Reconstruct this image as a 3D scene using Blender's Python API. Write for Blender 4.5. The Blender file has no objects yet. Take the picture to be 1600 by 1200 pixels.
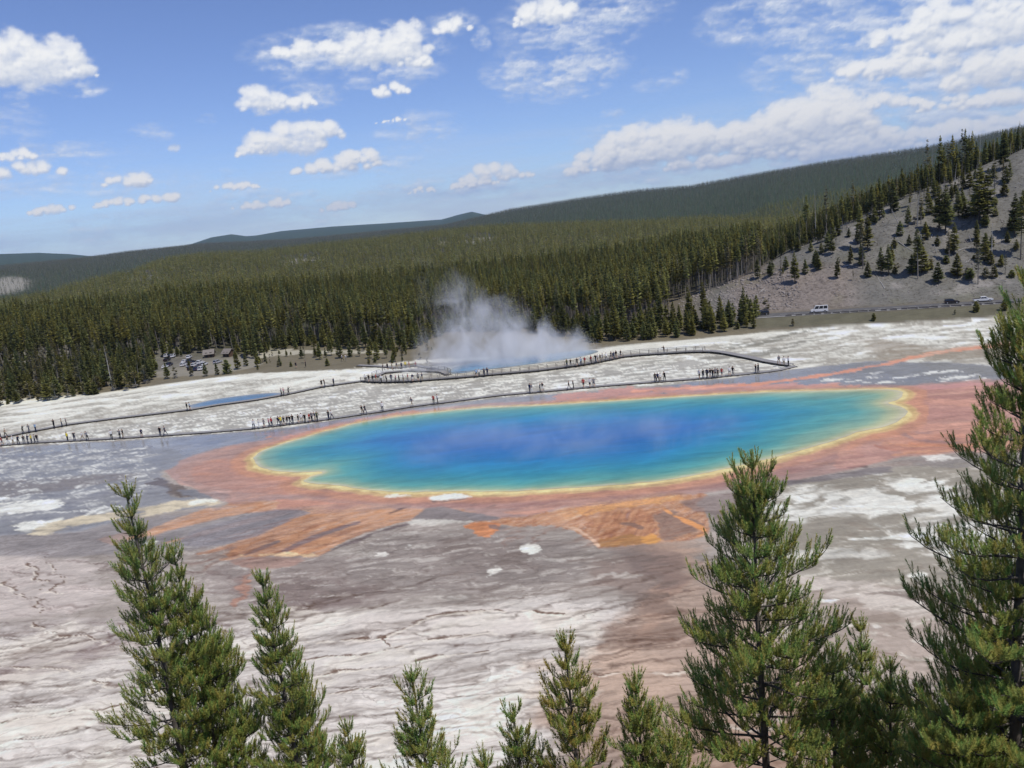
import bpy, bmesh, math, random
import numpy as np
from mathutils import Vector, Matrix, geometry

random.seed(7); rng = np.random.default_rng(7)
scn = bpy.context.scene
COL = scn.collection
rad = math.radians

# ------------------------------------------------------------------ camera
CAM_H = 40.0
FPX = 1202.0; PITCH = rad(12.0); ROLL = rad(6.3)
cp, sp_, cr, sr = math.cos(PITCH), math.sin(PITCH), math.cos(ROLL), math.sin(ROLL)
FW = np.array([0, cp, -sp_]); UP0 = np.array([0, sp_, cp]); R0 = np.array([1.0, 0, 0])
RT = cr*R0 - sr*UP0; UPV = sr*R0 + cr*UP0
cam_d = bpy.data.cameras.new('camera'); cam = bpy.data.objects.new('camera', cam_d); COL.objects.link(cam)
cam_d.lens = 36*FPX/1600; cam_d.sensor_width = 36; cam_d.clip_start = 0.2; cam_d.clip_end = 120000
M = Matrix.Identity(4)
for i in range(3):
    M[i][0] = RT[i]; M[i][1] = UPV[i]; M[i][2] = -FW[i]
M[2][3] = CAM_H
cam.matrix_world = M
scn.camera = cam

# ------------------------------------------------------------------ light
SUN_EL = rad(61); SUN_AZ = rad(142)      # azimuth clockwise from +Y (view direction): behind, to the right
sun_dir = Vector((math.sin(SUN_AZ)*math.cos(SUN_EL), math.cos(SUN_AZ)*math.cos(SUN_EL), math.sin(SUN_EL)))
w = bpy.data.worlds.new('World'); scn.world = w; w.use_nodes = True
nt = w.node_tree; nt.nodes.clear()
sk = nt.nodes.new('ShaderNodeTexSky'); sk.sky_type = 'NISHITA'; sk.sun_disc = False
sk.sun_elevation = SUN_EL; sk.sun_rotation = SUN_AZ; sk.altitude = 2200; sk.air_density = 1.0; sk.dust_density = 0.3; sk.ozone_density = 4.5
bg = nt.nodes.new('ShaderNodeBackground'); bg.inputs[1].default_value = 0.14
wo = nt.nodes.new('ShaderNodeOutputWorld')
hs = nt.nodes.new('ShaderNodeHueSaturation'); hs.inputs['Saturation'].default_value = 1.04; hs.inputs['Hue'].default_value = 0.513; nt.links.new(sk.outputs[0], hs.inputs['Color']); nt.links.new(hs.outputs[0], bg.inputs[0]); nt.links.new(bg.outputs[0], wo.inputs[0])
sd = bpy.data.lights.new('sun', 'SUN'); sd.energy = 3.2; sd.angle = rad(0.53); sd.color = (1.0, 0.955, 0.89)
so = bpy.data.objects.new('sun', sd); COL.objects.link(so)
so.rotation_euler = sun_dir.to_track_quat('Z', 'Y').to_euler()
scn.view_settings.view_transform = 'Standard'; scn.view_settings.look = 'None'
scn.view_settings.exposure = 0; scn.view_settings.gamma = 1; scn.view_settings.use_curve_mapping = False
scn.cycles.max_bounces = 6; scn.cycles.diffuse_bounces = 2; scn.cycles.glossy_bounces = 2
scn.cycles.transmission_bounces = 2; scn.cycles.volume_bounces = 3; scn.cycles.transparent_max_bounces = 12
scn.cycles.volume_step_rate = 2.0; scn.cycles.volume_max_steps = 96

# ------------------------------------------------------------------ helpers
def lin(c):
    c = np.asarray(c, float)/255.0
    return np.where(c <= 0.04045, c/12.92, ((c+0.055)/1.055)**2.4)
def tag(o, label, cat, group=None, kind=None):
    if label: o['label'] = label
    if cat: o['category'] = cat
    if group: o['group'] = group
    if kind: o['kind'] = kind
    return o
def ray(px, py):
    px = np.asarray(px, float); py = np.asarray(py, float)
    return FW*FPX + RT*(px[..., None]-800) - UPV*(py[..., None]-600)
def gp(px, py, z=0.0):
    d = ray(px, py); t = (z-CAM_H)/np.minimum(d[..., 2], -1e-3)
    return d[..., 0]*t, d[..., 1]*t
def proj(x, y, z):
    v = np.stack([x, y, np.asarray(z)-CAM_H+0*x], -1)
    f = v@FW
    f = np.where(f < 0.01, 0.01, f)
    return 800+FPX*(v@RT)/f, 600-FPX*(v@UPV)/f
def at_range(px, py, r):
    d = ray(px, py); h = np.hypot(d[..., 0], d[..., 1])
    return d[..., 0]/h*r, d[..., 1]/h*r, CAM_H + d[..., 2]/h*r
def azim(px, py):
    d = ray(px, py); return np.degrees(np.arctan2(d[..., 0], d[..., 1])), np.degrees(np.arctan2(d[..., 2], np.hypot(d[..., 0], d[..., 1])))
_pt = np.random.default_rng(3); PERM = _pt.permutation(512); GA = _pt.random(512)*2*np.pi
GX, GY = np.cos(GA), np.sin(GA)
def perlin(x, y):
    xi = np.floor(x).astype(np.int64); yi = np.floor(y).astype(np.int64)
    xf = x-xi; yf = y-yi
    u = xf*xf*xf*(xf*(xf*6-15)+10); v = yf*yf*yf*(yf*(yf*6-15)+10)
    def g(ix, iy, dx, dy):
        h = PERM[(PERM[ix & 511]+iy) & 511]
        return GX[h]*dx+GY[h]*dy
    a = g(xi, yi, xf, yf); b = g(xi+1, yi, xf-1, yf); c = g(xi, yi+1, xf, yf-1); d = g(xi+1, yi+1, xf-1, yf-1)
    return (a+(b-a)*u)+((c+(d-c)*u)-(a+(b-a)*u))*v
def fbm(x, y, o=5, g=0.5, seed=0, ridge=False):
    s = 0; a = 1; n = 0
    x = x+seed*17.3; y = y-seed*9.1
    for i in range(o):
        p = perlin(x, y)
        if ridge: p = 0.5-2*np.abs(p)
        s = s+a*p; n += a; a *= g; x = x*2.03+5.2; y = y*2.03-3.7
    return s/n*1.6
def sstep(a, b, x):
    t = np.clip((x-a)/(b-a), 0, 1); return t*t*(3-2*t)

def new_mesh(name, V, F, smooth=False):
    V = np.asarray(V, np.float32); F = np.asarray(F, np.int32)
    me = bpy.data.meshes.new(name)
    me.vertices.add(len(V)); me.vertices.foreach_set('co', V.ravel())
    k = F.shape[1]
    me.loops.add(F.size); me.loops.foreach_set('vertex_index', F.ravel())
    me.polygons.add(len(F)); me.polygons.foreach_set('loop_start', np.arange(0, F.size, k, dtype=np.int32))
    if smooth: me.polygons.foreach_set('use_smooth', np.ones(len(F), bool))
    me.update(calc_edges=True)
    return me
def set_col(me, name, C):
    a = me.attributes.new(name, 'FLOAT_COLOR', 'POINT')
    C = np.asarray(C, np.float32)
    if C.shape[1] == 3: C = np.concatenate([C, np.ones((len(C), 1), np.float32)], 1)
    a.data.foreach_set('color', C.ravel())
def set_f(me, name, v):
    a = me.attributes.new(name, 'FLOAT', 'POINT'); a.data.foreach_set('value', np.asarray(v, np.float32).ravel())
def link(name, me, parent=None, mat=None):
    o = bpy.data.objects.new(name, me); COL.objects.link(o)
    if mat is not None and not me.materials:
        for m in (mat if isinstance(mat, (list, tuple)) else [mat]): me.materials.append(m)
    if parent: o.parent = parent
    return o
def empty(name, loc, rz=0, sc=1):
    o = bpy.data.objects.new(name, None); COL.objects.link(o)
    o.location = loc; o.rotation_euler = (0, 0, rz); o.scale = (sc,)*3; o.empty_display_size = 0.3
    return o
def copy_tree(o, parent=None):
    c = o.copy(); COL.objects.link(c); c.parent = parent
    for ch in KIDS.get(o.name, []): copy_tree(ch, c)
    return c
KIDS = {}
def kid(p, o): KIDS.setdefault(p.name, []).append(o); return o

class MB:
    """collects polygons, builds one mesh"""
    def __init__(s): s.v = []; s.f = []; s.m = []
    def add(s, V, F, m=0):
        b = len(s.v); s.v += [tuple(p) for p in V]; s.f += [tuple(b+i for i in f) for f in F]; s.m += [m]*len(F)
    def box(s, c, d, m=0, rz=0, M=None):
        x, y, z = [k/2 for k in d]
        P = [Vector((sx*x, sy*y, sz*z)) for sz in (-1, 1) for sx, sy in ((-1, -1), (1, -1), (1, 1), (-1, 1))]
        R = M if M is not None else Matrix.Rotation(rz, 3, 'Z')
        P = [R@p+Vector(c) for p in P]
        s.add(P, [(0, 3, 2, 1), (4, 5, 6, 7), (0, 1, 5, 4), (1, 2, 6, 5), (2, 3, 7, 6), (3, 0, 4, 7)], m)
    def tube(s, pts, radii, n=6, m=0, cap=True):
        V = []; F = []
        pts = [Vector(p) for p in pts]
        for i, p in enumerate(pts):
            t = (pts[min(i+1, len(pts)-1)]-pts[max(i-1, 0)])
            t = t.normalized() if t.length > 1e-9 else Vector((0, 0, 1))
            a = Vector((1, 0, 0)) if abs(t.x) < 0.8 else Vector((0, 1, 0))
            u = t.cross(a).normalized(); vv = t.cross(u)
            for k in range(n):
                an = 2*math.pi*k/n; V.append(p+(u*math.cos(an)+vv*math.sin(an))*radii[i])
        for i in range(len(pts)-1):
            for k in range(n):
                F.append((i*n+k, i*n+(k+1) % n, (i+1)*n+(k+1) % n, (i+1)*n+k))
        if cap: F.append(tuple(range(n-1, -1, -1))); F.append(tuple((len(pts)-1)*n+k for k in range(n)))
        s.add(V, F, m)
    def mesh(s, name, mats, smooth=False):
        me = bpy.data.meshes.new(name); me.from_pydata(s.v, [], s.f)
        for m in (mats if isinstance(mats, (list, tuple)) else [mats]): me.materials.append(m)
        me.polygons.foreach_set('material_index', s.m)
        if smooth: me.polygons.foreach_set('use_smooth', [True]*len(s.f))
        me.update(); return me

# ------------------------------------------------------------------ node helpers
class NT:
    def __init__(s, name):
        s.mat = bpy.data.materials.new(name); s.mat.use_nodes = True
        s.t = s.mat.node_tree; s.t.nodes.clear(); s.out = s.t.nodes.new('ShaderNodeOutputMaterial')
    def n(s, typ, **kw):
        nd = s.t.nodes.new(typ)
        for k, v in kw.items():
            if k.startswith('_'): setattr(nd, k[1:], v)
        for k, v in kw.items():
            if not k.startswith('_'):
                s.put(nd, k, v)
        return nd
    def put(s, nd, key, v):
        i = nd.inputs[int(key[1:])] if key[0] == 'i' and key[1:].isdigit() else nd.inputs[key.replace('__', ' ')]
        if isinstance(v, bpy.types.NodeSocket): s.t.links.new(v, i)
        elif isinstance(v, bpy.types.Node): s.t.links.new(v.outputs[0], i)
        else: i.default_value = v
    def math(s, op, a, b=0.0, c=None, clamp=False):
        nd = s.t.nodes.new('ShaderNodeMath'); nd.operation = op; nd.use_clamp = clamp
        s.put(nd, 'i0', a); s.put(nd, 'i1', b)
        if c is not None: s.put(nd, 'i2', c)
        return nd.outputs[0]
    def mix(s, f, a, b, blend='MIX'):
        nd = s.t.nodes.new('ShaderNodeMix'); nd.data_type = 'RGBA'; nd.blend_type = blend
        s.put(nd, 'i0', f); s.put(nd, 'i6', a); s.put(nd, 'i7', b); return nd.outputs[2]
    def ramp(s, v, a, b, c=0.0, d=1.0, smooth=True):
        nd = s.t.nodes.new('ShaderNodeMapRange'); nd.interpolation_type = 'SMOOTHSTEP' if smooth else 'LINEAR'
        for k, x in zip(range(5), (v, a, b, c, d)): s.put(nd, 'i%d' % k, x)
        return nd.outputs[0]
    def noise(s, vec, scale, detail=4, rough=0.55, dist=0.0):
        nd = s.n('ShaderNodeTexNoise', Scale=scale, Detail=detail, Roughness=rough, Distortion=dist)
        if vec is not None: s.put(nd, 'Vector', vec)
        return nd.outputs[0]
    def attr(s, name):
        nd = s.t.nodes.new('ShaderNodeAttribute'); nd.attribute_name = name; return nd
    def pos(s): return s.t.nodes.new('ShaderNodeNewGeometry').outputs['Position']
    def objc(s): return s.t.nodes.new('ShaderNodeTexCoord').outputs['Object']
    def scale(s, vec, v):
        nd = s.t.nodes.new('ShaderNodeVectorMath'); nd.operation = 'MULTIPLY'; s.put(nd, 'i0', vec); nd.inputs[1].default_value = v; return nd.outputs[0]
    def bsdf(s, col, rough=0.8, spec=0.3, normal=None, **kw):
        b = s.t.nodes.new('ShaderNodeBsdfPrincipled')
        s.put(b, 'Base Color', col); s.put(b, 'Roughness', rough); s.put(b, 'Specular IOR Level', spec)
        if normal is not None: s.put(b, 'Normal', normal)
        for k, v in kw.items(): s.put(b, k, v)
        s.t.links.new(b.outputs[0], s.out.inputs[0]); return b
    def bump(s, h, strength=0.4, dist=0.05):
        nd = s.n('ShaderNodeBump', Strength=strength, Distance=dist, Height=h); return nd.outputs[0]

def plain(name, col, rough=0.7, spec=0.3, var=0.15, scale=8.0, rnd=0.0, **kw):
    s = NT(name); nz = s.noise(s.objc(), scale, 5)
    f = s.ramp(nz, 0.25, 0.75, 1-var, 1+var, False)
    if rnd:
        oi = s.t.nodes.new('ShaderNodeObjectInfo'); r = s.ramp(oi.outputs['Random'], 0, 1, 1-rnd, 1+rnd, False); f = s.math('MULTIPLY', f, r)
    c = s.n('ShaderNodeVectorMath', _operation='SCALE', i0=tuple(col)); s.put(c, 'i3', f)
    s.bsdf(c.outputs[0], rough, spec, s.bump(nz, 0.2, 0.02), **kw)
    return s.mat

# ------------------------------------------------------------------ terrain
def curve(pts, az):
    a, _ = azim(np.array([p[0] for p in pts], float), np.array([p[1] for p in pts], float))
    return a
def layer(pts, dz=0.0):
    """pts: (px, py, r) -> azimuth, range, height arrays"""
    p = np.array(pts, float); a, _ = azim(p[:, 0], p[:, 1])
    x, y, z = at_range(p[:, 0], p[:, 1], p[:, 2])
    i = np.argsort(a); return a[i], p[i, 2], (z-dz)[i]
# crest of the flat / bare hill, ridge of the near forest, wooded plateau, far blue hills
L1 = layer([(-400, 510, 400), (0, 538, 400), (300, 515, 400), (600, 495, 400), (900, 478, 360), (1040, 470, 310), (1080, 462, 300), (1130, 445, 300), (1180, 425, 303), (1230, 397, 306),
            (1270, 378, 310), (1320, 352, 316), (1370, 330, 322), (1420, 306, 330), (1480, 286, 336), (1540, 258, 342), (1600, 232, 350), (1750, 190, 360), (2100, 150, 380)])
L2 = layer([(-400, 520, 900), (0, 478, 900), (60, 462, 950), (100, 450, 1050), (200, 424, 1300), (270, 403, 1500), (330, 396, 1600), (400, 393, 1700), (500, 380, 1800), (600, 369, 1800), (740, 353, 1800),
            (850, 350, 1500), (1000, 346, 1300), (1100, 340, 1200), (1200, 345, 900), (1400, 325, 800), (1600, 290, 800), (2100, 200, 800)], 11)
L3 = layer([(-400, 440, 3600), (0, 417, 4000), (130, 404, 4500), (200, 394, 4500), (310, 382, 4800), (450, 375, 4800), (600, 360, 4600), (690, 352, 4200), (740, 341, 4000), (800, 327, 3900), (900, 311, 3700), (1000, 298, 3500), (1080, 291, 3300),
            (1100, 287, 3300), (1200, 269, 3200), (1300, 252, 3100), (1450, 231, 3000), (1520, 216, 2900), (1600, 199, 2900), (2100, 100, 2900)], 8)
L4 = layer([(-400, 440, 13000), (0, 397, 12000), (60, 395, 12000), (110, 397, 12000), (160, 402, 12000), (250, 401, 13000), (300, 381, 14500), (330, 371, 14500), (362, 366, 14500), (385, 369, 14500), (400, 368, 14500), (440, 361, 15000), (520, 354, 15000), (600, 349, 15000),
            (690, 343, 15000), (715, 336, 15000), (737, 331, 15000), (760, 336, 15000), (900, 320, 15000), (1600, 235, 15000), (2100, 180, 15000)])
def H(x, y):
    x = np.asarray(x, float); y = np.asarray(y, float)
    r = np.hypot(x, y); az = np.degrees(np.arctan2(x, y))
    f = lambda L, k: np.interp(az, L[0], L[k])
    r1, z1 = f(L1, 1), f(L1, 2); r2, z2 = f(L2, 1), f(L2, 2); r3, z3 = f(L3, 1), f(L3, 2); r4, z4 = f(L4, 1), f(L4, 2)
    hill = sstep(6, 14, z1)
    # the foot of the bare hill is the road bench, north of the white flat
    rr, rz = road_r(az)
    ctrl_r = np.stack([0*r+100, rr-17, rr-4.6, rr+4.6, rr+6.5, r1, r1*1.22, r2, r2*1.35, r3, r3*1.5, r4, r4*1.5], 0)
    z1b = np.where(z1 > 6, z1-1.5, z1+0.5)
    flat = 1-sstep(-40, -20, -np.abs(az-20)*0-(17.2-az)*20)  # 1 left of the road
    ctrl_z = np.stack([0*r, 0*r+0.1*(1-flat), rz, rz, rz+0.8*hill, z1, z1b, z2, z2-25, z3, z3-50, z4, z4-200], 0)
    z = ctrl_z[0]*1.0
    lr = np.log(np.maximum(r, 1)); lc = np.log(ctrl_r)
    for i in range(len(ctrl_r)-1):
        t = (lr-lc[i])/np.maximum(lc[i+1]-lc[i], 1e-6)
        tt = np.clip(t, 0, 1)
        if i == 5-1: tt = tt*0.55+0.45*tt*tt*(3-2*tt)
        elif i > 5: tt = 0.5*tt+0.5*tt*tt*(3-2*tt)
        z = np.where(t > 0, ctrl_z[i]+(ctrl_z[i+1]-ctrl_z[i])*tt, z)
    far = sstep(600, 2500, r)
    z = z + far*fbm(x/900, y/900, 4, seed=4)*np.clip(r/1000, 0, 5)*2.2*(1-sstep(7000, 9000, r))
    on_hill = hill*sstep(rr+5, rr+16, r)*(1-sstep(r1*1.3, r1*1.6, r))
    z = z + on_hill*(fbm(x/14, y/14, 5, seed=9, g=0.55)*1.5)
    # viewpoint hillside the camera stands on
    fore = 38.3-0.88*np.maximum(y-0.6, 0)-0.02*np.maximum(y-0.6, 0)**1.0
    fore = np.where(y < 0.6, 38.3+np.minimum(-y*0.25, 30), fore)
    z = np.where(r < 100, np.maximum(np.maximum(fore, 0), z), np.maximum(z, np.where(y < 30, fore, -1e3)))
    return z
_rd = np.array([(900, 508), (1100, 498), (1190, 492.5), (1280, 488), (1400, 481), (1500, 475), (1600, 469), (1800, 457), (2100, 440)], float)
ROAD_Z = 2.4
_rx, _ry = gp(_rd[:, 0], _rd[:, 1], ROAD_Z)
_lx, _ly = gp(np.array([-400., -150, 0, 100, 200, 400, 520, 640, 760]), np.array([728., 676, 634, 622, 606, 560, 545, 540, 532]))
_raz = np.degrees(np.arctan2(np.append(_lx, _rx), np.append(_ly, _ry))); _rr = np.append(np.hypot(_lx, _ly)+17, np.hypot(_rx, _ry))
_rzz = np.array([0.15]*9+[0.6, 1.6, 2.2, ROAD_Z, ROAD_Z, ROAD_Z, ROAD_Z, ROAD_Z, ROAD_Z])
def road_r(az):
    return np.interp(az, _raz, _rr), np.interp(az, _raz, _rzz)
def hit(px, py):
    """march a photo ray to the terrain"""
    d = ray(px, py); d = d/np.linalg.norm(d); t = 60.0
    while t < 20000:
        p = d*t; z = float(H(p[0], p[1]))
        if CAM_H+p[2] <= z: break
        t += max(0.4, (CAM_H+p[2]-z)*0.5)
    return p[0], p[1], float(H(p[0], p[1]))

# ------------------------------------------------------------------ ground paint (albedo map of the basin, sampled onto the ground sheet)
CX0, CY0, CW, CH = -260, 470, 2120, 790
gx, gy = np.meshgrid(np.arange(CW)+CX0, np.arange(CH)+CY0)
WX, WY = gp(gx, gy)
WX = WX.astype(np.float32); WY = WY.astype(np.float32)
canvas = np.zeros((CH, CW, 3), np.float32); WET = np.zeros((CH, CW), np.float32); CRK = np.zeros((CH, CW), np.float32)
def poly_fill(P):
    P = np.asarray(P, float)-[CX0, CY0]; m = np.zeros((CH, CW), np.float32)
    y0 = max(0, int(P[:, 1].min())); y1 = min(CH-1, int(P[:, 1].max())+1)
    Q = np.roll(P, -1, 0)
    for y in range(y0, y1+1):
        s = (P[:, 1] <= y) != (Q[:, 1] <= y)
        if not s.any(): continue
        xs = np.sort(P[s, 0]+(y-P[s, 1])/(Q[s, 1]-P[s, 1])*(Q[s, 0]-P[s, 0]))
        for a, b in zip(xs[::2], xs[1::2]):
            m[y, max(0, int(a)):max(0, int(b)+1)] = 1
    return m
def box1(a, r, ax):
    if r < 1: return a
    n = a.shape[ax]; p = np.concatenate([np.repeat(a.take([0], ax), r+1, ax), a, np.repeat(a.take([n-1], ax), r, ax)], ax)
    c = np.cumsum(p, ax, dtype=np.float64)
    i1 = np.arange(2*r+1, 2*r+1+n); i0 = np.arange(0, n)
    return ((c.take(i1, ax)-c.take(i0, ax))/(2*r+1)).astype(np.float32)
def blur(a, rx, ry):
    for _ in range(2): a = box1(box1(a, int(rx), 1), int(ry), 0)
    return a
# noise banks, in metres on the ground
N = {}
N['big'] = fbm(WX/30, WY/45, 4, seed=1); N['mid'] = fbm(WX/9, WY/12, 5, seed=2); N['fine'] = fbm(WX/2.6, WY/3.4, 4, seed=3)
N['strk'] = fbm(WX/20+N['big']*0.8, WY/7+N['big']*1.5, 5, seed=5, g=0.6)
N['strk2'] = fbm(WX/7+N['mid']*0.4, WY/2.6+N['mid']*0.8, 5, seed=6, g=0.6)
N['s3'] = fbm(WX/6.5+N['fine']*0.5, WY/1.3+N['mid']*2.2+WX/22, 5, seed=16, g=0.6)
N['rdg'] = fbm(WX/9+N['mid'], WY/5, 5, seed=7, ridge=True)
def smear(P, w):
    """a stroke polygon from a centre line (px,py,halfwidth)"""
    P = np.asarray(P, float); t = np.gradient(P[:, :2], axis=0); t /= np.linalg.norm(t, axis=1)[:, None]+1e-9
    n = np.stack([-t[:, 1], t[:, 0]], 1); hw = P[:, 2:3] if P.shape[1] > 2 else w
    return np.concatenate([P[:, :2]+n*hw, (P[:, :2]-n*hw)[::-1]])
def mask(P, sx=5, sy=2, rag=0.35, bank='fine', w=None, hard=0.16):
    if w is not None: P = smear(P, w)
    P = np.asarray(P, float)
    pad = 3*int(max(sx, 6))
    x0 = int(max(0, P[:, 0].min()-CX0-pad)); x1 = int(min(CW, P[:, 0].max()-CX0+pad)); y0 = int(max(0, P[:, 1].min()-CY0-pad)); y1 = int(min(CH, P[:, 1].max()-CY0+pad))
    if x1 <= x0 or y1 <= y0: return None
    m = poly_fill(P)[y0:y1, x0:x1]
    b = blur(m, sx, sy)
    n = N[bank][y0:y1, x0:x1]*0.75+0.45*N['strk2'][y0:y1, x0:x1]+0.3*N['s3'][y0:y1, x0:x1]
    env = sstep(0.0, 0.12, b)
    return (slice(y0, y1), slice(x0, x1)), sstep(0.5-hard, 0.5+hard, b+n*rag*env*1.7)*env
def paint(P, col, a=1.0, sx=5, sy=2, rag=0.35, bank='fine', w=None, hard=0.16, wet=None, crk=None, var=0.08, thr=None):
    r = mask(P, sx, sy, rag, bank, w, hard)
    if r is None: return
    s, m = r
    m = m*a
    if thr is not None: m = m*sstep(thr[1], thr[1]+thr[2], N[thr[0]][s])
    c = lin(col)*(1+var*N['mid'][s][..., None]*1.5)
    canvas[s] = canvas[s]*(1-m[..., None])+c*m[..., None]
    if wet is not None: WET[s] = WET[s]*(1-m)+wet*m
    if crk is not None: CRK[s] = CRK[s]*(1-m)+crk*.45*m

# base: grey-mauve sinter with paler drifts
def base_mix(cols, n):
    o = np.zeros(n.shape+(3,), np.float32); k = len(cols)-1; t = np.clip(n, 0, 1)*k
    for i in range(k+1):
        wgt = np.clip(1-np.abs(t-i), 0, 1); o += wgt[..., None]*lin(cols[i])
    return o
canvas[:] = base_mix([(136, 127, 124), (158, 149, 146), (180, 171, 168), (208, 201, 197)], 0.48+0.42*N['strk']+0.28*N['big']+0.12*N['strk2'])
CRK[:] = 0.35
ALL = [(-260, 470), (1860, 470), (1860, 1260), (-260, 1260)]
# pale terraces in the lower half
paint([(-260, 985), (0, 975), (120, 985), (330, 975), (520, 955), (640, 950), (800, 935), (930, 930), (1000, 960), (950, 1010), (900, 1060), (860, 1120), (880, 1260), (-260, 1260)], (203, 197, 196), 0.85, 30, 12, 0.5, 'strk', hard=0.4, crk=1.0)
paint([(-260, 860), (0, 862), (90, 868), (160, 880), (170, 940), (110, 960), (0, 965), (-260, 970)], (192, 182, 181), 0.8, 14, 8, 0.5, 'mid', hard=0.3, crk=0.9)
paint([(600, 1060), (760, 1040), (860, 1060), (840, 1150), (760, 1210), (560, 1230), (500, 1150)], (222, 216, 215), 0.6, 30, 14, 0.6, 'strk2', hard=0.35, crk=1.0)
paint([(-260, 1100), (0, 1090), (140, 1080), (180, 1120), (100, 1200), (-260, 1260)], (214, 208, 208), 0.6, 20, 10, 0.7, 'strk2', hard=0.3, crk=0.8)
paint([(560, 965), (700, 945), (860, 950), (905, 965), (800, 990), (640, 1005), (520, 1010)], (205, 197, 195), 0.9, 10, 4, 0.3, 'strk', hard=0.3, crk=0.1)
paint([(520, 1010), (640, 1005), (760, 1000), (760, 1025), (600, 1040), (430, 1060)], (196, 190, 190), 0.8, 10, 4, 0.3, 'strk', hard=0.3, crk=0.2)
# grey drifts
paint([(300, 880), (450, 860), (600, 880), (620, 930), (480, 960), (350, 950)], (140, 128, 128), 0.6, 24, 8, 0.6, 'strk', hard=0.35)
paint([(600, 830), (820, 830), (900, 850), (930, 900), (820, 925), (620, 930), (520, 900)], (146, 137, 136), 0.75, 20, 8, 0.5, 'strk', hard=0.4)
paint([(660, 850), (800, 850), (860, 880), (760, 900), (680, 890)], (128, 116, 114), 0.5, 20, 6, 0.6, 'strk2', hard=0.3)
paint([(-260, 820), (0, 830), (200, 810), (380, 790), (480, 790), (440, 840), (300, 860), (100, 870), (-260, 860)], (138, 134, 140), 0.75, 18, 6, 0.4, 'strk', hard=0.3)
paint([(430, 910), (520, 905), (600, 925), (560, 950), (440, 955), (390, 935)], (112, 97, 96), 0.6, 14, 4, 0.8, 'strk2', hard=0.3)
paint([(60, 1010), (180, 990), (220, 1010), (120, 1045), (40, 1060), (-100, 1100), (-60, 1060)], (128, 112, 114), 0.65, 12, 5, 0.5, 'strk', hard=0.3)
paint([(-260, 980), (150, 965), (330, 960), (340, 985), (160, 1000), (-260, 1010)], (180, 172, 173), 0.5, 12, 5, 0.5, 'strk', hard=0.3)
# brown apron at the lower right of the centre
paint([(1000, 780), (1090, 850), (1120, 900), (1250, 960), (1300, 1100), (1200, 1260), (860, 1260), (850, 1120), (900, 1030), (980, 960), (1030, 900), (960, 860), (920, 860)], (172, 147, 134), 0.75, 36, 18, 0.5, 'strk', hard=0.35, crk=0.5)
paint([(900, 870), (980, 860), (1060, 870), (1080, 920), (1040, 960), (960, 930)], (132, 112, 106), 0.65, 16, 8, 0.5, 'strk', hard=0.35)
paint([(950, 985), (1040, 960), (1090, 975), (1020, 1010), (940, 1010)], (112, 92, 84), 0.55, 14, 4, 0.9, 'strk2', hard=0.3)
paint([(1060, 1140), (1200, 1060), (1400, 1080), (1500, 1260), (900, 1260), (960, 1200)], (152, 126, 112), 0.55, 30, 14, 0.4, 'strk', hard=0.35)
paint([(820, 1040), (960, 1010), (1060, 1030), (1040, 1090), (860, 1110)], (196, 172, 158), 0.45, 24, 8, 0.6, 'strk2', hard=0.35)
paint([(1000, 850), (1060, 850), (1090, 880), (1060, 950), (1020, 990), (1010, 940), (1030, 890)], (178, 146, 130), 0.4, 10, 10, 0.5, 'mid', hard=0.4)
paint([(900, 820), (1060, 860), (1080, 900), (1050, 930), (960, 870)], (120, 106, 106), 0.5, 10, 6, 0.5, 'strk', hard=0.35)
# right, grey-beige flat with white drifts
paint([(1190, 760), (1300, 745), (1420, 725), (1860, 705), (1860, 930), (1500, 930), (1300, 905), (1190, 870), (1150, 820)], (152, 146, 138), 0.9, 20, 8, 0.4, 'strk', hard=0.35, crk=0.1)
paint([(1230, 760), (1360, 745), (1480, 750), (1520, 800), (1400, 840), (1260, 830), (1200, 800)], (226, 226, 224), 0.95, 14, 5, 0.9, 'strk2', hard=0.22, thr=('strk', -0.15, 0.25))
paint([(1290, 770), (1350, 758), (1400, 775), (1420, 800), (1350, 808), (1300, 795)], (232, 232, 230), 0.9, 9, 4, 0.9, 'mid', hard=0.2)
paint([(1400, 830), (1470, 815), (1560, 805), (1860, 790), (1860, 880), (1500, 880), (1420, 860)], (222, 222, 220), 0.85, 16, 5, 0.9, 'strk2', hard=0.22)
paint([(1330, 842, 1), (1380, 838, 3), (1430, 836, 3.5), (1490, 833, 3), (1560, 836, 2)], (235, 235, 232), 1.0, 3, 1, 0.5, 'fine', w=1)
paint([(1210, 850), (1330, 860), (1400, 870), (1300, 880), (1200, 870)], (205, 204, 202), 0.7, 12, 4, 0.8, 'strk2', hard=0.25)
paint([(1150, 900), (1280, 905), (1420, 915), (1860, 930), (1860, 1050), (1420, 1060), (1300, 1030), (1200, 1000)], (168, 154, 148), 0.8, 20, 8, 0.5, 'strk', hard=0.35, crk=0.3)
paint([(1240, 900), (1330, 905), (1420, 925), (1440, 960), (1360, 950), (1270, 925)], (205, 197, 193), 0.75, 12, 4, 0.8, 'strk2', hard=0.25)
paint([(1345, 930, 2), (1380, 926, 3), (1410, 930, 6), (1440, 945, 8)], (105, 90, 86), 0.7, 5, 2, 0.5, 'fine', w=1)
for q in [(1330, 930, 14, 3), (1370, 980, 12, 3), (840, 858, 17, 8), (760, 893, 14, 5), (632, 855, 14, 4), (585, 868, 14, 3), (1290, 940, 20, 3), (1440, 900, 20, 5), (760, 897, 4, 8)]:
    paint([(q[0]-q[2], q[1]), (q[0]-q[2]*.4, q[1]-q[3]), (q[0]+q[2]*.6, q[1]-q[3]*.8), (q[0]+q[2], q[1]+1), (q[0], q[1]+q[3])], (232, 229, 226), 0.95, 3, 2, 0.6, 'fine')
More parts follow.
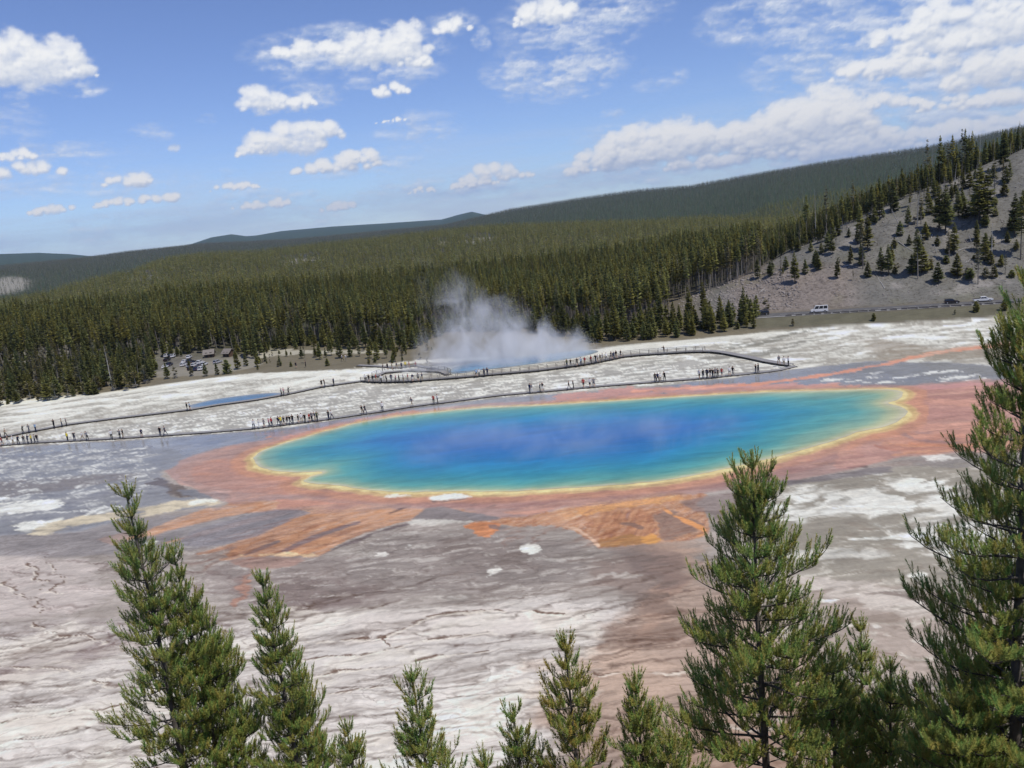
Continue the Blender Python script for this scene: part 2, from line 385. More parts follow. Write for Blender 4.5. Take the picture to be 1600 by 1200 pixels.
# far white flat
paint([(-260, 680), (0, 622), (150, 612), (240, 600), (330, 588), (400, 580), (560, 572), (640, 566), (760, 562), (900, 548), (960, 538), (1160, 520), (1300, 508), (1560, 488), (1860, 470), (1860, 590), (1540, 592), (1380, 582), (1250, 585), (1100, 598), (900, 612),
       (700, 628), (600, 640), (500, 658), (420, 672), (200, 686), (0, 697), (-260, 715)], (214, 213, 208), 1.0, 8, 3, 0.15, 'strk', crk=0.0, wet=0.0)
paint([(-260, 690), (0, 636), (400, 592), (700, 580), (1000, 550), (1300, 512), (1860, 474), (1860, 590), (1250, 600), (700, 630), (0, 700), (-260, 720)], (158, 153, 147), 0.85, 10, 3, 0.1, 'strk', thr=('strk2', -0.12, 0.2))
paint([(-260, 690), (0, 636), (400, 592), (700, 580), (1000, 550), (1300, 512), (1860, 474), (1860, 590), (1250, 600), (700, 630), (0, 700), (-260, 720)], (140, 134, 127), 0.7, 10, 3, 0.1, 'strk', thr=('s3', 0.14, 0.16))
paint([(-260, 680), (0, 622), (240, 600), (400, 582), (640, 570), (640, 590), (400, 612), (0, 665), (-260, 700)], (238, 237, 232), 0.75, 10, 3, 0.5, 'strk', thr=('strk', -0.12, 0.3))
paint([(1000, 545), (1300, 512), (1560, 492), (1860, 476), (1860, 540), (1400, 550), (1250, 575), (1060, 575)], (238, 238, 236), 0.9, 8, 3, 0.4, 'strk', thr=('strk', 0.0, 0.22))
paint([(600, 600), (760, 590), (900, 575), (1050, 560), (1080, 575), (900, 600), (700, 622), (560, 632)], (150, 148, 145), 0.7, 12, 4, 0.4, 'strk', thr=('strk2', -0.15, 0.3))
paint([(1340, 530), (1470, 545), (1600, 530), (1860, 520), (1860, 560), (1500, 560), (1380, 565)], (138, 126, 114), 0.7, 14, 4, 0.6, 'strk', hard=0.3)
paint([(1130, 545, 2), (1200, 535, 3), (1240, 520, 2), (1300, 512, 1)], (120, 118, 112), 0.8, 6, 2, 0.6, 'fine', w=2)
paint([(1100, 560, 3), (1180, 555, 4), (1230, 545, 3), (1270, 530, 2)], (128, 126, 122), 0.7, 6, 2, 0.8, 'strk2', w=3)
paint([(-260, 708), (0, 690), (200, 664), (400, 634), (560, 606), (700, 603), (900, 583), (1080, 562), (1240, 575), (1200, 583), (1000, 603), (800, 620), (600, 645), (420, 672), (200, 688), (0, 700), (-260, 716)], (160, 157, 154), 0.85, 8, 3, 0.4, 'strk', wet=0.25)
paint([(-260, 708), (0, 690), (200, 664), (400, 634), (560, 606), (700, 603), (900, 583), (1080, 562), (1240, 575), (1200, 583), (1000, 603), (800, 620), (600, 645), (420, 672), (200, 688), (0, 700), (-260, 716)], (232, 231, 227), 0.9, 5, 1, 0.4, 'strk2', thr=('s3', 0.02, 0.14), wet=0.05)
# wet sheet between boardwalk and pool, glossy
paint([(-260, 702), (0, 700), (200, 688), (420, 672), (520, 657), (640, 636), (800, 620), (1000, 606), (1090, 596), (1240, 578), (1350, 566), (1480, 566), (1560, 575), (1860, 570), (1860, 600), (1500, 600), (1400, 606), (1100, 614), (880, 630), (700, 642), (560, 660), (420, 690), (330, 705), (260, 735), (-260, 760)],
      (146, 146, 151), 0.95, 8, 2, 0.25, 'strk', wet=1.0, crk=0.0)
paint([(1230, 590), (1540, 578), (1540, 594), (1250, 598)], (232, 232, 230), 0.8, 6, 2, 0.7, 'strk2', thr=('strk2', 0.12, 0.15), wet=0.2)
paint([(860, 600), (1100, 582), (1100, 590), (880, 608)], (228, 228, 226), 0.7, 6, 2, 0.7, 'strk2', thr=('strk2', 0.0, 0.2), wet=0.2)
# left, blue-grey flat with streaks
paint([(-260, 730), (0, 712), (150, 705), (260, 700), (300, 712), (250, 740), (260, 765), (340, 790), (250, 800), (120, 830), (-260, 850)], (143, 143, 149), 0.9, 10, 4, 0.3, 'strk', wet=0.7, crk=0.0)
paint([(-260, 740), (0, 718), (240, 708), (230, 745), (0, 770), (-260, 790)], (218, 219, 220), 0.85, 8, 3, 0.5, 'strk2', thr=('strk2', 0.06, 0.2), wet=0.1)
paint([(-260, 765), (0, 752), (150, 742), (230, 742), (150, 760), (0, 778), (-260, 790)], (128, 122, 125), 0.75, 10, 3, 0.5, 'strk', wet=0.3)
paint([(-60, 785), (0, 785), (60, 781), (104, 784), (96, 792), (40, 800), (0, 806), (-60, 812)], (234, 234, 232), 1.0, 4, 2, 0.4, 'fine', wet=0)
paint([(-60, 780), (0, 778), (14, 780), (0, 783), (-60, 786)], (234, 234, 232), 1.0, 3, 1, 0.4, 'fine', wet=0)
paint([(10, 823), (40, 818), (90, 810), (105, 809), (80, 822), (42, 832), (20, 832)], (236, 236, 233), 1.0, 4, 2, 0.4, 'fine', wet=0)
paint([(40, 831), (90, 815), (160, 803), (240, 790), (300, 779), (345, 778), (340, 785), (250, 800), (150, 818), (70, 834)], (205, 193, 172), 0.9, 5, 2, 0.6, 'strk2', wet=0)
paint([(290, 783), (312, 778), (345, 777), (335, 784), (300, 788)], (232, 228, 220), 0.95, 4, 1, 0.6, 'fine', wet=0)
paint([(125, 803), (160, 795), (195, 789), (180, 797), (135, 805)], (228, 229, 228), 0.9, 4, 1, 0.6, 'fine', wet=0)
for q in [(232, 848, 12, 2.2), (270, 870, 16, 3), (276, 862, 9, 2), (262, 876, 8, 2), (225, 855, 6, 2), (325, 866, 4, 2)]:
    paint([(q[0]-q[2], q[1]+2), (q[0], q[1]-q[3]), (q[0]+q[2], q[1]-2), (q[0], q[1]+q[3])], (232, 232, 230), 0.95, 2, 1, 0.5, 'fine')

paint([(-260, 735), (0, 705), (240, 698), (250, 745), (200, 790), (-260, 860)], (214, 215, 216), 0.8, 8, 3, 0.5, 'strk2', thr=('s3', 0.10, 0.14), wet=.2)
paint([(-260, 735), (0, 705), (240, 698), (250, 745), (200, 790), (-260, 860)], (116, 114, 120), 0.7, 8, 3, 0.5, 'strk2', thr=('strk2', 0.16, 0.14), wet=.7)
paint([(240, 840), (640, 815), (900, 850), (1000, 900), (900, 960), (500, 960), (240, 950)], (196, 190, 187), 0.6, 20, 6, 0.5, 'strk2', thr=('s3', 0.10, 0.2))
paint([(240, 840), (640, 815), (900, 850), (1100, 900), (1000, 1000), (500, 960), (240, 950)], (104, 92, 88), 0.55, 20, 6, 0.5, 'strk2', thr=('strk2', 0.18, 0.2))
paint([(-260, 960), (500, 950), (950, 960), (900, 1260), (-260, 1260)], (228, 222, 215), 0.5, 20, 6, 0.5, 'strk2', thr=('strk', -0.1, 0.35), crk=.6)
paint([(-260, 960), (500, 950), (950, 960), (900, 1260), (-260, 1260)], (156, 144, 138), 0.3, 20, 6, 0.5, 'strk2', thr=('strk', 0.10, 0.3), crk=.6)
paint([(1150, 760), (1860, 700), (1860, 1260), (1150, 1260)], (206, 202, 196), 0.6, 20, 6, 0.5, 'strk2', thr=('s3', 0.14, 0.2))
paint([(1150, 760), (1860, 700), (1860, 1260), (1150, 1260)], (118, 106, 98), 0.5, 20, 6, 0.5, 'strk2', thr=('strk2', 0.18, 0.22))
# orange and pink bacterial mats
PINK = (172, 143, 138); SAL = (200, 151, 130); ORG = (194, 142, 108); DORG = (178, 124, 88); MAUVE = (165, 125, 120)
paint([(262, 735), (300, 712), (350, 698), (420, 686), (470, 675), (530, 662), (560, 660), (500, 690), (560, 740), (700, 765), (900, 755), (1100, 735), (1250, 700), (1350, 660), (1400, 606), (1450, 598), (1560, 594), (1860, 590), (1860, 720), (1600, 705), (1500, 707), (1440, 708), (1400, 716), (1330, 734), (1250, 750),
       (1180, 758), (1100, 770), (1050, 785), (1000, 800), (900, 818), (790, 822), (700, 800), (640, 812), (560, 800), (480, 790), (430, 796), (360, 792), (352, 770), (300, 760), (270, 752)], PINK, 0.97, 5, 3, 0.25, 'strk', wet=0.45, crk=0)
paint([(430, 684), (560, 656), (700, 640), (830, 629), (860, 618), (950, 608), (1060, 604), (1160, 600), (1260, 600), (1380, 603), (1380, 614), (1000, 628), (600, 664), (450, 694)], (200, 150, 140), 0.9, 4, 2, 0.7, 'strk2', wet=0.6)
paint([(395, 690), (500, 672), (610, 660), (620, 652), (560, 658), (430, 676)], (204, 150, 128), 0.8, 6, 1, 0.9, 'strk2', wet=0.5, hard=0.2)
paint([(380, 678), (440, 672), (560, 652), (540, 662), (430, 684)], (150, 140, 146), 0.8, 6, 1, 0.9, 'strk2', wet=0.9)
# far-side gaps
paint([(700, 636), (780, 628), (850, 626), (880, 620), (840, 632), (700, 642)], (150, 148, 152), 0.8, 5, 1, 0.6, 'strk2', wet=1)
paint([(1010, 617), (1120, 610), (1300, 606), (1380, 603), (1380, 607), (1160, 612)], (135, 128, 134), 0.8, 5, 1, 0.7, 'strk2', wet=0.8)
paint([(1140, 604, 1.6), (1190, 600, 2.2), (1240, 594, 2.4), (1290, 586, 2.4), (1340, 577, 2.0), (1400, 566, 2), (1460, 552, 2.5), (1530, 543, 3), (1640, 535, 4)], (214, 150, 126), 0.9, 4, 1, 0.5, 'fine', w=2, wet=0.3)
paint([(1440, 556, 1.5), (1500, 545, 2), (1560, 536, 2.5), (1640, 528, 4)], (198, 166, 150), 0.8, 5, 1, 0.5, 'fine', w=2)
paint([(990, 612, 1.5), (1060, 607, 2), (1140, 604, 2)], (220, 160, 140), 0.9, 3, 1, 0.5, 'fine', w=2, wet=.3)
# right pink flat: mauve drifts, salmon streaks
paint([(1395, 612), (1470, 605), (1560, 612), (1560, 650), (1470, 665), (1400, 660), (1420, 640)], MAUVE, 0.75, 12, 5, 0.6, 'strk', wet=0.4)
paint([(1410, 604), (1540, 598), (1600, 600), (1540, 606), (1440, 610)], (203, 152, 148), 0.8, 8, 2, 0.5, 'strk', wet=0.6)
paint([(1440, 622), (1520, 625), (1600, 635), (1520, 637), (1450, 630)], (215, 162, 140), 0.7, 8, 2, 0.7, 'strk2')
paint([(1420, 668), (1500, 660), (1600, 662), (1600, 680), (1500, 684), (1440, 676)], (212, 160, 138), 0.8, 8, 3, 0.6, 'strk2')
paint([(1350, 680), (1380, 700), (1440, 712), (1520, 700), (1600, 702), (1600, 685), (1480, 680), (1400, 672)], (196, 140, 110), 0.8, 6, 2, 0.7, 'strk2')
for pts, c in [([(1402, 672, 3), (1416, 680, 3.5), (1425, 686, 1.5)], (120, 118, 124)), ([(1416, 687, 1), (1450, 690, 2), (1500, 692, 1.6), (1530, 690, 1)], (120, 116, 122)), ([(1470, 684, 1), (1500, 686, 1.4), (1530, 685, 1)], (95, 80, 78)),
               ([(1355, 686, 1), (1370, 698, 1.2), (1400, 704, 1.5), (1440, 702, 1.5), (1520, 700, 1.2)], (158, 98, 72)), ([(1365, 680, 1), (1390, 694, 1.2), (1430, 698, 1.4), (1500, 696, 1.2)], (222, 160, 110)), ([(1390, 712, 1), (1440, 706, 1.6), (1520, 703, 1.5)], (226, 168, 120)), ([(1420, 693, 1.4), (1480, 697, 1.6), (1560, 694, 1.5)], (214, 140, 84))]:
    paint(pts, c, 0.9, 2, 1, 0.4, 'fine', w=1)
paint([(1390, 722), (1450, 712), (1600, 710), (1600, 724), (1440, 726)], (135, 130, 130), 0.8, 8, 2, 0.7, 'strk2')
paint([(1440, 712), (1475, 710), (1500, 716), (1460, 719)], (228, 226, 224), 0.85, 5, 1, 0.8, 'fine')
# mauve band under the yellow rim
paint([(450, 765), (520, 768), (600, 778), (700, 776), (800, 778), (900, 770), (1000, 764), (1130, 745), (1260, 722), (1340, 700), (1350, 712), (1250, 740), (1100, 765), (950, 785), (800, 795), (700, 792), (620, 788), (540, 782), (460, 776)], (166, 120, 112), 0.8, 8, 3, 0.5, 'strk', wet=0.3)
paint([(300, 728), (360, 712), (400, 735), (460, 752), (470, 775), (380, 770), (300, 752)], (186, 134, 118), 0.8, 12, 5, 0.4, 'strk', wet=0.3)
paint([(360, 792), (430, 780), (520, 778), (600, 790), (500, 800), (420, 800)], (200, 140, 115), 0.6, 10, 4, 0.5, 'strk')
# left, dark lens and tongue
paint([(240, 745), (256, 752), (290, 762), (320, 775), (296, 778), (262, 766), (238, 754)], (92, 80, 78), 0.75, 4, 2, 0.5, 'fine')
paint([(275, 764), (330, 766), (362, 770), (356, 780), (310, 780)], (128, 128, 136), 0.85, 5, 2, 0.4, 'fine', wet=0.5)
paint([(262, 750, 2), (300, 760, 2.5), (350, 766, 3), (368, 775, 2), (360, 785, 2)], (212, 172, 160), 0.6, 4, 2, 0.4, 'fine', w=2)
MATS = np.zeros((CH, CW), np.float32)
# orange run-off fans
def paint_flow(P, cols, d, a=1.0, sx=5, sy=2, rag=0.9, L=70.0, Wd=5.0, seed=0, gap=None, wet=0.2):
    P = np.asarray(P, float); pad = 20
    x0 = int(max(0, P[:, 0].min()-CX0-pad)); x1 = int(min(CW, P[:, 0].max()-CX0+pad)); y0 = int(max(0, P[:, 1].min()-CY0-pad)); y1 = int(min(CH, P[:, 1].max()-CY0+pad))
    s_ = (slice(y0, y1), slice(x0, x1)); b = blur(poly_fill(P)[s_], sx, sy)
    X, Y = gx[s_].astype(float), gy[s_].astype(float); dx, dy = d; q = math.hypot(dx, dy); dx /= q; dy /= q
    bend = 7*fbm(X/90, Y/40, 3, seed=seed+3); u = X*dx+Y*dy; v = -X*dy+Y*dx+bend
    n = fbm(u/L, v/Wd, 5, seed=seed+1, g=0.62); n2 = fbm(u/(L*.5)+5, v/(Wd*2.2), 4, seed=seed+2)
    env = sstep(0, .15, b); m = sstep(0.36, 0.62, b+(0.55*n+0.45*n2)*rag*env)*env*a
    if gap is not None: m = m*(1-sstep(gap, gap+.18, n2+.4*n))
    c = base_mix(cols, 0.5+0.75*n+0.35*n2); MATS[s_] = np.maximum(MATS[s_], env)
    canvas[s_] = canvas[s_]*(1-m[..., None])+c*m[..., None]; WET[s_] = WET[s_]*(1-m)+wet*m
RU = (158, 108, 84); OR = (190, 141, 108); SA = (195, 160, 142); PA = (210, 186, 166); MV = (146, 122, 122)
paint_flow([(225, 832), (280, 808), (330, 793), (380, 784), (450, 784), (410, 796), (350, 804), (290, 820), (235, 838)], [MV, SA, OR, SA, PA], (-.97, .23), .9, 5, 2, .9, 80, 5, 1)
paint([(345, 787), (380, 784), (420, 789), (390, 792)], DORG, 0.6, 4, 1, 0.5, 'fine')
paint_flow([(150, 842), (230, 826), (260, 832), (180, 852)], [(165, 135, 124), (186, 150, 134)], (-.97, .23), .5, 10, 3, .9, 80, 5, 4)
paint_flow([(470, 800), (520, 794), (600, 795), (680, 798), (650, 812), (570, 830), (530, 850), (500, 868), (430, 869), (345, 871), (380, 848), (440, 820)], [MV, RU, OR, OR, SA, PA], (-.93, .36), .95, 6, 3, 1.0, 120, 6, 7, gap=.42)
for fg in ([(600, 812, 5), (520, 832, 4), (430, 858, 4), (340, 876, 2)], [(520, 806, 6), (440, 826, 5), (370, 850, 3.5), (318, 866, 1.5)], [(640, 806, 4), (580, 822, 4), (530, 842, 3.5), (500, 864, 2)], [(450, 800, 4), (380, 816, 3.5), (300, 838, 2.5), (250, 850, 1)], [(430, 790, 5), (350, 803, 5), (280, 822, 4), (200, 842, 1.5)], [(560, 800, 5), (480, 820, 5), (400, 852, 4), (372, 868, 2)]):
    paint_flow(smear(fg, 1), [RU, OR, SA, OR, PA], (-.95, .3), .85, 3, 1, .8, 90, 3.5, 40+int(fg[0][0]) % 37)
paint_flow([(540, 800), (640, 794), (720, 796), (750, 800), (700, 807), (620, 818), (560, 815)], [MV, SA, OR, SA], (-.96, .26), .85, 6, 3, .9, 90, 5, 9)
paint_flow([(380, 800), (470, 790), (560, 786), (640, 790), (560, 800), (470, 804)], [MV, PINK, SA, PINK], (-.97, .22), .6, 8, 3, .8, 110, 6, 11)
for pts, c in [([(565, 815, 1.5), (530, 826, 2.6), (495, 838, 3), (465, 850, 3.4), (440, 862, 2)], (122, 112, 118)), ([(436, 845, 2), (420, 852, 3.2), (400, 860, 3.5), (380, 868, 1.5)], (128, 114, 116)), ([(500, 868, 1), (540, 850, 1.2), (600, 828, 1.5), (700, 803, 1)], (104, 92, 96))]:
    paint(pts, c, 0.9, 3, 1, 0.35, 'fine', w=1)
paint([(380, 808), (430, 796), (480, 795), (490, 800), (440, 818), (400, 838), (340, 850), (260, 855), (300, 830)], (134, 130, 138), 0.85, 8, 3, 0.4, 'strk')
paint([(330, 868, .8), (400, 867, 1.4), (440, 866, 2), (500, 868, 1.6)], (226, 196, 160), 0.8, 2, 1, 0.9, 'fine', w=1)
paint([(396, 876, 3), (388, 905, 3), (375, 925, 2.6), (345, 962, 1.6)], (190, 140, 118), 0.85, 4, 3, 0.4, 'fine', w=2)
paint([(390, 880, 5), (380, 910, 7), (366, 935, 6), (350, 955, 4)], (130, 110, 108), 0.5, 6, 4, 0.4, 'strk', w=2)
paint([(350, 872), (480, 872), (470, 882), (400, 890), (370, 884)], (162, 132, 124), 0.8, 8, 3, 0.5, 'strk')
# centre grey lens, white crust
paint([(640, 812), (665, 795), (690, 790), (715, 797), (770, 806), (790, 812), (740, 814), (690, 814)], (138, 130, 132), 0.95, 5, 2, 0.3, 'strk')
paint([(630, 815), (660, 811), (700, 812), (780, 814), (700, 817), (650, 818)], (196, 192, 190), 0.8, 4, 1, 0.9, 'fine')
paint([(655, 812, .8), (700, 815, 1.2), (760, 816, 1)], (70, 62, 62), 0.7, 2, 1, 0.9, 'fine', w=1)
paint([(670, 777), (700, 771), (735, 771), (742, 775), (700, 782), (676, 784)], (226, 224, 220), 0.95, 4, 1, 0.8, 'fine')
paint([(600, 775), (640, 772), (650, 775), (610, 778)], (226, 222, 216), 0.8, 4, 1, 0.9, 'fine')
for pts in [([(672, 783, 1.5), (690, 783, 1.5), (730, 777, 1)]), ([(605, 803, 1), (625, 795, 1.5), (640, 790, 1)]), ([(762, 795, 1.2), (776, 788, 1.5)]), ([(735, 789, 1), (750, 786, 1)]), ([(1325, 731, 1), (1345, 729, 1.5), (1362, 729, .8)]), ([(1310, 714, 1), (1330, 712, 2), (1340, 713, 1)]), ([(655, 772, 1), (668, 770, 1.4)])]:
    paint(pts, (98, 84, 84), 0.8, 2, 1, 0.3, 'fine', w=1)
# big orange fan, centre right
paint_flow([(715, 818), (760, 812), (830, 806), (900, 790), (960, 780), (1040, 770), (1115, 772), (1085, 785), (1103, 800), (1109, 830), (1085, 842), (1030, 848), (985, 851), (935, 857), (918, 842), (900, 828), (860, 820), (800, 823)], [RU, OR, OR, SA, OR, RU, SA, PA], (-.75, .42), .95, 5, 3, .8, 55, 6, 21, gap=.55)
paint_flow([(870, 800), (930, 788), (1000, 778), (1060, 772), (1070, 780), (1000, 790), (930, 802), (880, 812)], [RU, OR, (222, 166, 112), OR, (230, 190, 140)], (-.92, .3), .85, 4, 2, .9, 40, 4, 23)
paint_flow([(940, 800), (1010, 795), (1030, 830), (1000, 845), (945, 848), (925, 830)], [MV, RU, OR, SA], (-.5, .7), .8, 6, 3, .9, 50, 6, 25)
paint_flow([(830, 806), (900, 792), (900, 812), (840, 820)], [SA, OR, PA], (-.9, .3), .7, 5, 2, .9, 50, 4, 27)
paint([(720, 822), (745, 815), (785, 818), (775, 832), (758, 842), (740, 840)], (208, 140, 100), 0.95, 3, 2, 0.3, 'fine')
paint([(757, 820), (800, 822), (780, 830), (764, 826)], (122, 112, 114), 0.8, 3, 2, 0.4, 'fine')
paint([(1020, 802), (1045, 795), (1080, 812), (1100, 822), (1080, 838), (1040, 845), (1030, 830)], (140, 118, 110), 0.85, 6, 3, 0.5, 'strk2')
paint([(1035, 792, 2), (1055, 806, 2), (1080, 818, 3), (1100, 828, 3.5), (1098, 836, 2), (1060, 838, 1)], (228, 160, 104), 0.85, 3, 2, 0.4, 'fine', w=1)
paint([(965, 817, 1), (990, 820, 3), (1005, 826, 2)], (118, 98, 92), 0.8, 3, 1, 0.4, 'fine', w=1)
paint([(935, 842), (960, 838), (1000, 836), (1036, 838), (1030, 848), (980, 850), (938, 856)], (164, 122, 78), 0.8, 4, 2, 0.9, 'fine')
paint([(1000, 838), (1020, 834), (1036, 840), (1026, 849), (1005, 846)], (224, 164, 96), 0.7, 3, 2, 0.8, 'fine')
paint([(880, 822, 1), (900, 824, 1.4), (922, 838, 2), (935, 855, 2)], (224, 190, 168), 0.8, 2, 1, 0.5, 'fine', w=1)
paint([(1050, 785), (1120, 775), (1200, 765), (1190, 800), (1130, 830), (1100, 800)], (132, 118, 118), 0.75, 8, 4, 0.5, 'strk')
paint([(1180, 752), (1260, 748), (1380, 728), (1400, 735), (1300, 752), (1200, 764)], (118, 112, 118), 0.8, 6, 2, 0.5, 'strk')
paint([(820, 806), (900, 786), (1000, 776), (1100, 765), (1040, 772), (950, 778), (880, 784), (780, 800)], (200, 148, 128), 0.7, 8, 2, 0.5, 'strk')
paint_flow([(450, 765), (600, 778), (800, 780), (1000, 766), (1260, 722), (1345, 698), (1355, 714), (1250, 742), (1100, 768), (950, 788), (800, 800), (620, 792), (460, 780)], [(150, 108, 100), MV, PINK, SA], (1, -.12), .55, 8, 3, .7, 130, 6, 31)
paint_flow([(1360, 640), (1420, 610), (1600, 600), (1700, 640), (1700, 705), (1500, 706), (1400, 715), (1340, 732), (1300, 735)], [(160, 118, 112), (176, 132, 124), (196, 150, 138), (212, 168, 150)], (1, -.06), .6, 8, 3, .7, 150, 6, 33)
paint_flow([(270, 735), (330, 706), (420, 690), (420, 740), (470, 760), (420, 780), (360, 790), (300, 760)], [(160, 118, 108), PINK, (198, 146, 126)], (1, -.1), .6, 8, 3, .7, 120, 6, 35)
# the far shore left of the middle is bare wet sinter up to the rim
paint([(560, 650), (620, 640), (700, 632), (780, 625), (856, 619), (862, 626), (820, 632), (700, 640), (620, 650), (570, 660)], (150, 147, 150), 0.9, 5, 1, 0.7, 'strk2', wet=1)
paint([(600, 647), (650, 640), (655, 645), (610, 650)], (196, 150, 140), .7, 4, 1, .8, 'fine', wet=.6)
# yellow rim and shallow shelf of the pool (world distance)
POOL = [(397, 718), (400, 711), (413, 703), (440, 694), (480, 682), (520, 671), (560, 661), (620, 651), (700, 642), (760, 637), (830, 634), (900, 630), (1000, 624), (1100, 618), (1200, 613), (1300, 610), (1370, 608.5), (1402, 610),
        (1412, 616), (1404, 624), (1390, 630), (1412, 637), (1418, 645), (1408, 655), (1392, 664), (1362, 671), (1338, 676), (1300, 690), (1250, 704), (1200, 718), (1150, 729), (1100, 740), (1050, 749), (1000, 755), (950, 759), (900, 762), (850, 765), (800, 768),
        (740, 768), (690, 768), (640, 769), (590, 767), (550, 762), (515, 757), (490, 756), (474, 752), (486, 745), (503, 740), (495, 737), (470, 738), (440, 737), (418, 734), (404, 728)]
def densify(P, k=6, amp=0.35, seed=1):
    P = np.array(P, float); Q = []
    n = len(P)
    for i in range(n):
        p0, p1, p2, p3 = P[i-1], P[i], P[(i+1) % n], P[(i+2) % n]
        for t in np.arange(k)/k:
            Q.append(0.5*((2*p1)+(-p0+p2)*t+(2*p0-5*p1+4*p2-p3)*t*t+(-p0+3*p1-3*p2+p3)*t**3))
    Q = np.array(Q); x, y = gp(Q[:, 0], Q[:, 1])
    x = x+amp*fbm(x/2.5, y/2.5, 3, seed=seed); y = y+amp*fbm(x/2.5, y/2.5, 3, seed=seed+1)
    return np.stack([x, y], 1)
POOLW = densify(POOL)
def sdist(X, Y, P):
    """signed distance (inside > 0)"""
    sh = X.shape; X = X.ravel().astype(np.float32); Y = Y.ravel().astype(np.float32)
    d = np.full(X.shape, 1e9, np.float32); ins = np.zeros(X.shape, bool)
    Q = np.roll(P, -1, 0)
    for (ax, ay), (bx, by) in zip(P, Q):
        ex, ey = bx-ax, by-ay; L = ex*ex+ey*ey+1e-9
        t = np.clip(((X-ax)*ex+(Y-ay)*ey)/L, 0, 1)
        d = np.minimum(d, (X-ax-t*ex)**2+(Y-ay-t*ey)**2)
        c = ((ay > Y) != (by > Y))
        if c.any(): ins ^= c & (X < ex*(Y-ay)/(by-ay if by != ay else 1e-9)+ax)
    return (np.sqrt(d)*np.where(ins, 1, -1)).reshape(sh)
_s = (slice(590-CY0, 800-CY0), slice(360-CX0, 1450-CX0))
_D = sdist(WX[_s][::2, ::2], WY[_s][::2, ::2], POOLW[::2])
_D = np.repeat(np.repeat(_D, 2, 0), 2, 1)[:210, :1090]
_D = blur(_D, 1, 1)+0.6*N['fine'][_s]
def ring(d0, d1, soft, col, a=1.0):
    m = sstep(d0-soft, d0, _D)*(1-sstep(d1, d1+soft, _D))*a
    canvas[_s] = canvas[_s]*(1-m[..., None])+(lin(col)*(1+0.12*N['fine'][_s][..., None]))*m[..., None]
ring(-3.4, 9, 1.8, (196, 142, 114), 0.6)
ring(-1.5, 9, 0.8, (208, 178, 134), 0.95)
ring(-1.5, -0.6, 0.3, (184, 158, 112), 0.4)
ring(-0.6, 99, 0.4, (220, 202, 150), 1.0)
WETP = WET
paint([(640, 812), (668, 796), (692, 792), (720, 798), (770, 807), (792, 812), (740, 815), (690, 815)], (134, 126, 128), 0.9, 5, 2, 0.3, 'strk')
paint([(630, 816), (660, 812), (700, 813), (780, 815), (700, 818), (650, 819)], (206, 202, 198), 0.8, 4, 1, 0.9, 'fine')
paint([(672, 777), (700, 771.5), (733, 771.5), (740, 775), (702, 781), (678, 783)], (228, 226, 222), 0.95, 3, 1, 0.8, 'fine')
paint([(674, 783, 1.2), (692, 783.5, 1.2), (735, 778, 1)], (108, 100, 100), 0.8, 2, 1, .3, 'fine', w=1)
paint([(602, 775), (636, 772), (646, 775), (612, 778)], (226, 222, 216), 0.8, 3, 1, 0.9, 'fine')
paint([(810, 856), (826, 850), (850, 852), (858, 858), (840, 865), (822, 863)], (236, 234, 230), 0.95, 3, 2, 0.7, 'fine')
# ground beyond the flat: grey-brown soil
paint([(-260, 470), (-260, 684), (0, 626), (150, 615), (240, 603), (330, 590), (400, 583), (470, 580), (560, 576), (640, 571), (700, 572), (760, 566), (900, 551), (960, 541), (1160, 523), (1300, 511), (1560, 491), (1860, 474), (1860, 470)], (118, 111, 98), 1.0, 6, 2, 0.2, 'strk', wet=0, crk=0)
paint([(400, 520), (640, 510), (700, 520), (700, 565), (560, 574), (400, 580)], (112, 106, 92), 0.6, 8, 3, 0.8, 'strk2')
paint([(560, 574, 1), (640, 566, 2), (700, 563, 3), (760, 560, 2)], (222, 220, 214), 0.8, 5, 1, 0.5, 'fine', w=2)
paint([(240, 560), (400, 552), (410, 572), (330, 586), (240, 590)], (140, 136, 130), 0.9, 4, 2, 0.2, 'strk')
paint([(400, 540), (470, 548), (600, 548), (600, 552), (470, 553), (400, 560)], (190, 186, 176), 0.7, 4, 1, 0.6, 'fine')
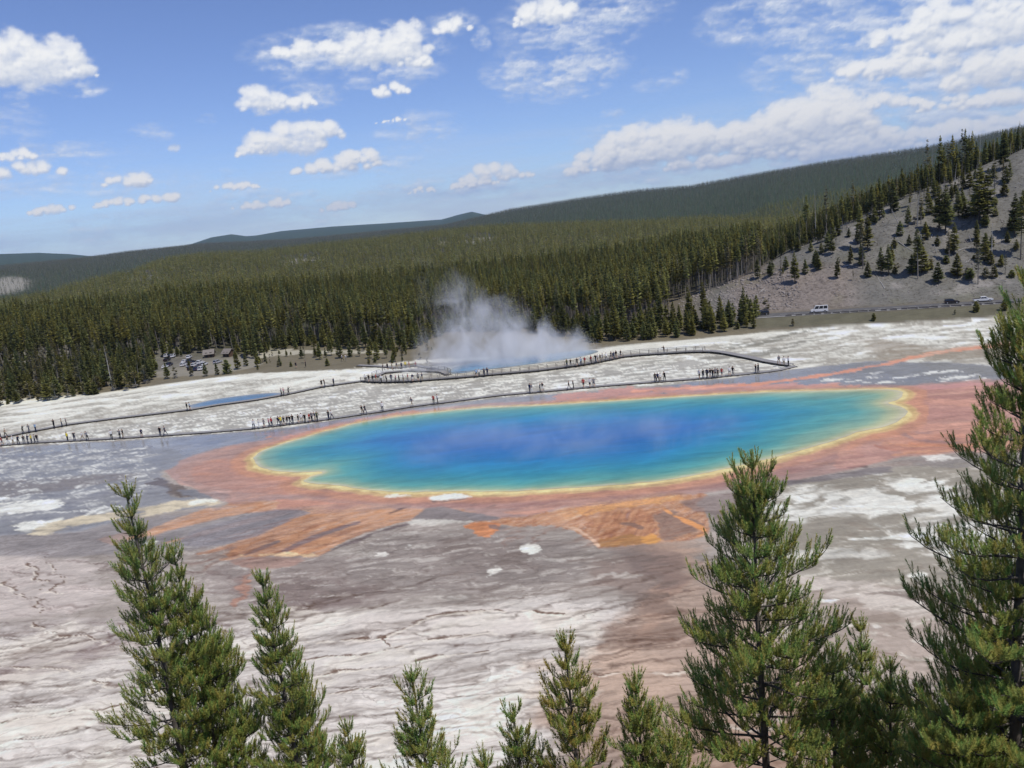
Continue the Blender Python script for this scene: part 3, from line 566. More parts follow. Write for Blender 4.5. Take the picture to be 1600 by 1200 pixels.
# drainage lines and terrace lips: wandering thin rills
def rills(region, n, ang, lmin, lmax, dark, a=.8, seed=1, wob=1.0, lip=.35, curv=0.0, wpx=1.0):
    rg = np.random.default_rng(seed); rm = poly_fill(region); L = np.zeros((CH, CW), np.float32); Lp = np.zeros((CH, CW), np.float32)
    R_ = np.asarray(region, float); bx = (R_[:, 0].min(), R_[:, 0].max()); by = (R_[:, 1].min(), R_[:, 1].max()); P0 = []
    while len(P0) < n:
        x, y = rg.uniform(*bx), rg.uniform(*by); xi, yi = int(x-CX0), int(y-CY0)
        if 0 <= xi < CW and 0 <= yi < CH and rm[yi, xi] > 0: P0.append((x, y))
    P = np.array(P0); ln = rg.uniform(lmin, lmax, n)**1.0; w0 = rg.uniform(.45, 1.0, n); k = int(lmax/0.5); ph = rg.random(n)*99
    x, y = P[:, 0].copy(), P[:, 1].copy()
    for i in range(k):
        al = ln > i*.5
        th = ang+curv*(x-700)/900+wob*(0.5*fbm(x/110, y/45, 2, seed=seed+5)+0.9*fbm(x/17+ph, y/9, 3, seed=seed+6))
        x = x+np.cos(th)*.5; y = y+np.sin(th)*.5*0.75
        u = x-CX0; v = y-CY0; ok = al & (u > 1) & (u < CW-3) & (v > 1) & (v < CH-4)
        iu = u[ok].astype(int); iv = v[ok].astype(int); fu = u[ok]-iu; fv = v[ok]-iv
        w = w0[ok]*np.clip(np.minimum(i*.5, ln[ok]-i*.5)/25, 0, 1)*(0.75+.5*fbm(x[ok]/23, y[ok]/23, 2, seed=seed+9))*wpx
        for du, dv, q in ((0, 0, (1-fu)*(1-fv)), (1, 0, fu*(1-fv)), (0, 1, (1-fu)*fv), (1, 1, fu*fv)):
            np.maximum.at(L, (iv+dv, iu+du), (w*np.sqrt(q)).astype(np.float32))
            np.maximum.at(Lp, (iv+dv+2, iu+du), (w*np.sqrt(q)).astype(np.float32))
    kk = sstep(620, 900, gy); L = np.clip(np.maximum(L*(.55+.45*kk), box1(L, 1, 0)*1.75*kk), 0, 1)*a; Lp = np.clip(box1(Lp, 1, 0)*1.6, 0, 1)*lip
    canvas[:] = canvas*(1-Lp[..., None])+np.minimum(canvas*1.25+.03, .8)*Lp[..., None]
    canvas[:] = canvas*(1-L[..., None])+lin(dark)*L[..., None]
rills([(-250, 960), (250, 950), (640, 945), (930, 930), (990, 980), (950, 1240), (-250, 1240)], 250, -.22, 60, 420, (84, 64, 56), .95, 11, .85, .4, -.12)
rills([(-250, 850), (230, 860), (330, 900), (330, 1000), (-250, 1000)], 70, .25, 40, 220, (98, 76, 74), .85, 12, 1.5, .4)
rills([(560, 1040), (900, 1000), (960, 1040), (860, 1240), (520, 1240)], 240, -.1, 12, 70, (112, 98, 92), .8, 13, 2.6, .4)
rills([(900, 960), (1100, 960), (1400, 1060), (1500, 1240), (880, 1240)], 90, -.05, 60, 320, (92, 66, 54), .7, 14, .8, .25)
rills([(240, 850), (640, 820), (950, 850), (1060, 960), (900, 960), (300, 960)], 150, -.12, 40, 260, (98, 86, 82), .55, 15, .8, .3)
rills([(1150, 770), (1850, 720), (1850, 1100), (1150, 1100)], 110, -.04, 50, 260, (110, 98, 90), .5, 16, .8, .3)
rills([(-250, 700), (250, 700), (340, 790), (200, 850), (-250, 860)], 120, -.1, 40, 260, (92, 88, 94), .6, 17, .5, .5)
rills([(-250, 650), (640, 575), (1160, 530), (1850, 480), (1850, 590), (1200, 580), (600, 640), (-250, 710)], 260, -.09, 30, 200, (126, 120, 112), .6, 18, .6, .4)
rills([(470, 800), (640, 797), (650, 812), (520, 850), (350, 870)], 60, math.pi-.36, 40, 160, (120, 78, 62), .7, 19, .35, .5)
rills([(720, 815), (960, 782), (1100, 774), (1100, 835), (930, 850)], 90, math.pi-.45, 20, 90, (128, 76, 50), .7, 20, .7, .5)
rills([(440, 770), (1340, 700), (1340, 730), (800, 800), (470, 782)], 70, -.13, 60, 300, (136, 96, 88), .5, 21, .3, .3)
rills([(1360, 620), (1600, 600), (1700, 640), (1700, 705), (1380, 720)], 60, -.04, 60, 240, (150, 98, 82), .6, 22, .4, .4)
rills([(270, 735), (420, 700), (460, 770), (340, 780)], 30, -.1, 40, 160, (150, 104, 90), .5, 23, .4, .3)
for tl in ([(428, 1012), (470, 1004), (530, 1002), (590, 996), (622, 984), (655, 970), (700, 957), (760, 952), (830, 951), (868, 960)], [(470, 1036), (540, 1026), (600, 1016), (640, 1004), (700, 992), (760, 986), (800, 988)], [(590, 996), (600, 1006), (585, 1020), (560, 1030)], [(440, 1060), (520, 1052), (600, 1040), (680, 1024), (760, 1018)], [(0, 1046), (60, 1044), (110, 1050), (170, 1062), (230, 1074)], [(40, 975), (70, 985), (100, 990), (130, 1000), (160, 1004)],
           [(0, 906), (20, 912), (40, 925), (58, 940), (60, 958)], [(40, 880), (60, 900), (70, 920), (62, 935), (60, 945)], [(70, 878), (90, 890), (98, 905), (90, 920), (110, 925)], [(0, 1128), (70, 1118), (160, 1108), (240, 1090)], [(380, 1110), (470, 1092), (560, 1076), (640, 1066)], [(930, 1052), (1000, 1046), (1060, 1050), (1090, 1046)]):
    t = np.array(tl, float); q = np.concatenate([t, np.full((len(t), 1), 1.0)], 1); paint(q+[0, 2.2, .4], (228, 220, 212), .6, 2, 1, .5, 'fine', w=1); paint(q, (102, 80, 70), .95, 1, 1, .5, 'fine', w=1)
# streaked relief of colour over everything painted so far, stronger on bare sinter
_st = 0.24*N['strk2']+0.24*N['s3']+0.10*N['fine']+0.16*N['strk']
_st = _st*(1-0.35*sstep(640, 560, gy))*(1-.45*sstep(900, 980, gy))
canvas *= (1+_st)[..., None]*np.array([1.10, 1.07, 0.905], np.float32)*(1+.12*sstep(860, 980, gy)*(1-MATS))[..., None]
NOWARP = np.zeros((CH, CW), np.float32); _m = poly_fill(POOL); NOWARP = np.clip(blur(_m, 14, 5)*2.2, 0, 1); NOWARP = np.maximum(NOWARP, .85*np.clip(blur(MATS, 10, 4)*1.5, 0, 1))
del N['rdg']

P2_PX = [(296, 634), (330, 625), (370, 619), (420, 614), (440, 615), (425, 621), (400, 626), (350, 633), (310, 638)]
P3_PX = [(700, 581), (716, 572), (760, 563), (810, 557), (870, 551), (915, 547), (935, 549), (915, 556), (870, 564), (800, 573), (750, 579), (715, 584)]
# ------------------------------------------------------------------ ground sheet
def ground():
    az = np.concatenate([np.arange(-180, -46, 4.0), np.arange(-46, -42, .5), np.arange(-42, 42.01, 0.1), np.arange(42.5, 46, .5), np.arange(46, 180.1, 4.0)])
    az[-1] = 180
    near = np.concatenate([[0.3, 3, 8, 15, 22, 30, 36, 40], CAM_H/np.tan(np.radians(np.arange(43.0, 9.0, -0.078)))])
    mid = np.arange(near[-1]+0.8, 362, 0.85)
    farr = np.exp(np.linspace(np.log(365), np.log(30000), 190))
    r = np.concatenate([near, mid, farr])
    A, R = np.meshgrid(np.radians(az), r)
    X = R*np.sin(A); Y = R*np.cos(A)
    Z = H(X, Y)
    fr = sstep(90, 45, R)
    Z = Z + np.where(Z > 0.5, fr*fbm(X/3, Y/3, 3, seed=8)*0.25, 0)
    # micro relief: terraces of the sinter flat
    flat = (Z < 0.3) & (R < 330)
    Z = Z + np.where(flat, 0.035*fbm(X/7, Y/5, 4, seed=12)-0.012, 0)*sstep(330, 250, R)
    PX, PY = proj(X, Y, Z*0)
    _u = np.clip(PX-CX0, 0, CW-1).astype(int); _v = np.clip(PY-CY0, 0, CH-1).astype(int); wgt = 1-NOWARP[_v, _u]
    dx = (3.0*fbm(X/9, Y/5, 4, seed=81)+0.9*fbm(X/2.5, Y/1.3, 3, seed=82))*wgt; dy = (1.0*fbm(X/16, Y/5, 4, seed=83)+0.45*fbm(X/4, Y/1.1, 3, seed=84))*wgt
    PX, PY = proj(X+dx, Y+dy, Z*0)
    u = np.clip(PX-CX0, 1, CW-2.01); v = np.clip(PY-CY0, 1, CH-2.01)
    iu = u.astype(int); iv = v.astype(int); fu = (u-iu); fv = (v-iv)
    def samp(a):
        e = (lambda q: q[..., None]) if a.ndim == 3 else (lambda q: q)
        return a[iv, iu]*e((1-fu)*(1-fv))+a[iv, iu+1]*e(fu*(1-fv))+a[iv+1, iu]*e((1-fu)*fv)+a[iv+1, iu+1]*e(fu*fv)
    C = samp(canvas); Wt = samp(WET); Ck = samp(CRK)
    # basin floors under the three pools
    for q_, dep, e0 in ((POOLW[::2], .30, 1.2), (densify(P2_PX, 4, .2, 5), .2, .3), (densify(P3_PX, 4, .3, 6), .2, .4)):
        sel = (X > q_[:, 0].min()) & (X < q_[:, 0].max()) & (Y > q_[:, 1].min()) & (Y < q_[:, 1].max())
        D_ = sdist(X[sel], Y[sel], q_); Zs = Z[sel]; k_ = sstep(-1.5, 0.2, D_); Zs = Zs*(1-k_)-dep*sstep(e0, e0+2.0, D_); Z[sel] = Zs
    behind = (Y < 5) | (PX < CX0) | (PX > CX0+CW-3) | (PY > CY0+CH-2)
    nn = fbm(X/25, Y/25, 4, seed=30)[..., None]
    C = np.where(behind[..., None], lin((172, 165, 163))*(1+0.25*nn), C); Wt = np.where(behind, 0, Wt)
    # forest floor, hills
    n2 = fbm(X/60, Y/60, 5, seed=31); n3 = fbm(X/5, Y/5, 5, seed=32, g=0.6)
    azd = np.degrees(A); rr, rz = road_r(azd); r1 = np.interp(azd, L1[0], L1[1]); z1 = np.interp(azd, L1[0], L1[2])
    hillm = sstep(3, 8, z1)*sstep(rr+3, rr+7, R)*(1-sstep(r1*1.02, r1*1.1, R))
    soil = lin((112, 104, 88))*(1+0.25*n3[..., None])
    floor_ = lin((70, 70, 48))*(1+0.3*n3[..., None])
    m = sstep(255, 300, R)[..., None]*(1-0)
    notbasin = sstep(0.25, 0.6, Z)[..., None]
    C = C*(1-notbasin)+soil*notbasin
    fl = sstep(300, 340, R)*(1-hillm)
    C = C*(1-fl[..., None])+floor_*fl[..., None]
    n4 = fbm(X/11, Y/11, 5, seed=33)
    hc = lin((122, 119, 110))*(1+0.16*n3+0.18*n4)[..., None]
    pale = sstep(0.12, 0.5, n4+0.3*n3)[..., None]
    hc = hc*(1-0.45*pale)+lin((176, 168, 160))*0.45*pale
    # rocky, warmer outcrop at the west foot of the hill; grass tint higher up
    oc = sstep(15.5, 17.5, azd)*(1-sstep(23.5, 26, azd))*(1-sstep(10, 16, Z))
    rk = fbm(X/2.2, Z/1.2+Y/3, 4, seed=35, ridge=True)
    hc = hc*(1-oc[..., None])+oc[..., None]*lin((132, 122, 112))*(1+0.45*rk[..., None])
    gr = sstep(0.1, 0.5, fbm(X/20, Y/20, 4, seed=36))[..., None]*0.3
    hc = hc*(1-gr)+lin((112, 112, 78))*gr
    C = C*(1-hillm[..., None])+hc*hillm[..., None]
    # embankment grass between road and flat
    emb = sstep(0.35, 0.9, Z)*(1-sstep(rr-5, rr-4, R))*sstep(12, 16, azd)
    C = C*(1-emb[..., None])+(lin((106, 102, 82))*(1+0.3*n3[..., None]))*emb[..., None]
    # far slopes carry dark wood too far to show single trees
    fw = sstep(700, 1600, R)[..., None]
    C = C*(1-fw)+lin((62, 74, 50))*(1+0.25*n2[..., None])*fw
    # pale cliffs and clearings in the far woods
    for (px, py, rx, ry, rg) in [(458, 409, 26, 4, 1450), (492, 404, 12, 3, 1500), (222, 435, 26, 4, 1150), (750, 375, 26, 4, 1300), (690, 380, 12, 3, 1300), (8, 446, 30, 11, 1500)]:
        a0, e0 = azim(px, py); 
        el = np.degrees(np.arctan2(Z-CAM_H, R))
        q = ((azd-a0)*21/rx)**2+((el-e0)*21/ry)**2
        mm = sstep(1.3, 0.6, q+0.8*n3)*sstep(600, 800, R)
        C = C*(1-mm[..., None])+lin((150, 145, 130))*mm[..., None]
    Wt = Wt*(1-np.clip(notbasin[..., 0]+fl, 0, 1)); Ck = Ck*(1-np.clip(notbasin[..., 0]+fl, 0, 1))
    hs = (R < 100) & (Z > 0.6)
    C = np.where(hs[..., None], lin((120, 108, 90))*(1+0.3*n3[..., None]), C)
    nr, nc = X.shape
    idx = np.arange(nr*nc).reshape(nr, nc)
    F = np.stack([idx[:-1, :-1], idx[:-1, 1:], idx[1:, 1:], idx[1:, :-1]], -1).reshape(-1, 4)[:, ::-1]
    me = new_mesh('ground', np.stack([X, Y, Z], -1).reshape(-1, 3), F, True)
    set_col(me, 'Col', np.clip(C, 0.004, 0.82).reshape(-1, 3)); set_f(me, 'wet', Wt); set_f(me, 'crack', Ck); set_f(me, 'hill', np.clip(hillm+fl*0.3, 0, 1))
    s = NT('sinter_ground')
    P = s.pos(); c = s.attr('Col').outputs['Color']; wet = s.attr('wet').outputs['Fac']; crk = s.attr('crack').outputs['Fac']; hl = s.attr('hill').outputs['Fac']
    n1 = s.noise(P, 1.6, 6, 0.65); n2 = s.noise(s.scale(P, (0.35, 1.0, 1)), 0.9, 6, 0.62, 0.4); n3 = s.noise(P, 0.12, 3)
    # fine colour grain
    n5 = s.noise(s.scale(P, (0.16, 1.0, 1)), 1.7, 6, 0.68, 0.5)
    g = s.math('ADD', s.ramp(n1, 0.25, 0.75, -0.12, 0.12, False), s.math('ADD', s.ramp(n2, 0.25, 0.75, -0.09, 0.09, False), s.ramp(n5, 0.3, 0.7, -0.09, 0.09, False)))
    v = s.n('ShaderNodeVectorMath', _operation='SCALE', i0=c); s.put(v, 'i3', s.math('ADD', g, 1.0))
    # terrace rims: iso-lines of a warped slope
    warp = s.noise(s.scale(P, (0.5, 1, 1)), 0.075, 5, 0.55)
    sx = s.t.nodes.new('ShaderNodeSeparateXYZ'); s.t.links.new(P, sx.inputs[0])
    hgt = s.math('ADD', s.math('MULTIPLY', warp, 9.0), s.math('MULTIPLY', sx.outputs[1], 0.42))
    hgt = s.math('ADD', hgt, s.math('MULTIPLY', s.noise(s.scale(P, (.6, 1, 1)), 0.6, 4, .6), 0.75))
    fr = s.math('FRACT', hgt)
    l1 = s.math('SUBTRACT', 1.0, s.ramp(s.math('ABSOLUTE', s.math('SUBTRACT', fr, 0.5)), 0.0, 0.10))
    dens = s.ramp(s.noise(s.scale(P, (1, .6, 1)), 0.05, 2), 0.40, 0.52)
    l1 = s.math('MULTIPLY', l1, dens)
    fr2 = s.math('FRACT', s.math('MULTIPLY', hgt, 2.7))
    l2 = s.math('SUBTRACT', 1.0, s.ramp(s.math('ABSOLUTE', s.math('SUBTRACT', fr2, 0.5)), 0.0, 0.13))
    l2 = s.math('MULTIPLY', l2, s.ramp(s.noise(P, 0.045, 2), 0.44, 0.54))
    # polygonal cracks
    wv = s.n('ShaderNodeVectorMath', _operation='ADD', i0=s.scale(P, (0.75, 1.0, 0)))
    nw = s.n('ShaderNodeTexNoise', Vector=P, Scale=0.8, Detail=3.0); wsc = s.scale(nw.outputs['Color'], (1.6, 1.6, 0)); s.put(wv, 'i1', wsc)
    vo = s.n('ShaderNodeTexVoronoi', _feature='DISTANCE_TO_EDGE', Vector=wv.outputs[0], Scale=0.42)
    l3 = s.math('SUBTRACT', 1.0, s.ramp(vo.outputs[0], 0.0, 0.075))
    l3 = s.math('MULTIPLY', l3, s.ramp(s.noise(P, 0.06, 2, 0.5, 0.3), 0.48, 0.6))
    ln = s.math('MULTIPLY', s.math('MAXIMUM', s.math('MAXIMUM', l1, s.math('MULTIPLY', l2, 0.85)), s.math('MULTIPLY', l3, 0.85)), crk, clamp=True)
    ln = s.math('MULTIPLY', ln, s.ramp(n1, 0.3, 0.55, 0.3, 1.0))
    dark = s.mix(1.0, v.outputs[0], (0.30, 0.225, 0.20, 1), 'MULTIPLY')
    col = s.mix(s.math('MULTIPLY', ln, 0.9), v.outputs[0], dark)
    # rock speckle on the bare hill
    spk = s.noise(P, 0.9, 8, 0.75)
    col = s.mix(s.math('MULTIPLY', hl, s.ramp(spk, 0.5, 0.62)), col, s.mix(1.0, col, (0.55, 0.53, 0.5, 1), 'MULTIPLY'))
    rough = s.math('SUBTRACT', s.math('SUBTRACT', 0.9, s.math('MULTIPLY', wet, 0.78)), s.math('MULTIPLY', s.math('MULTIPLY', s.ramp(n3, .4, .6), wet), -0.12))
    hb = s.math('SUBTRACT', s.math('ADD', s.math('MULTIPLY', n1, 0.6), s.math('MULTIPLY', spk, s.math('MULTIPLY', hl, 6.0))), s.math('MULTIPLY', ln, 0.6))
    bs = s.math('SUBTRACT', 0.55, s.math('MULTIPLY', wet, 0.53))
    nb = s.n('ShaderNodeBump', Distance=0.12, Height=hb, Strength=bs)
    s.bsdf(col, rough, s.ramp(wet, 0, 1, 0.15, 0.5, False), nb.outputs[0])
    o = link('ground', me, None, s.mat)
    tag(o, 'pale streaked sinter flat with orange mats, rising to wooded hills and a bare slope', 'ground', kind='structure')
ground()

# ------------------------------------------------------------------ hot spring water
def water(name, P, step, z, cols, dist, deff, label, group=None, streak=0.2):
    inside = []
    x0, y0 = P.min(0); x1, y1 = P.max(0)
    gxx, gyy = np.meshgrid(np.arange(x0, x1, step), np.arange(y0, y1, step))
    gxx = gxx+(np.arange(gxx.shape[0]) % 2)[:, None]*step*0.5
    D = sdist(gxx, gyy, P)
    k = D > step*0.5
    pts = np.concatenate([P, np.stack([gxx[k], gyy[k]], 1)])
    n = len(P)
    res = geometry.delaunay_2d_cdt([Vector(p) for p in pts], [(i, (i+1) % n) for i in range(n)], [], 1, 1e-5)
    V = np.array([(v.x, v.y, 0) for v in res[0]]); F = [f for f in res[2]]
    F = np.array([f if (V[f[1], 0]-V[f[0], 0])*(V[f[2], 1]-V[f[0], 1])-(V[f[1], 1]-V[f[0], 1])*(V[f[2], 0]-V[f[0], 0]) > 0 else f[::-1] for f in F])
    me = new_mesh(name, V, F, True)
    d = np.maximum(sdist(V[:, 0], V[:, 1], P), 0)
    d = deff(V[:, 0], V[:, 1], d)
    C = np.stack([np.interp(d, dist, lin(np.array(cols))[:, i]) for i in range(3)], 1)
    set_col(me, 'Col', C)
    s = NT(name+'_surface'); Pn = s.objc(); c = s.attr('Col').outputs['Color']
    st = s.noise(s.scale(Pn, (0.22, 0.8, 1)), 0.35, 5, 0.6, 0.6)
    st2 = s.noise(s.scale(Pn, (0.5, 1.4, 1)), 1.1, 3)
    f = s.math('ADD', s.ramp(st, 0.3, 0.7, 1-streak, 1+streak, False), s.ramp(st2, 0.3, 0.7, -0.07, 0.07, False))
    v = s.n('ShaderNodeVectorMath', _operation='SCALE', i0=c); s.put(v, 'i3', f)
    rip = s.noise(s.scale(Pn, (1, 1.8, 1)), 2.2, 4)
    nb = s.n('ShaderNodeBump', Strength=0.25, Distance=0.06, Height=rip)
    s.bsdf(v.outputs[0], 0.12, 0.22, nb.outputs[0])
    o = link(name, me, None, s.mat); o.location = (0, 0, z)
    tag(o, label, 'hot spring', group, 'structure'); return o
def _deff(x, y, d):
    px, py = proj(x, y, 0*x)
    d = d*(1-0.62*sstep(1000, 1330, px))*(1-0.42*sstep(680, 430, px))
    d = d+1.6*fbm(x/9, y/5, 4, seed=41)*sstep(0.5, 4, d)
    # shallow shelf at the right end
    sh = sstep(1330, 1395, px)*(1-sstep(7, 12, d))
    return np.maximum(d*(1-0.55*sh), 0)
water('water', POOLW, 0.9, 0.03, [(214, 202, 160), (192, 192, 136), (146, 176, 138), (92, 160, 146), (56, 142, 154), (42, 132, 168), (32, 118, 170), (28, 106, 168), (26, 100, 166)],
      [0, 0.3, 0.9, 3.0, 7.2, 11.5, 16, 21, 29], _deff, 'large oval hot spring, deep blue in the middle and green to yellow at the rim')
P2 = densify(P2_PX, 4, .2, 5)
water('water', P2, 0.8, 0.03, [(166, 158, 142), (146, 150, 146), (122, 140, 148), (96, 124, 144)], [0, .7, 1.8, 4], lambda x, y, d: d, 'small pale turquoise pool between the upper boardwalk and the white flat')
P3 = densify(P3_PX, 4, .3, 6)
water('water', P3, 1.0, 0.03, [(150, 154, 146), (130, 156, 166), (105, 150, 176), (90, 142, 178)], [0, 1, 3, 7], lambda x, y, d: d, 'pale blue crater pool under the steam behind the railed boardwalk')

# ------------------------------------------------------------------ sky backdrop with the clouds
def sky():
    az = np.concatenate([np.arange(-180, -42, 3.0), np.arange(-42, 42.01, 0.09), np.arange(45, 181, 3.0)])
    el = np.concatenate([np.arange(-3, -1, .5), np.arange(-1, 24.5, 0.09), np.arange(25, 62, 1.5)])
    A, E = np.meshgrid(az, el)
    def pts2(px, py):
        a, e = azim(np.float64(px), np.float64(py)); return float(a), float(e)
    wx = fbm(A/2.2, E/1.6, 4, seed=51)*0.45; wy = fbm(A/2.2, E/1.6, 4, seed=52)*0.3
    bil = lambda s_, k, o: fbm(A/s_, E/(s_*0.8), o, seed=k, ridge=True)
    b1 = -bil(2.0, 61, 6); f1 = fbm(A/1.6, E/0.9, 6, seed=62, g=0.58); fs = fbm(A/2.8+f1*0.5, E/0.95+A/14, 6, seed=63, g=0.6)
    cum = np.zeros(A.shape); wisp = np.zeros(A.shape); base = np.zeros(A.shape)+0.5; crg = np.random.default_rng(12)
    def cumulus(px, py, rx, ry, s=1.0, n=None):
        a0, e0 = pts2(px, py); rx /= 21.0; ry /= 21.0
        n = n or int(7+rx*5)
        sl = (np.abs(A-a0) < rx*1.8+1) & (np.abs(E-e0) < ry*2.4+1)
        if not sl.any(): return
        a = A[sl]+wx[sl]*0.35; e = E[sl]+wy[sl]*0.35; D = np.full(a.shape, -9.0)
        for i in range(n):
            t = crg.uniform(-1, 1); hgt = (1-t*t)**0.7
            cx = a0+t*rx*0.85; q = ry*(0.35+0.65*hgt)*crg.uniform(0.6, 1.0)
            cy = e0-ry*0.7+q*crg.uniform(0.5, 1.2)
            rr = q*crg.uniform(0.7, 1.05)
            D = np.maximum(D, 1-np.hypot((a-cx)/(rr*1.35), (e-cy)/rr))
        bot = np.clip((e-(e0-ry*0.95))/(0.35*ry+0.05), -2, 1)   # flat base
        D = np.minimum(D, bot*0.8)
        new = D*s
        old = cum[sl]; take = new > old
        cum[sl] = np.where(take, new, old)
        base[sl] = np.where(take, np.clip((e-(e0-ry))/(2*ry), 0, 1), base[sl])
    def wispy(px, py, rx, ry, s=1.0):
        a0, e0 = pts2(px, py); rx /= 21.0; ry /= 21.0
        a = A+wx*1.2; e = E+wy*0.8
        D = 1-((np.abs(a-a0)/rx)**2.2+(np.abs(e-e0)/ry)**2)
        np.maximum(wisp, np.clip(D, 0, 1)**0.6*s, out=wisp)
    cum[:] = -1
    for c in [(1520, 50, 100, 30, .95), (1575, 100, 80, 34, 1.0), (1430, 100, 60, 22, .9), (1260, 195, 110, 46, 1.3), (1050, 225, 125, 38, 1.3), (1340, 225, 90, 24, 1.2), (1530, 205, 120, 18, 1.1), (1180, 240, 160, 18, 1.1)]: cumulus(*c)
    for c in [(35, 95, 85, 42), (100, 112, 45, 14), (480, 75, 55, 20), (600, 72, 85, 34), (648, 95, 30, 14), (412, 152, 36, 28), (455, 160, 42, 14), (605, 140, 38, 13), (445, 217, 62, 30), (495, 202, 42, 22), (395, 233, 28, 14), (520, 258, 78, 16), (560, 246, 42, 15),
              (612, 187, 26, 5), (1035, 215, 110, 32), (955, 245, 66, 24), (1135, 212, 42, 24), (905, 262, 30, 14), (1275, 180, 80, 36), (1220, 205, 55, 26), (1335, 200, 60, 24), (1250, 225, 90, 16), (775, 272, 66, 17), (740, 285, 44, 9), (200, 278, 36, 15), (30, 264, 58, 15), (25, 244, 34, 9),
              (180, 317, 36, 9), (250, 307, 30, 12), (82, 326, 32, 9), (412, 318, 55, 10), (530, 322, 36, 11), (365, 290, 40, 9), (660, 297, 26, 6), (1440, 95, 44, 24), (1395, 100, 30, 20), (1555, 100, 60, 24), (1420, 50, 50, 20), (1560, 40, 70, 34), (1500, 65, 50, 20), (1380, 160, 55, 16), (1480, 160, 40, 12), (1575, 150, 60, 18), (1580, 190, 60, 16), (1480, 200, 60, 12), (855, 20, 60, 20), (1500, 15, 70, 25), (1340, 110, 40, 16), (1430, 215, 60, 12), (705, 40, 34, 14),
              (-150, 180, 90, 40), (-350, 300, 80, 20), (1800, 60, 120, 60), (1900, 180, 120, 30), (2100, 0, 100, 50), (-260, 60, 60, 25)]:
        cumulus(*c)
    for c in [(545, 80, 165, 42, .9), (610, 115, 90, 26, .6), (105, 138, 62, 13, .8), (30, 155, 16, 14, .6), (490, 150, 60, 22, .7), (655, 205, 75, 36, .55), (710, 38, 45, 22, .8), (755, 60, 16, 20, .7), (870, 105, 120, 52, .9), (910, 25, 140, 48, .85), (840, 60, 60, 50, .6), (1200, 25, 110, 40, .8), (1030, 125, 48, 20, .5), (960, 178, 28, 9, .5),
              (1460, 60, 250, 100, 1.0), (1560, 120, 160, 90, .9), (1400, 130, 140, 50, .9), (1300, 225, 240, 60, .8), (1500, 190, 180, 60, .9), (1000, 262, 170, 36, .7), (700, 295, 190, 24, .7), (60, 238, 130, 14, .7), (60, 285, 130, 30, .5), (175, 345, 100, 16, .5), (400, 318, 130, 26, .6), (345, 300, 90, 36, .45), (240, 205, 32, 15, .55),
              (275, 231, 9, 7, .8), (200, 288, 80, 20, .6), (570, 262, 110, 20, .55), (150, 370, 260, 24, .45), (450, 345, 200, 20, .45), (820, 300, 120, 20, .5), (1700, 120, 300, 130, .9), (1030, 200, 160, 20, .5), (325, 185, 16, 8, .5), (515, 40, 14, 9, .5), (-200, 200, 200, 60, .6)]:
        wispy(*c)
    f2 = fbm(A/0.7, E/0.45, 5, seed=67, g=0.6); dc = cum*1.05+0.42*b1+0.27*f1+0.08*f2
    ac = sstep(0.04, 0.42, dc)*(0.80+0.20*sstep(0.3, 0.8, dc))
    dw = wisp*(0.72+1.0*fs+0.75*f1+0.3*f2)
    aw = sstep(0.08, 0.95, dw)*0.86
    hz = sstep(9, 0, E)*0.50*sstep(-0.35, 0.5, fbm(A/9, E/1.1, 5, seed=66)) + sstep(4, -1, E)*0.25
    # self shading of the vapour from its thickness towards the sun side (up and to the right-front)
    T = np.clip(dc, 0, 1.2)
    def shift(a, da, de):
        ia = int(round(da/0.09)); ie = int(round(de/0.09)); return np.roll(np.roll(a, -ie, 0), -ia, 1)
    g = (T-shift(T, -0.10, 0.22))*1.6+(T-shift(T, -0.25, 0.6))*0.9
    lit = np.clip(0.70+0.55*g+0.50*(base-0.42)-0.10*np.clip(T-0.55, 0, 1), 0.0, 1)
    shade, bright = lin((176, 190, 216)), lin((252, 252, 251))
    Cc = shade+(bright-shade)*lit[..., None]
    gw = np.clip(0.42+0.9*(fs-shift(fs, -0.1, 0.25))+0.25*fs, 0, 1)
    Cw = lin((170, 190, 224))+(lin((240, 243, 248))-lin((170, 190, 224)))*gw[..., None]
    Ch = lin((205, 214, 232))
    al = 1-(1-ac)*(1-aw)*(1-hz)
    Cm = Ch*np.ones(Cc.shape)
    Cm = Cm*(1-aw[..., None]/np.maximum(al, 1e-3)[..., None]*1.0)+Cw*(aw/np.maximum(al, 1e-3))[..., None]
    Cm = np.where(aw[..., None] > al[..., None]*0.98, Cw, Cm)
    Cm = Cm*(1-ac[..., None])+Cc*ac[..., None]
    warm = sstep(10, 2, E)[..., None]*ac[..., None]
    Cm = Cm*(1-0.10*warm*np.array([0, .35, .8]))
    al = al*sstep(60, 40, E)
    Rr = 45000.0; a = np.radians(A); e = np.radians(E)
    V = np.stack([Rr*np.cos(e)*np.sin(a), Rr*np.cos(e)*np.cos(a), CAM_H+Rr*np.sin(e)], -1).reshape(-1, 3)
    nr, nc = A.shape; idx = np.arange(nr*nc).reshape(nr, nc)
    F = np.stack([idx[:-1, :-1], idx[:-1, 1:], idx[1:, 1:], idx[1:, :-1]], -1).reshape(-1, 4)
    me = new_mesh('sky', V, F, True); set_col(me, 'Col', np.clip(Cm, 0, 1).reshape(-1, 3)); set_f(me, 'cover', np.clip(al, 0, 1))
    s = NT('cloud_sky'); em = s.n('ShaderNodeEmission', Color=s.attr('Col').outputs['Color'], Strength=1.0)
    tr = s.n('ShaderNodeBsdfTransparent'); mx = s.t.nodes.new('ShaderNodeMixShader')
    s.t.links.new(s.attr('cover').outputs['Fac'], mx.inputs[0]); s.t.links.new(tr.outputs[0], mx.inputs[1]); s.t.links.new(em.outputs[0], mx.inputs[2]); s.t.links.new(mx.outputs[0], s.out.inputs[0])
    s.mat.cycles.emission_sampling = 'NONE'
    o = link('sky', me, None, s.mat)
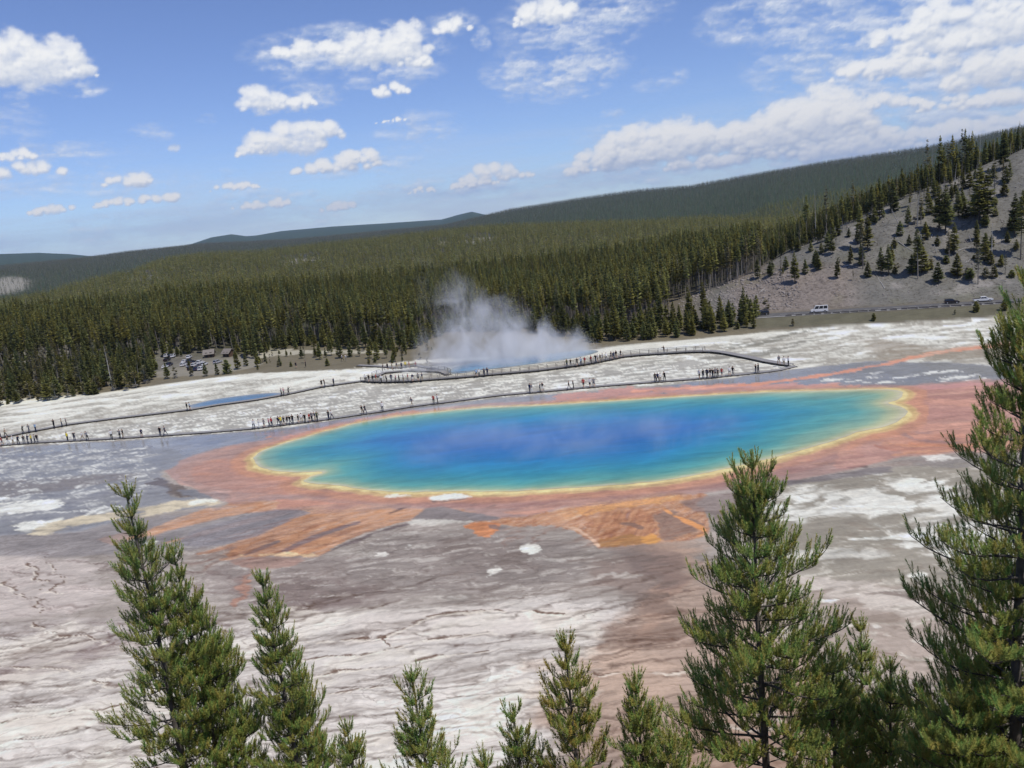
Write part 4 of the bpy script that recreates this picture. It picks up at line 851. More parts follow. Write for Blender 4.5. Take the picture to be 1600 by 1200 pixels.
    tag(o, 'blue summer sky with scattered white cumulus and thin high cloud', 'sky', kind='structure')
sky()

# ------------------------------------------------------------------ air
def air():
    m = MB(); zb, zt = -900.0, 1500.0
    m.box((0, 9000, (zb+zt)/2), (52000, 56000, zt-zb))
    s = NT('air'); v = s.n('ShaderNodeVolumePrincipled', Color=(0.55, 0.72, 1.0, 1), Density=2.5e-5, Anisotropy=0.0)
    s.t.links.new(v.outputs[0], s.out.inputs[1])
    o = link('haze', m.mesh('haze', s.mat)); tag(o, 'thin blue summer haze over the whole valley', 'haze', kind='stuff')
air()

# ------------------------------------------------------------------ conifers of the forest
def foliage_mat(name, col, rnd=0.3, trans=0.38, huevar=0.12):
    s = NT(name); oi = s.t.nodes.new('ShaderNodeObjectInfo')
    nz = s.noise(s.objc(), 0.9, 2)
    f = s.math('MULTIPLY', s.ramp(oi.outputs['Random'], 0, 1, 1-rnd, 1+rnd, False), s.ramp(nz, 0.3, 0.7, 0.75, 1.25, False))
    c2 = (col[0]*(1+huevar*3), col[1]*(1+huevar), col[2]*0.8, 1)
    r2 = s.math('FRACT', s.math('MULTIPLY', oi.outputs['Random'], 17.3))
    c = s.mix(r2, tuple(col)+(1,), c2)
    v = s.n('ShaderNodeVectorMath', _operation='SCALE', i0=c); s.put(v, 'i3', f)
    df = s.n('ShaderNodeBsdfPrincipled'); s.put(df, 'Base Color', v.outputs[0]); s.put(df, 'Roughness', 0.7); s.put(df, 'Specular IOR Level', 0.2)
    tl = s.n('ShaderNodeBsdfTranslucent', Color=v.outputs[0]); mx = s.t.nodes.new('ShaderNodeMixShader'); mx.inputs[0].default_value = trans
    s.t.links.new(df.outputs[0], mx.inputs[1]); s.t.links.new(tl.outputs[0], mx.inputs[2]); s.t.links.new(mx.outputs[0], s.out.inputs[0])
    return s.mat
M_NEED = foliage_mat('pine_needles_wood', (0.25, 0.27, 0.10))
M_YOUNG = foliage_mat('young_pine_needles', (0.19, 0.215, 0.085))
M_SPARSE = foliage_mat('thin_grey_green_needles', (0.19, 0.19, 0.11))
M_BARKP = plain('pale_bark', (0.24, 0.215, 0.185), 0.9, 0.1, 0.25, 3, 0.3)
M_DEAD = plain('weathered_dead_wood', (0.36, 0.345, 0.32), 0.9, 0.1, 0.2, 3, 0.25)
M_LOG = plain('silver_fallen_wood', (0.42, 0.40, 0.37), 0.9, 0.1, 0.2, 2)
M_DARKBARK = plain('dark_bark', (0.10, 0.085, 0.07), 0.9, 0.1, 0.25, 3, 0.2)
def trunk_np(h, r, seg=3, n=5, lean=0.0, top=0.12):
    V = []; F = []
    for i in range(seg+1):
        t = i/seg
        for k in range(n):
            a = 2*math.pi*k/n; q = r*(1-t*(1-top)); V.append((math.cos(a)*q+lean*h*t*t, math.sin(a)*q, h*t))
    for i in range(seg):
        for k in range(n):
            a, b, c, d = i*n+k, i*n+(k+1) % n, (i+1)*n+(k+1) % n, (i+1)*n+k
            F += [(a, b, c), (a, c, d)]
    return np.array(V), np.array(F)
def crown_np(rg, h, R, lo, nb, top_pow=0.75, fan=3, droop=0.15, sparse=0.0):
    t = rg.random(nb)**0.85; z = h*(lo+(1-lo)*t)
    prof = np.clip((1-t), 0.0, 1)**top_pow*np.clip(0.55+t*2.2, 0, 1)
    L = R*(prof*rg.uniform(0.65, 1.15, nb)+0.05)
    az = rg.random(nb)*2*np.pi
    Vs = []; Fs = []; b = 0
    pit = rg.uniform(-droop, 0.28, nb)+0.45*t*t
    for k in range(fan):
        da = (k-(fan-1)/2)*0.42+rg.uniform(-.12, .12, nb); Lk = L*rg.uniform(0.75, 1.05, nb)
        a = az+da; w = 0.16*Lk+0.10
        o = np.stack([np.cos(a), np.sin(a), np.tan(pit)+rg.uniform(-.12, .12, nb)], 1); sd = np.stack([-np.sin(a), np.cos(a), rg.uniform(-.7, .7, nb)], 1)
        base = np.stack([0*z, 0*z, z], 1)+o*(Lk*0.08)[:, None]
        mid = base+o*(Lk*0.6)[:, None]
        tip = base+o*Lk[:, None]+np.array([0, 0, 1])*(0.12*Lk)[:, None]
        V = np.stack([base, mid-sd*w[:, None], tip, mid+sd*w[:, None]+np.array([0, 0, -.05])], 1).reshape(-1, 3)
        i = np.arange(nb)*4+b; Fs += [np.stack([i, i+1, i+2], 1), np.stack([i, i+2, i+3], 1)]
        Vs.append(V); b += nb*4
    return np.concatenate(Vs), np.concatenate(Fs)
def twigs_np(rg, h, lo, hi, n, L):
    z = rg.uniform(lo, hi, n)*h; a = rg.random(n)*2*np.pi; l = L*rg.uniform(0.4, 1, n)*(1.1-z/h)
    o = np.stack([np.cos(a), np.sin(a), rg.uniform(-0.3, 0.5, n)], 1); b = np.stack([0*z, 0*z, z], 1)
    V = np.stack([b, b+o*l[:, None], b+np.array([0, 0, 0.10])], 1).reshape(-1, 3); i = np.arange(n)*3
    return V, np.stack([i, i+1, i+2], 1)
def join_np(parts):
    V = []; F = []; m = []; b = 0
    for v, f, mi in parts: V.append(v); F.append(f+b); m += [mi]*len(f); b += len(v)
    return np.concatenate(V), np.concatenate(F), np.array(m, np.int32)
KINDS_ = {}
def tree_kind(name, h, r, lo, nb, mats, trunk_r=0.16, fan=3, pw=0.75, ntw=0, seed=1, droop=.15, lean=0, base0=0.0):
    rg = np.random.default_rng(seed)
    tv, tf = trunk_np(h*0.97, trunk_r, lean=lean)
    if ntw:
        wv, wf = twigs_np(rg, h, 0.12 if nb else 0.2, lo+0.1 if nb else 0.97, ntw, r*0.8)
        tf = np.concatenate([tf, wf+len(tv)]); tv = np.concatenate([tv, wv])
    mt = new_mesh(name+'_trunk', tv, tf); mt.materials.append(mats[1])
    mc = None; parts = [(tv, tf, 1)]
    if nb:
        cv, cf = crown_np(rg, h, r, lo, nb, pw, fan, droop); cv[:, 0] += lean*h*(cv[:, 2]/h)**2
        mc = new_mesh(name+'_crown', cv, cf); mc.materials.append(mats[0]); parts.append((cv, cf, 0))
    V, F, mi = join_np(parts); mj = new_mesh(name+'_joined', V, F); mj.materials.append(mats[0]); mj.materials.append(mats[1]); mj.polygons.foreach_set('material_index', mi)
    KINDS_[name] = (mt, mc, mj, h)
for i in range(4):
    tree_kind('tall%d' % i, 17+i*0.8, 1.55+0.12*i, 0.50-0.04*i, 120, (M_NEED, M_BARKP), 0.15, 3, 0.7, 14, seed=10+i, lean=0.01*(i-1.5))
for i in range(3):
    tree_kind('full%d' % i, 13+i, 2.0+.2*i, 0.14, 170, (M_YOUNG, M_DARKBARK), 0.16, 3, 0.85, 0, seed=20+i)
for i in range(3):
    tree_kind('young%d' % i, 6+i, 1.6+0.2*i, 0.05, 120, (M_YOUNG, M_DARKBARK), 0.10, 3, 0.8, 0, seed=30+i)
for i in range(2):
    tree_kind('sparse%d' % i, 15+i, 1.3, 0.3, 60, (M_SPARSE, M_BARKP), 0.15, 3, 0.5, 40, seed=40+i, lean=0.02*(i-.5))
for i in range(3):
    tree_kind('snag%d' % i, 13+i, 1.0, 0, 0, (M_DEAD, M_DEAD), 0.14, 3, 1, 34, seed=50+i, lean=0.05*(i-1))
tree_kind('shrub0', 3.2, 1.3, 0.02, 90, (M_YOUNG, M_DARKBARK), 0.06, 3, 0.5, 0, seed=60)
tree_kind('shrub1', 3.6, 1.2, 0.1, 50, (M_SPARSE, M_DEAD), 0.06, 3, 0.5, 20, seed=61)
tree_kind('greybush', 4.2, 1.3, 0.1, 26, (M_SPARSE, M_DEAD), 0.06, 3, 0.5, 60, seed=62)
M_FARN = foliage_mat('far_wood_needles', (0.115, 0.145, 0.075), 0.25)
for i in range(3):
    tree_kind('far%d' % i, 16, 2.3, 0.12, 16, (M_FARN, M_BARKP), 0.2, 2, 0.8, 0, seed=70+i)
for i in range(2):
    tree_kind('mid%d' % i, 16+i, 1.75, 0.38, 44, (M_NEED, M_BARKP), 0.15, 2, 0.7, 3, seed=80+i)

def make_tree(kind, x, y, z, sc, rz, label, group=None, name='lodgepole_pine', tilt=None, cat='pine tree'):
    mt, mc, mj, h = KINDS_[kind]
    r = empty(name, (x, y, z), rz, sc)
    if tilt: r.rotation_euler = (tilt[0], tilt[1], rz)
    tag(r, label, cat, group)
    link('trunk', mt, r)
    if mc: link('crown', mc, r)
    return r
_on = ['', 'first', 'second', 'third', 'fourth', 'fifth', 'sixth', 'seventh', 'eighth', 'ninth', 'tenth', 'eleventh', 'twelfth', 'thirteenth', 'fourteenth', 'fifteenth', 'sixteenth', 'seventeenth', 'eighteenth', 'nineteenth']
def ordw(n):
    if n < 20: return _on[n]
    t, u = divmod(n, 10); return ['', '', 'twenty', 'thirty', 'forty', 'fifty', 'sixty', 'seventy', 'eighty', 'ninety', 'hundred and', 'hundred and ten', 'hundred and twenty', 'hundred and thirty', 'hundred and forty'][t]+('-'+_on[u] if u else 'th').replace('yth', 'ieth')
def azpx(px, py): return float(azim(np.float64(px), np.float64(py))[0])
# where the trees begin: photo column -> range of the first row
_f = np.array([(-400, 720), (-150, 668), (0, 634), (100, 622), (200, 609), (238, 598), (246, 566), (330, 558), (400, 560), (420, 550), (470, 541), (520, 543), (620, 550), (660, 542), (700, 519), (860, 522), (925, 536), (1000, 532), (1150, 519), (1182, 506), (1200, 500)], float)
_fx, _fy = gp(_f[:, 0], _f[:, 1], 0.3); _faz = np.degrees(np.arctan2(_fx, _fy)); _fr = np.hypot(_fx, _fy)
AZH = azpx(1192, 490)
def first_row(az):
    r1 = np.interp(az, L1[0], L1[1]); z1 = np.interp(az, L1[0], L1[2])
    return np.where(az > AZH, r1*1.0, np.interp(az, _faz, _fr))
# the bare skirt left of the road: photo columns 1040-1190 below the crest
def bare_skirt(az, r):
    a0 = azpx(1045, 470); return (az > a0) & (az < AZH) & (r > 252) & (r < np.interp(az, L1[0], L1[1])*0.985)
def scatter(r0, r1, sp, az0=-41, az1=41):
    out = []
    r = r0
    while r < r1:
        s = sp(r); n = int(rad(az1-az0)*r/s)
        a = az0+(np.arange(n)+rng.uniform(0, 1, n))*(az1-az0)/n
        out.append(np.stack([a, r+rng.uniform(-.5, .5, n)*s], 1)); r += s
    return np.concatenate(out)
def visible(P, hgt, canopy):
    """keep trees whose top shows above the canopy in front of them"""
    rs = np.exp(np.linspace(np.log(200), np.log(6500), 240)); azs = np.arange(-42, 42.01, 0.25)
    A, R = np.meshgrid(azs, rs); Z = H(R*np.sin(np.radians(A)), R*np.cos(np.radians(A)))
    can = np.where(R > first_row(A), canopy, 0)
    el = (Z+can-CAM_H)/R; run = np.maximum.accumulate(el, 0)
    ia = np.clip(((P[:, 0]+42)/0.25).astype(int), 0, len(azs)-1); ir = np.clip(np.searchsorted(rs, P[:, 1])-2, 0, len(rs)-1)
    z = H(P[:, 1]*np.sin(np.radians(P[:, 0])), P[:, 1]*np.cos(np.radians(P[:, 0])))
    return (z+hgt-CAM_H)/P[:, 1] > run[ir, ia]-0.0005, z
def sp_(r): return 3.1 if r < 420 else (4.0 if r < 700 else (7.0 if r < 1600 else 11.5))
P = scatter(205, 5200, sp_)
P = P[(P[:, 1] > first_row(P[:, 0])) & ~bare_skirt(P[:, 0], P[:, 1])]
vis, pz = visible(P, 17.0, 9.0); P = P[vis]; pz = pz[vis]
X_ = P[:, 1]*np.sin(np.radians(P[:, 0])); Y_ = P[:, 1]*np.cos(np.radians(P[:, 0]))
dens = fbm(X_/55, Y_/55, 4, seed=71); pxs, pys = proj(X_, Y_, pz)
keep = (rng.random(len(P)) < np.clip(1.1+1.0*dens, 0.45, 1))
clear = np.zeros(len(P), bool)
for (px, py, rx, ry, far_) in [(458, 412, 30, 7, 1), (492, 406, 14, 5, 1), (222, 437, 30, 7, 1), (750, 378, 28, 6, 1), (690, 383, 14, 4, 1), (8, 447, 34, 13, 1), (472, 500, 40, 13, 0), (440, 512, 16, 10, 0), (300, 566, 58, 11, 0), (345, 556, 30, 9, 0), (20, 590, 18, 3, 0)]:
    q = ((pxs-px)/rx)**2+((pys-py)/ry)**2
    clear |= (q < rng.uniform(0.6, 1.5, len(P))) & ((rng.random(len(P)) > 0.25) | (far_ == 0))
keep &= ~clear
# thin the open ground left of the geyser crater (px 400-700) into scattered young trees
P, pz, X_, Y_, dens, pxs, pys = [q[keep] for q in (P, pz, X_, Y_, dens, pxs, pys)]
depth = P[:, 1]-first_row(P[:, 0])
kinds = []; scl = np.ones(len(P))
def pick(i):
    r = P[i, 1]; px = pxs[i]; d = depth[i]; u = rng.random()
    if r > 1600: return 'far%d' % rng.integers(3), rng.uniform(0.8, 1.2)
    if r > 560: return 'mid%d' % rng.integers(2), rng.uniform(0.75, 1.15)
    if P[i, 0] > AZH: return (['full0', 'full1', 'tall0', 'sparse0', 'sparse1', 'snag1'][rng.choice(6, p=[.3, .27, .2, .1, .08, .05])]), rng.uniform(0.38, 0.72)
    if px < 245 and d < 9: return (['greybush', 'shrub1', 'shrub0', 'young0', 'snag0'][rng.choice(5, p=[.4, .22, .18, .16, .04])]), rng.uniform(0.9, 1.5) if u < .9 else 0.6
    if px < 245 and d < 60: return (['young1', 'full0', 'young2', 'full1', 'sparse0'][rng.integers(5)]), rng.uniform(0.6, 0.95)
    if 640 < px < 1195 and d < 22: return (['young0', 'young1', 'young2', 'shrub0', 'full0'][rng.choice(5, p=[.27, .28, .25, .1, .1])]), rng.uniform(0.7, 1.15)
    if px < 640 and d < 16: return (['young0', 'young2', 'full0', 'full1', 'shrub0'][rng.integers(5)]), rng.uniform(0.5, 1.1)
    if d < 120 and px > 420: return (['tall0', 'tall1', 'tall2', 'tall3', 'sparse0', 'sparse1', 'snag0', 'snag1'][rng.choice(8, p=[.2, .2, .17, .15, .1, .1, .05, .03])]), rng.uniform(0.7, 1.02)
    return (['tall0', 'tall1', 'tall2', 'tall3', 'full1', 'full2', 'sparse1', 'snag2'][rng.choice(8, p=[.18, .18, .16, .16, .12, .11, .06, .03])]), rng.uniform(0.6, 1.0)
sel = [pick(i) for i in range(len(P))]
scl = np.array([s_[1] for s_ in sel]); kn = np.array([s_[0] for s_ in sel])
# trees that stand in front as individuals, the wood behind as one mass
inframe = (pxs > -30) & (pxs < 1640)
hts = np.array([KINDS_[k][3] for k in kn])*scl
_ii = np.argsort(P[:, 1]); grid = {}; front = []
for i in _ii:
    if not inframe[i] or P[i, 1] > 420: continue
    # hidden share test: skip if several nearer trees stand in the same photo column
    c = int(pxs[i]//5); n = grid.get(c, 0)
    if n < 1: front.append(i)
    grid[c] = n+1
front = np.array(front[:150])
LBL = {'tall': 'tall bare-trunked pine, %s', 'full': 'dark full-crowned conifer, %s', 'young': 'short bushy young conifer, %s', 'sparse': 'thin grey-green pine, %s', 'snag': 'dead grey tree, %s',
       'shrub': 'low evergreen shrub, %s', 'greyb': 'leafless grey bush, %s', 'mid': 'slender pine, %s', 'far': 'distant pine, %s'}
def lab(key, wh):
    cnt_[key, wh] = cnt_.get((key, wh), 0)+1
    return LBL[key] % (ordw(cnt_[key, wh])+' from left '+wh)
def where(px):
    if px < 130: return 'at the far left wood edge'
    if px < 260: return 'at the wood edge before the parked cars'
    if px < 420: return 'around the parking area and cabins'
    if px < 640: return 'at the wood edge left of the steam'
    if px < 860: return 'at the wood edge behind the steam'
    if px < 1010: return 'at the wood edge right of the steam'
    if px < 1195: return 'on the bank left of the road end'
    if px < 1400: return 'along the left crest of the bare hill'
    return 'along the right crest of the bare hill'
cnt_ = {}
for i in sorted(front, key=lambda j: pxs[j]):
    k = kn[i]; key = next(q for q in LBL if k.startswith(q)); wh = where(pxs[i])
    nm = {'snag': 'dead_tree', 'shrub': 'shrub', 'greyb': 'shrub'}.get(key, 'pine_tree')
    ct = {'snag': 'dead tree', 'shrub': 'shrub', 'greyb': 'shrub'}.get(key, 'pine tree')
    make_tree(k, X_[i], Y_[i], pz[i]-0.1, scl[i], rng.random()*6.28, lab(key, wh), {'dead_tree': 'dead trees ', 'shrub': 'shrubs ', 'pine_tree': 'pines '}[nm]+wh, nm, cat=ct)
rest = np.setdiff1d(np.arange(len(P)), front)
def instancer(name, ids, label):
    names = sorted(set(kn[ids])); cl = bpy.data.collections.new(name+'_kinds')
    for j, k in enumerate(names):
        o = bpy.data.objects.new('k%02d_%s' % (j, k), KINDS_[k][2]); cl.objects.link(o)
    me = bpy.data.meshes.new(name); me.vertices.add(len(ids))
    me.vertices.foreach_set('co', np.stack([X_[ids], Y_[ids], pz[ids]-0.15], 1).astype(np.float32).ravel())
    a = me.attributes.new('idx', 'INT', 'POINT'); a.data.foreach_set('value', np.searchsorted(names, kn[ids]).astype(np.int32))
    fars = np.where(P[ids, 1] > 1600, 1.15, 1.0)
    s3 = np.stack([scl[ids]*rng.uniform(.9, 1.15, len(ids))*fars]*2+[scl[ids]*1.0], 1)
    a = me.attributes.new('scl', 'FLOAT_VECTOR', 'POINT'); a.data.foreach_set('vector', s3.astype(np.float32).ravel())
    r3 = np.stack([rng.normal(0, .025, len(ids)), rng.normal(0, .025, len(ids)), rng.random(len(ids))*6.28], 1)
    a = me.attributes.new('rot', 'FLOAT_VECTOR', 'POINT'); a.data.foreach_set('vector', r3.astype(np.float32).ravel())
    o = link(name, me)
    g = bpy.data.node_groups.new(name, 'GeometryNodeTree')
    g.interface.new_socket('Geometry', in_out='INPUT', socket_type='NodeSocketGeometry'); g.interface.new_socket('Geometry', in_out='OUTPUT', socket_type='NodeSocketGeometry')
    gi = g.nodes.new('NodeGroupInput'); go = g.nodes.new('NodeGroupOutput'); ip = g.nodes.new('GeometryNodeInstanceOnPoints'); ci = g.nodes.new('GeometryNodeCollectionInfo')
    ci.inputs[0].default_value = cl; ci.inputs['Separate Children'].default_value = True; ci.inputs['Reset Children'].default_value = True
    ip.inputs['Pick Instance'].default_value = True
    def na(nm, dt, key):
        q = g.nodes.new('GeometryNodeInputNamedAttribute'); q.data_type = dt; q.inputs[0].default_value = nm; g.links.new([x for x in q.outputs if x.enabled][0], ip.inputs[key])
    g.links.new(gi.outputs[0], ip.inputs['Points']); g.links.new(ci.outputs[0], ip.inputs['Instance'])
    na('idx', 'INT', 'Instance Index'); na('scl', 'FLOAT_VECTOR', 'Scale'); na('rot', 'FLOAT_VECTOR', 'Rotation')
    g.links.new(ip.outputs[0], go.inputs[0])
    md = o.modifiers.new('grow', 'NODES'); md.node_group = g
    tag(o, label, 'forest', kind='stuff'); return o
nearr = rest[P[rest, 1] <= 1600]; farr_ = rest[P[rest, 1] > 1600]
instancer('forest', nearr, 'dense lodgepole pine forest rising behind the white flat')
instancer('forest', farr_, 'dark distant forest covering the plateau slopes under the skyline')
print('forest', len(nearr), len(farr_), 'front', len(front))

# ------------------------------------------------------------------ bare hill: scattered trees, logs and rocks
def hp(px, py): return hit(np.float64(px), np.float64(py))
def pxscale(x, y, z): return FPX/max(1e-3, (np.array([x, y, z-CAM_H])@FW))
c4 = lambda X, Y: (1160+X/3.53, 180+Y/3.53)
HT = [(85, 905, 115, 'full1', 'dark rounded'), (290, 930, 170, 'full0', 'dense dark'), (215, 925, 100, 'sparse0', 'greyish thin'), (240, 850, 70, 'young0', 'small'), (165, 850, 50, 'young0', 'tiny'), (405, 825, 80, 'young1', 'small'), (435, 765, 62, 'young2', 'broad low'), (495, 770, 112, 'full2', 'dark bushy'), (525, 905, 112, 'full0', 'pointed dark'), (612, 915, 62, 'sparse1', 'tiny thin'),
      (665, 850, 250, 'sparse0', 'tall thin'), (660, 830, 90, 'young2', 'dark low'), (690, 755, 200, 'full1', 'broad'), (650, 745, 240, 'tall1', 'tall leaning'), (757, 575, 150, 'full1', 'dark'), (765, 880, 150, 'full0', 'pointed'), (805, 885, 165, 'full2', 'broad green'), (838, 735, 60, 'young0', 'little'), (870, 665, 80, 'young1', 'small rounded'), (915, 615, 112, 'full0', 'narrow dark'),
      (920, 720, 60, 'young2', 'little dark'), (968, 905, 270, 'tall0', 'tall narrow'), (950, 865, 120, 'full1', 'low dark'), (990, 870, 150, 'young1', 'bushy'), (1010, 685, 95, 'young2', 'rounded dark'), (1078, 925, 112, 'young0', 'sparse rounded'), (1085, 640, 250, 'full0', 'tall dark'), (1120, 655, 255, 'full2', 'tall green'), (1140, 810, 175, 'sparse0', 'thin'), (1168, 770, 170, 'full1', 'dark thin'),
      (1190, 570, 150, 'full0', 'dark'), (1215, 510, 85, 'young0', 'small pointed'), (1305, 600, 320, 'full2', 'very tall dark'), (1350, 590, 280, 'full1', 'tall broad'), (1285, 560, 150, 'young2', 'low dark'), (1390, 465, 220, 'sparse1', 'tall sparse'), (1445, 445, 82, 'young0', 'small narrow'), (1300, 935, 215, 'sparse0', 'open grey-green'), (1340, 900, 60, 'shrub1', 'low'), (1374, 820, 220, 'snag1', 'dead grey'),
      (1425, 835, 65, 'young2', 'low spreading'), (1450, 882, 115, 'sparse1', 'thin green'), (1485, 895, 42, 'shrub0', 'tiny'), (1500, 670, 230, 'full1', 'tall dark'), (1535, 800, 340, 'tall2', 'very tall'), (1460, 705, 62, 'young1', 'small dark'), (965, 610, 210, 'snag0', 'dead pale'), (985, 600, 170, 'sparse1', 'ragged'), (715, 540, 150, 'full2', 'broad dark'), (830, 530, 170, 'full1', 'wide'),
      (850, 480, 120, 'sparse0', 'ragged'), (1545, 540, 120, 'young2', 'dark bushy'), (590, 560, 110, 'full0', 'dark'), (545, 590, 120, 'full2', 'broad'), (370, 705, 70, 'young1', 'small'), (305, 750, 80, 'young2', 'dark bushy'), (330, 720, 60, 'young0', 'small'), (1170, 430, 160, 'snag2', 'dead'), (1250, 400, 90, 'young1', 'small'), (1510, 745, 60, 'young0', 'tiny'), (1395, 560, 60, 'young2', 'tiny dark'), (1440, 300, 200, 'full0', 'tall'), (1240, 880, 40, 'shrub1', 'very low'), (1255, 905, 55, 'shrub0', 'low dark'), (60, 1080, 50, 'greybush', 'leafless'), (130, 1085, 70, 'greybush', 'leafless thin')]
MARK = ['above the left black car', 'above the white van', 'between van and pickup', 'above the white pickup', 'beside the largest pine']
used = {}
for (X, Y, hh, k, adj) in HT:
    px, py = c4(X, Y); x, y, z = hp(px, py); sc = (hh/3.53)/pxscale(x, y, z)/KINDS_[k][3]/0.97; wide = 1.45
    tier = 'low on the hill' if Y > 820 else ('halfway up the hill' if Y > 600 else 'high on the hill')
    mk = MARK[0 if X < 250 else 1 if X < 620 else 2 if X < 1120 else 3 if X < 1400 else 4]
    w_ = {'snag': 'tree', 'shru': 'shrub', 'grey': 'bush'}.get(k[:4], 'conifer')
    lb = '%s %s %s, %s' % (adj, w_, tier, mk); used[lb] = used.get(lb, 0)+1
    if used[lb] > 1: lb = '%s %s %s, %s, upper one' % (adj, w_, tier, mk)
    t_ = make_tree(k, x, y, z-0.15, sc, rng.random()*6.28, lb, 'trees scattered over the bare hill', {'snag': 'dead_tree', 'shru': 'shrub', 'grey': 'shrub'}.get(k[:4], 'pine_tree'), cat={'snag': 'dead tree', 'shru': 'shrub', 'grey': 'shrub'}.get(k[:4], 'pine tree'))
    t_.scale = (sc*1.45, sc*1.45, sc)
_hx = 0
for i in range(105):
    X0 = rng.uniform(120, 1540); Y0 = rng.uniform(430, 900); px, py = c4(X0, Y0); a = azpx(px, py); e = float(azim(np.float64(px), np.float64(py))[1])
    if e > float(np.interp(a, L1[0], np.degrees(np.arctan2(L1[2]-CAM_H, L1[1]))))-.4: continue
    x, y, z = hp(px, py); k = ['young0', 'young1', 'young2', 'full0', 'shrub0', 'sparse0', 'greybush'][int(rng.integers(7))]; sc = rng.uniform(.35, .95)*(.6 if k[:2] in ('fu', 'sp') else 1); _hx += 1
    t_ = make_tree(k, x, y, z-.15, sc, rng.random()*6.28, '%s on the open hillside, %s of the small scattered growth' % ({'gr': 'leafless bush', 'sh': 'low shrub', 'sp': 'thin sapling'}.get(k[:2], 'little dark sapling'), ordw(_hx)), 'small growth on the bare hill', 'shrub' if k[:2] in ('gr', 'sh') else 'pine_tree', cat='shrub' if k[:2] in ('gr', 'sh') else 'pine tree'); t_.scale = (sc*1.35, sc*1.35, sc)
_hx = 0
for i in range(400):
    px, py = c4(rng.uniform(150, 1500), rng.uniform(300, 760)); a = azpx(px, py); e = float(azim(np.float64(px), np.float64(py))[1])
    ec = float(np.interp(a, L1[0], np.degrees(np.arctan2(L1[2]-CAM_H, L1[1]))))
    if not (ec-2.0 < e < ec-0.15) or rng.random() < (ec-e)/2.2: continue
    x, y, z = hp(px, py); k = ['full0', 'full1', 'young1', 'young2', 'sparse0', 'tall0'][int(rng.integers(6))]; sc = rng.uniform(.3, .62)*(1.5 if k[:2] == 'yo' else 1); _hx += 1
    t_ = make_tree(k, x, y, z-.15, sc, rng.random()*6.28, '%s conifer just under the crest, %s of the small crest trees' % (['dark', 'low', 'bushy', 'thin', 'ragged'][_hx % 5], ordw(_hx)), 'trees scattered over the bare hill', 'pine_tree'); t_.scale = (sc*1.3, sc*1.3, sc)
    if _hx >= 48: break
# tall trees on the crest against the plateau
_crest = [(1020, 150, 'sparse0'), (1045, 175, 'snag0'), (1090, 125, 'tall1'), (1110, 180, 'full0'), (1135, 150, 'sparse1'), (1160, 120, 'tall2'), (1180, 170, 'full1'), (1212, 92, 'sparse0'), (1232, 88, 'tall0'), (1250, 120, 'full2'), (1268, 98, 'tall3'), (1290, 150, 'full0'), (1310, 105, 'snag2'), (1330, 170, 'full1'),
                                (1450, 85, 'full1'), (1475, 130, 'full2'), (1515, 110, 'full0'), (1540, 60, 'sparse1'), (755, 345, 'full0'), (780, 365, 'full1'), (612, 365, 'sparse0'), (460, 400, 'sparse1'), (400, 410, 'snag1'), (350, 450, 'tall0'), (1380, 150, 'full2'), (1410, 160, 'full0'), (870, 330, 'full2'), (930, 320, 'full1')]
_crx = sorted(c_[0] for c_ in _crest)
for j, (X, Yt, k) in enumerate(_crest):
    px, pyt = c4(X, Yt); a0 = azpx(px, pyt+20); r = np.interp(a0, L1[0], L1[1])*1.015
    x, y = r*math.sin(rad(a0)), r*math.cos(rad(a0)); z = float(H(x, y))
    bx, by = proj(np.float64(x), np.float64(y), z); hh = by-pyt
    sc = hh/pxscale(x, y, z)/KINDS_[k][3]/0.97
    if sc < 0.2: continue
    make_tree(k, x, y, z-0.2, sc, rng.random()*6.28, '%s, %s from left among the tallest on the hill crest' % ({'tall': 'bare-trunked pine', 'full': 'full dark conifer', 'spar': 'thin ragged pine', 'snag': 'dead grey trunk'}[k[:4]], ordw(_crx.index(X)+1)),
              'tall trees on the hill crest', 'dead_tree' if k[:4] == 'snag' else 'pine_tree', cat='dead tree' if k[:4] == 'snag' else 'pine tree')
def log(p, q, r=0.16, label='', upright=False, name='fallen_log'):
    (px, py), (qx, qy) = p, q
    a = Vector(hp(px, py))
    if upright:
        s = pxscale(*a); h = math.hypot(px-qx, py-qy)/s; lean = (qx-px)/s
        b = a+Vector((lean, 0.3, (py-qy)/s))
    else: b = Vector(hp(qx, qy))+Vector((0, 0, 0.15)); a = a+Vector((0, 0, 0.12))
    m = MB(); pts = [a.lerp(b, t)+Vector((0, 0, 0.12*math.sin(9*t)))-a for t in (0, .25, .5, .75, 1)]
    m.tube(pts, [r, r*.9, r*.75, r*.6, r*.35], 6)
    for t in (0.35, 0.55, 0.7, 0.85):
        c = a.lerp(b, t)-a; d = Vector((rng.uniform(-1, 1), rng.uniform(-1, 1), rng.uniform(0.2, 1)))*0.7
        m.tube([c, c+d], [r*.3, r*.1], 4)
    o = link(name, m.mesh(name, M_LOG)); o.location = a
    tag(o, label, 'log' if not upright else 'dead tree', 'grey dead wood on the bare hill'); return o
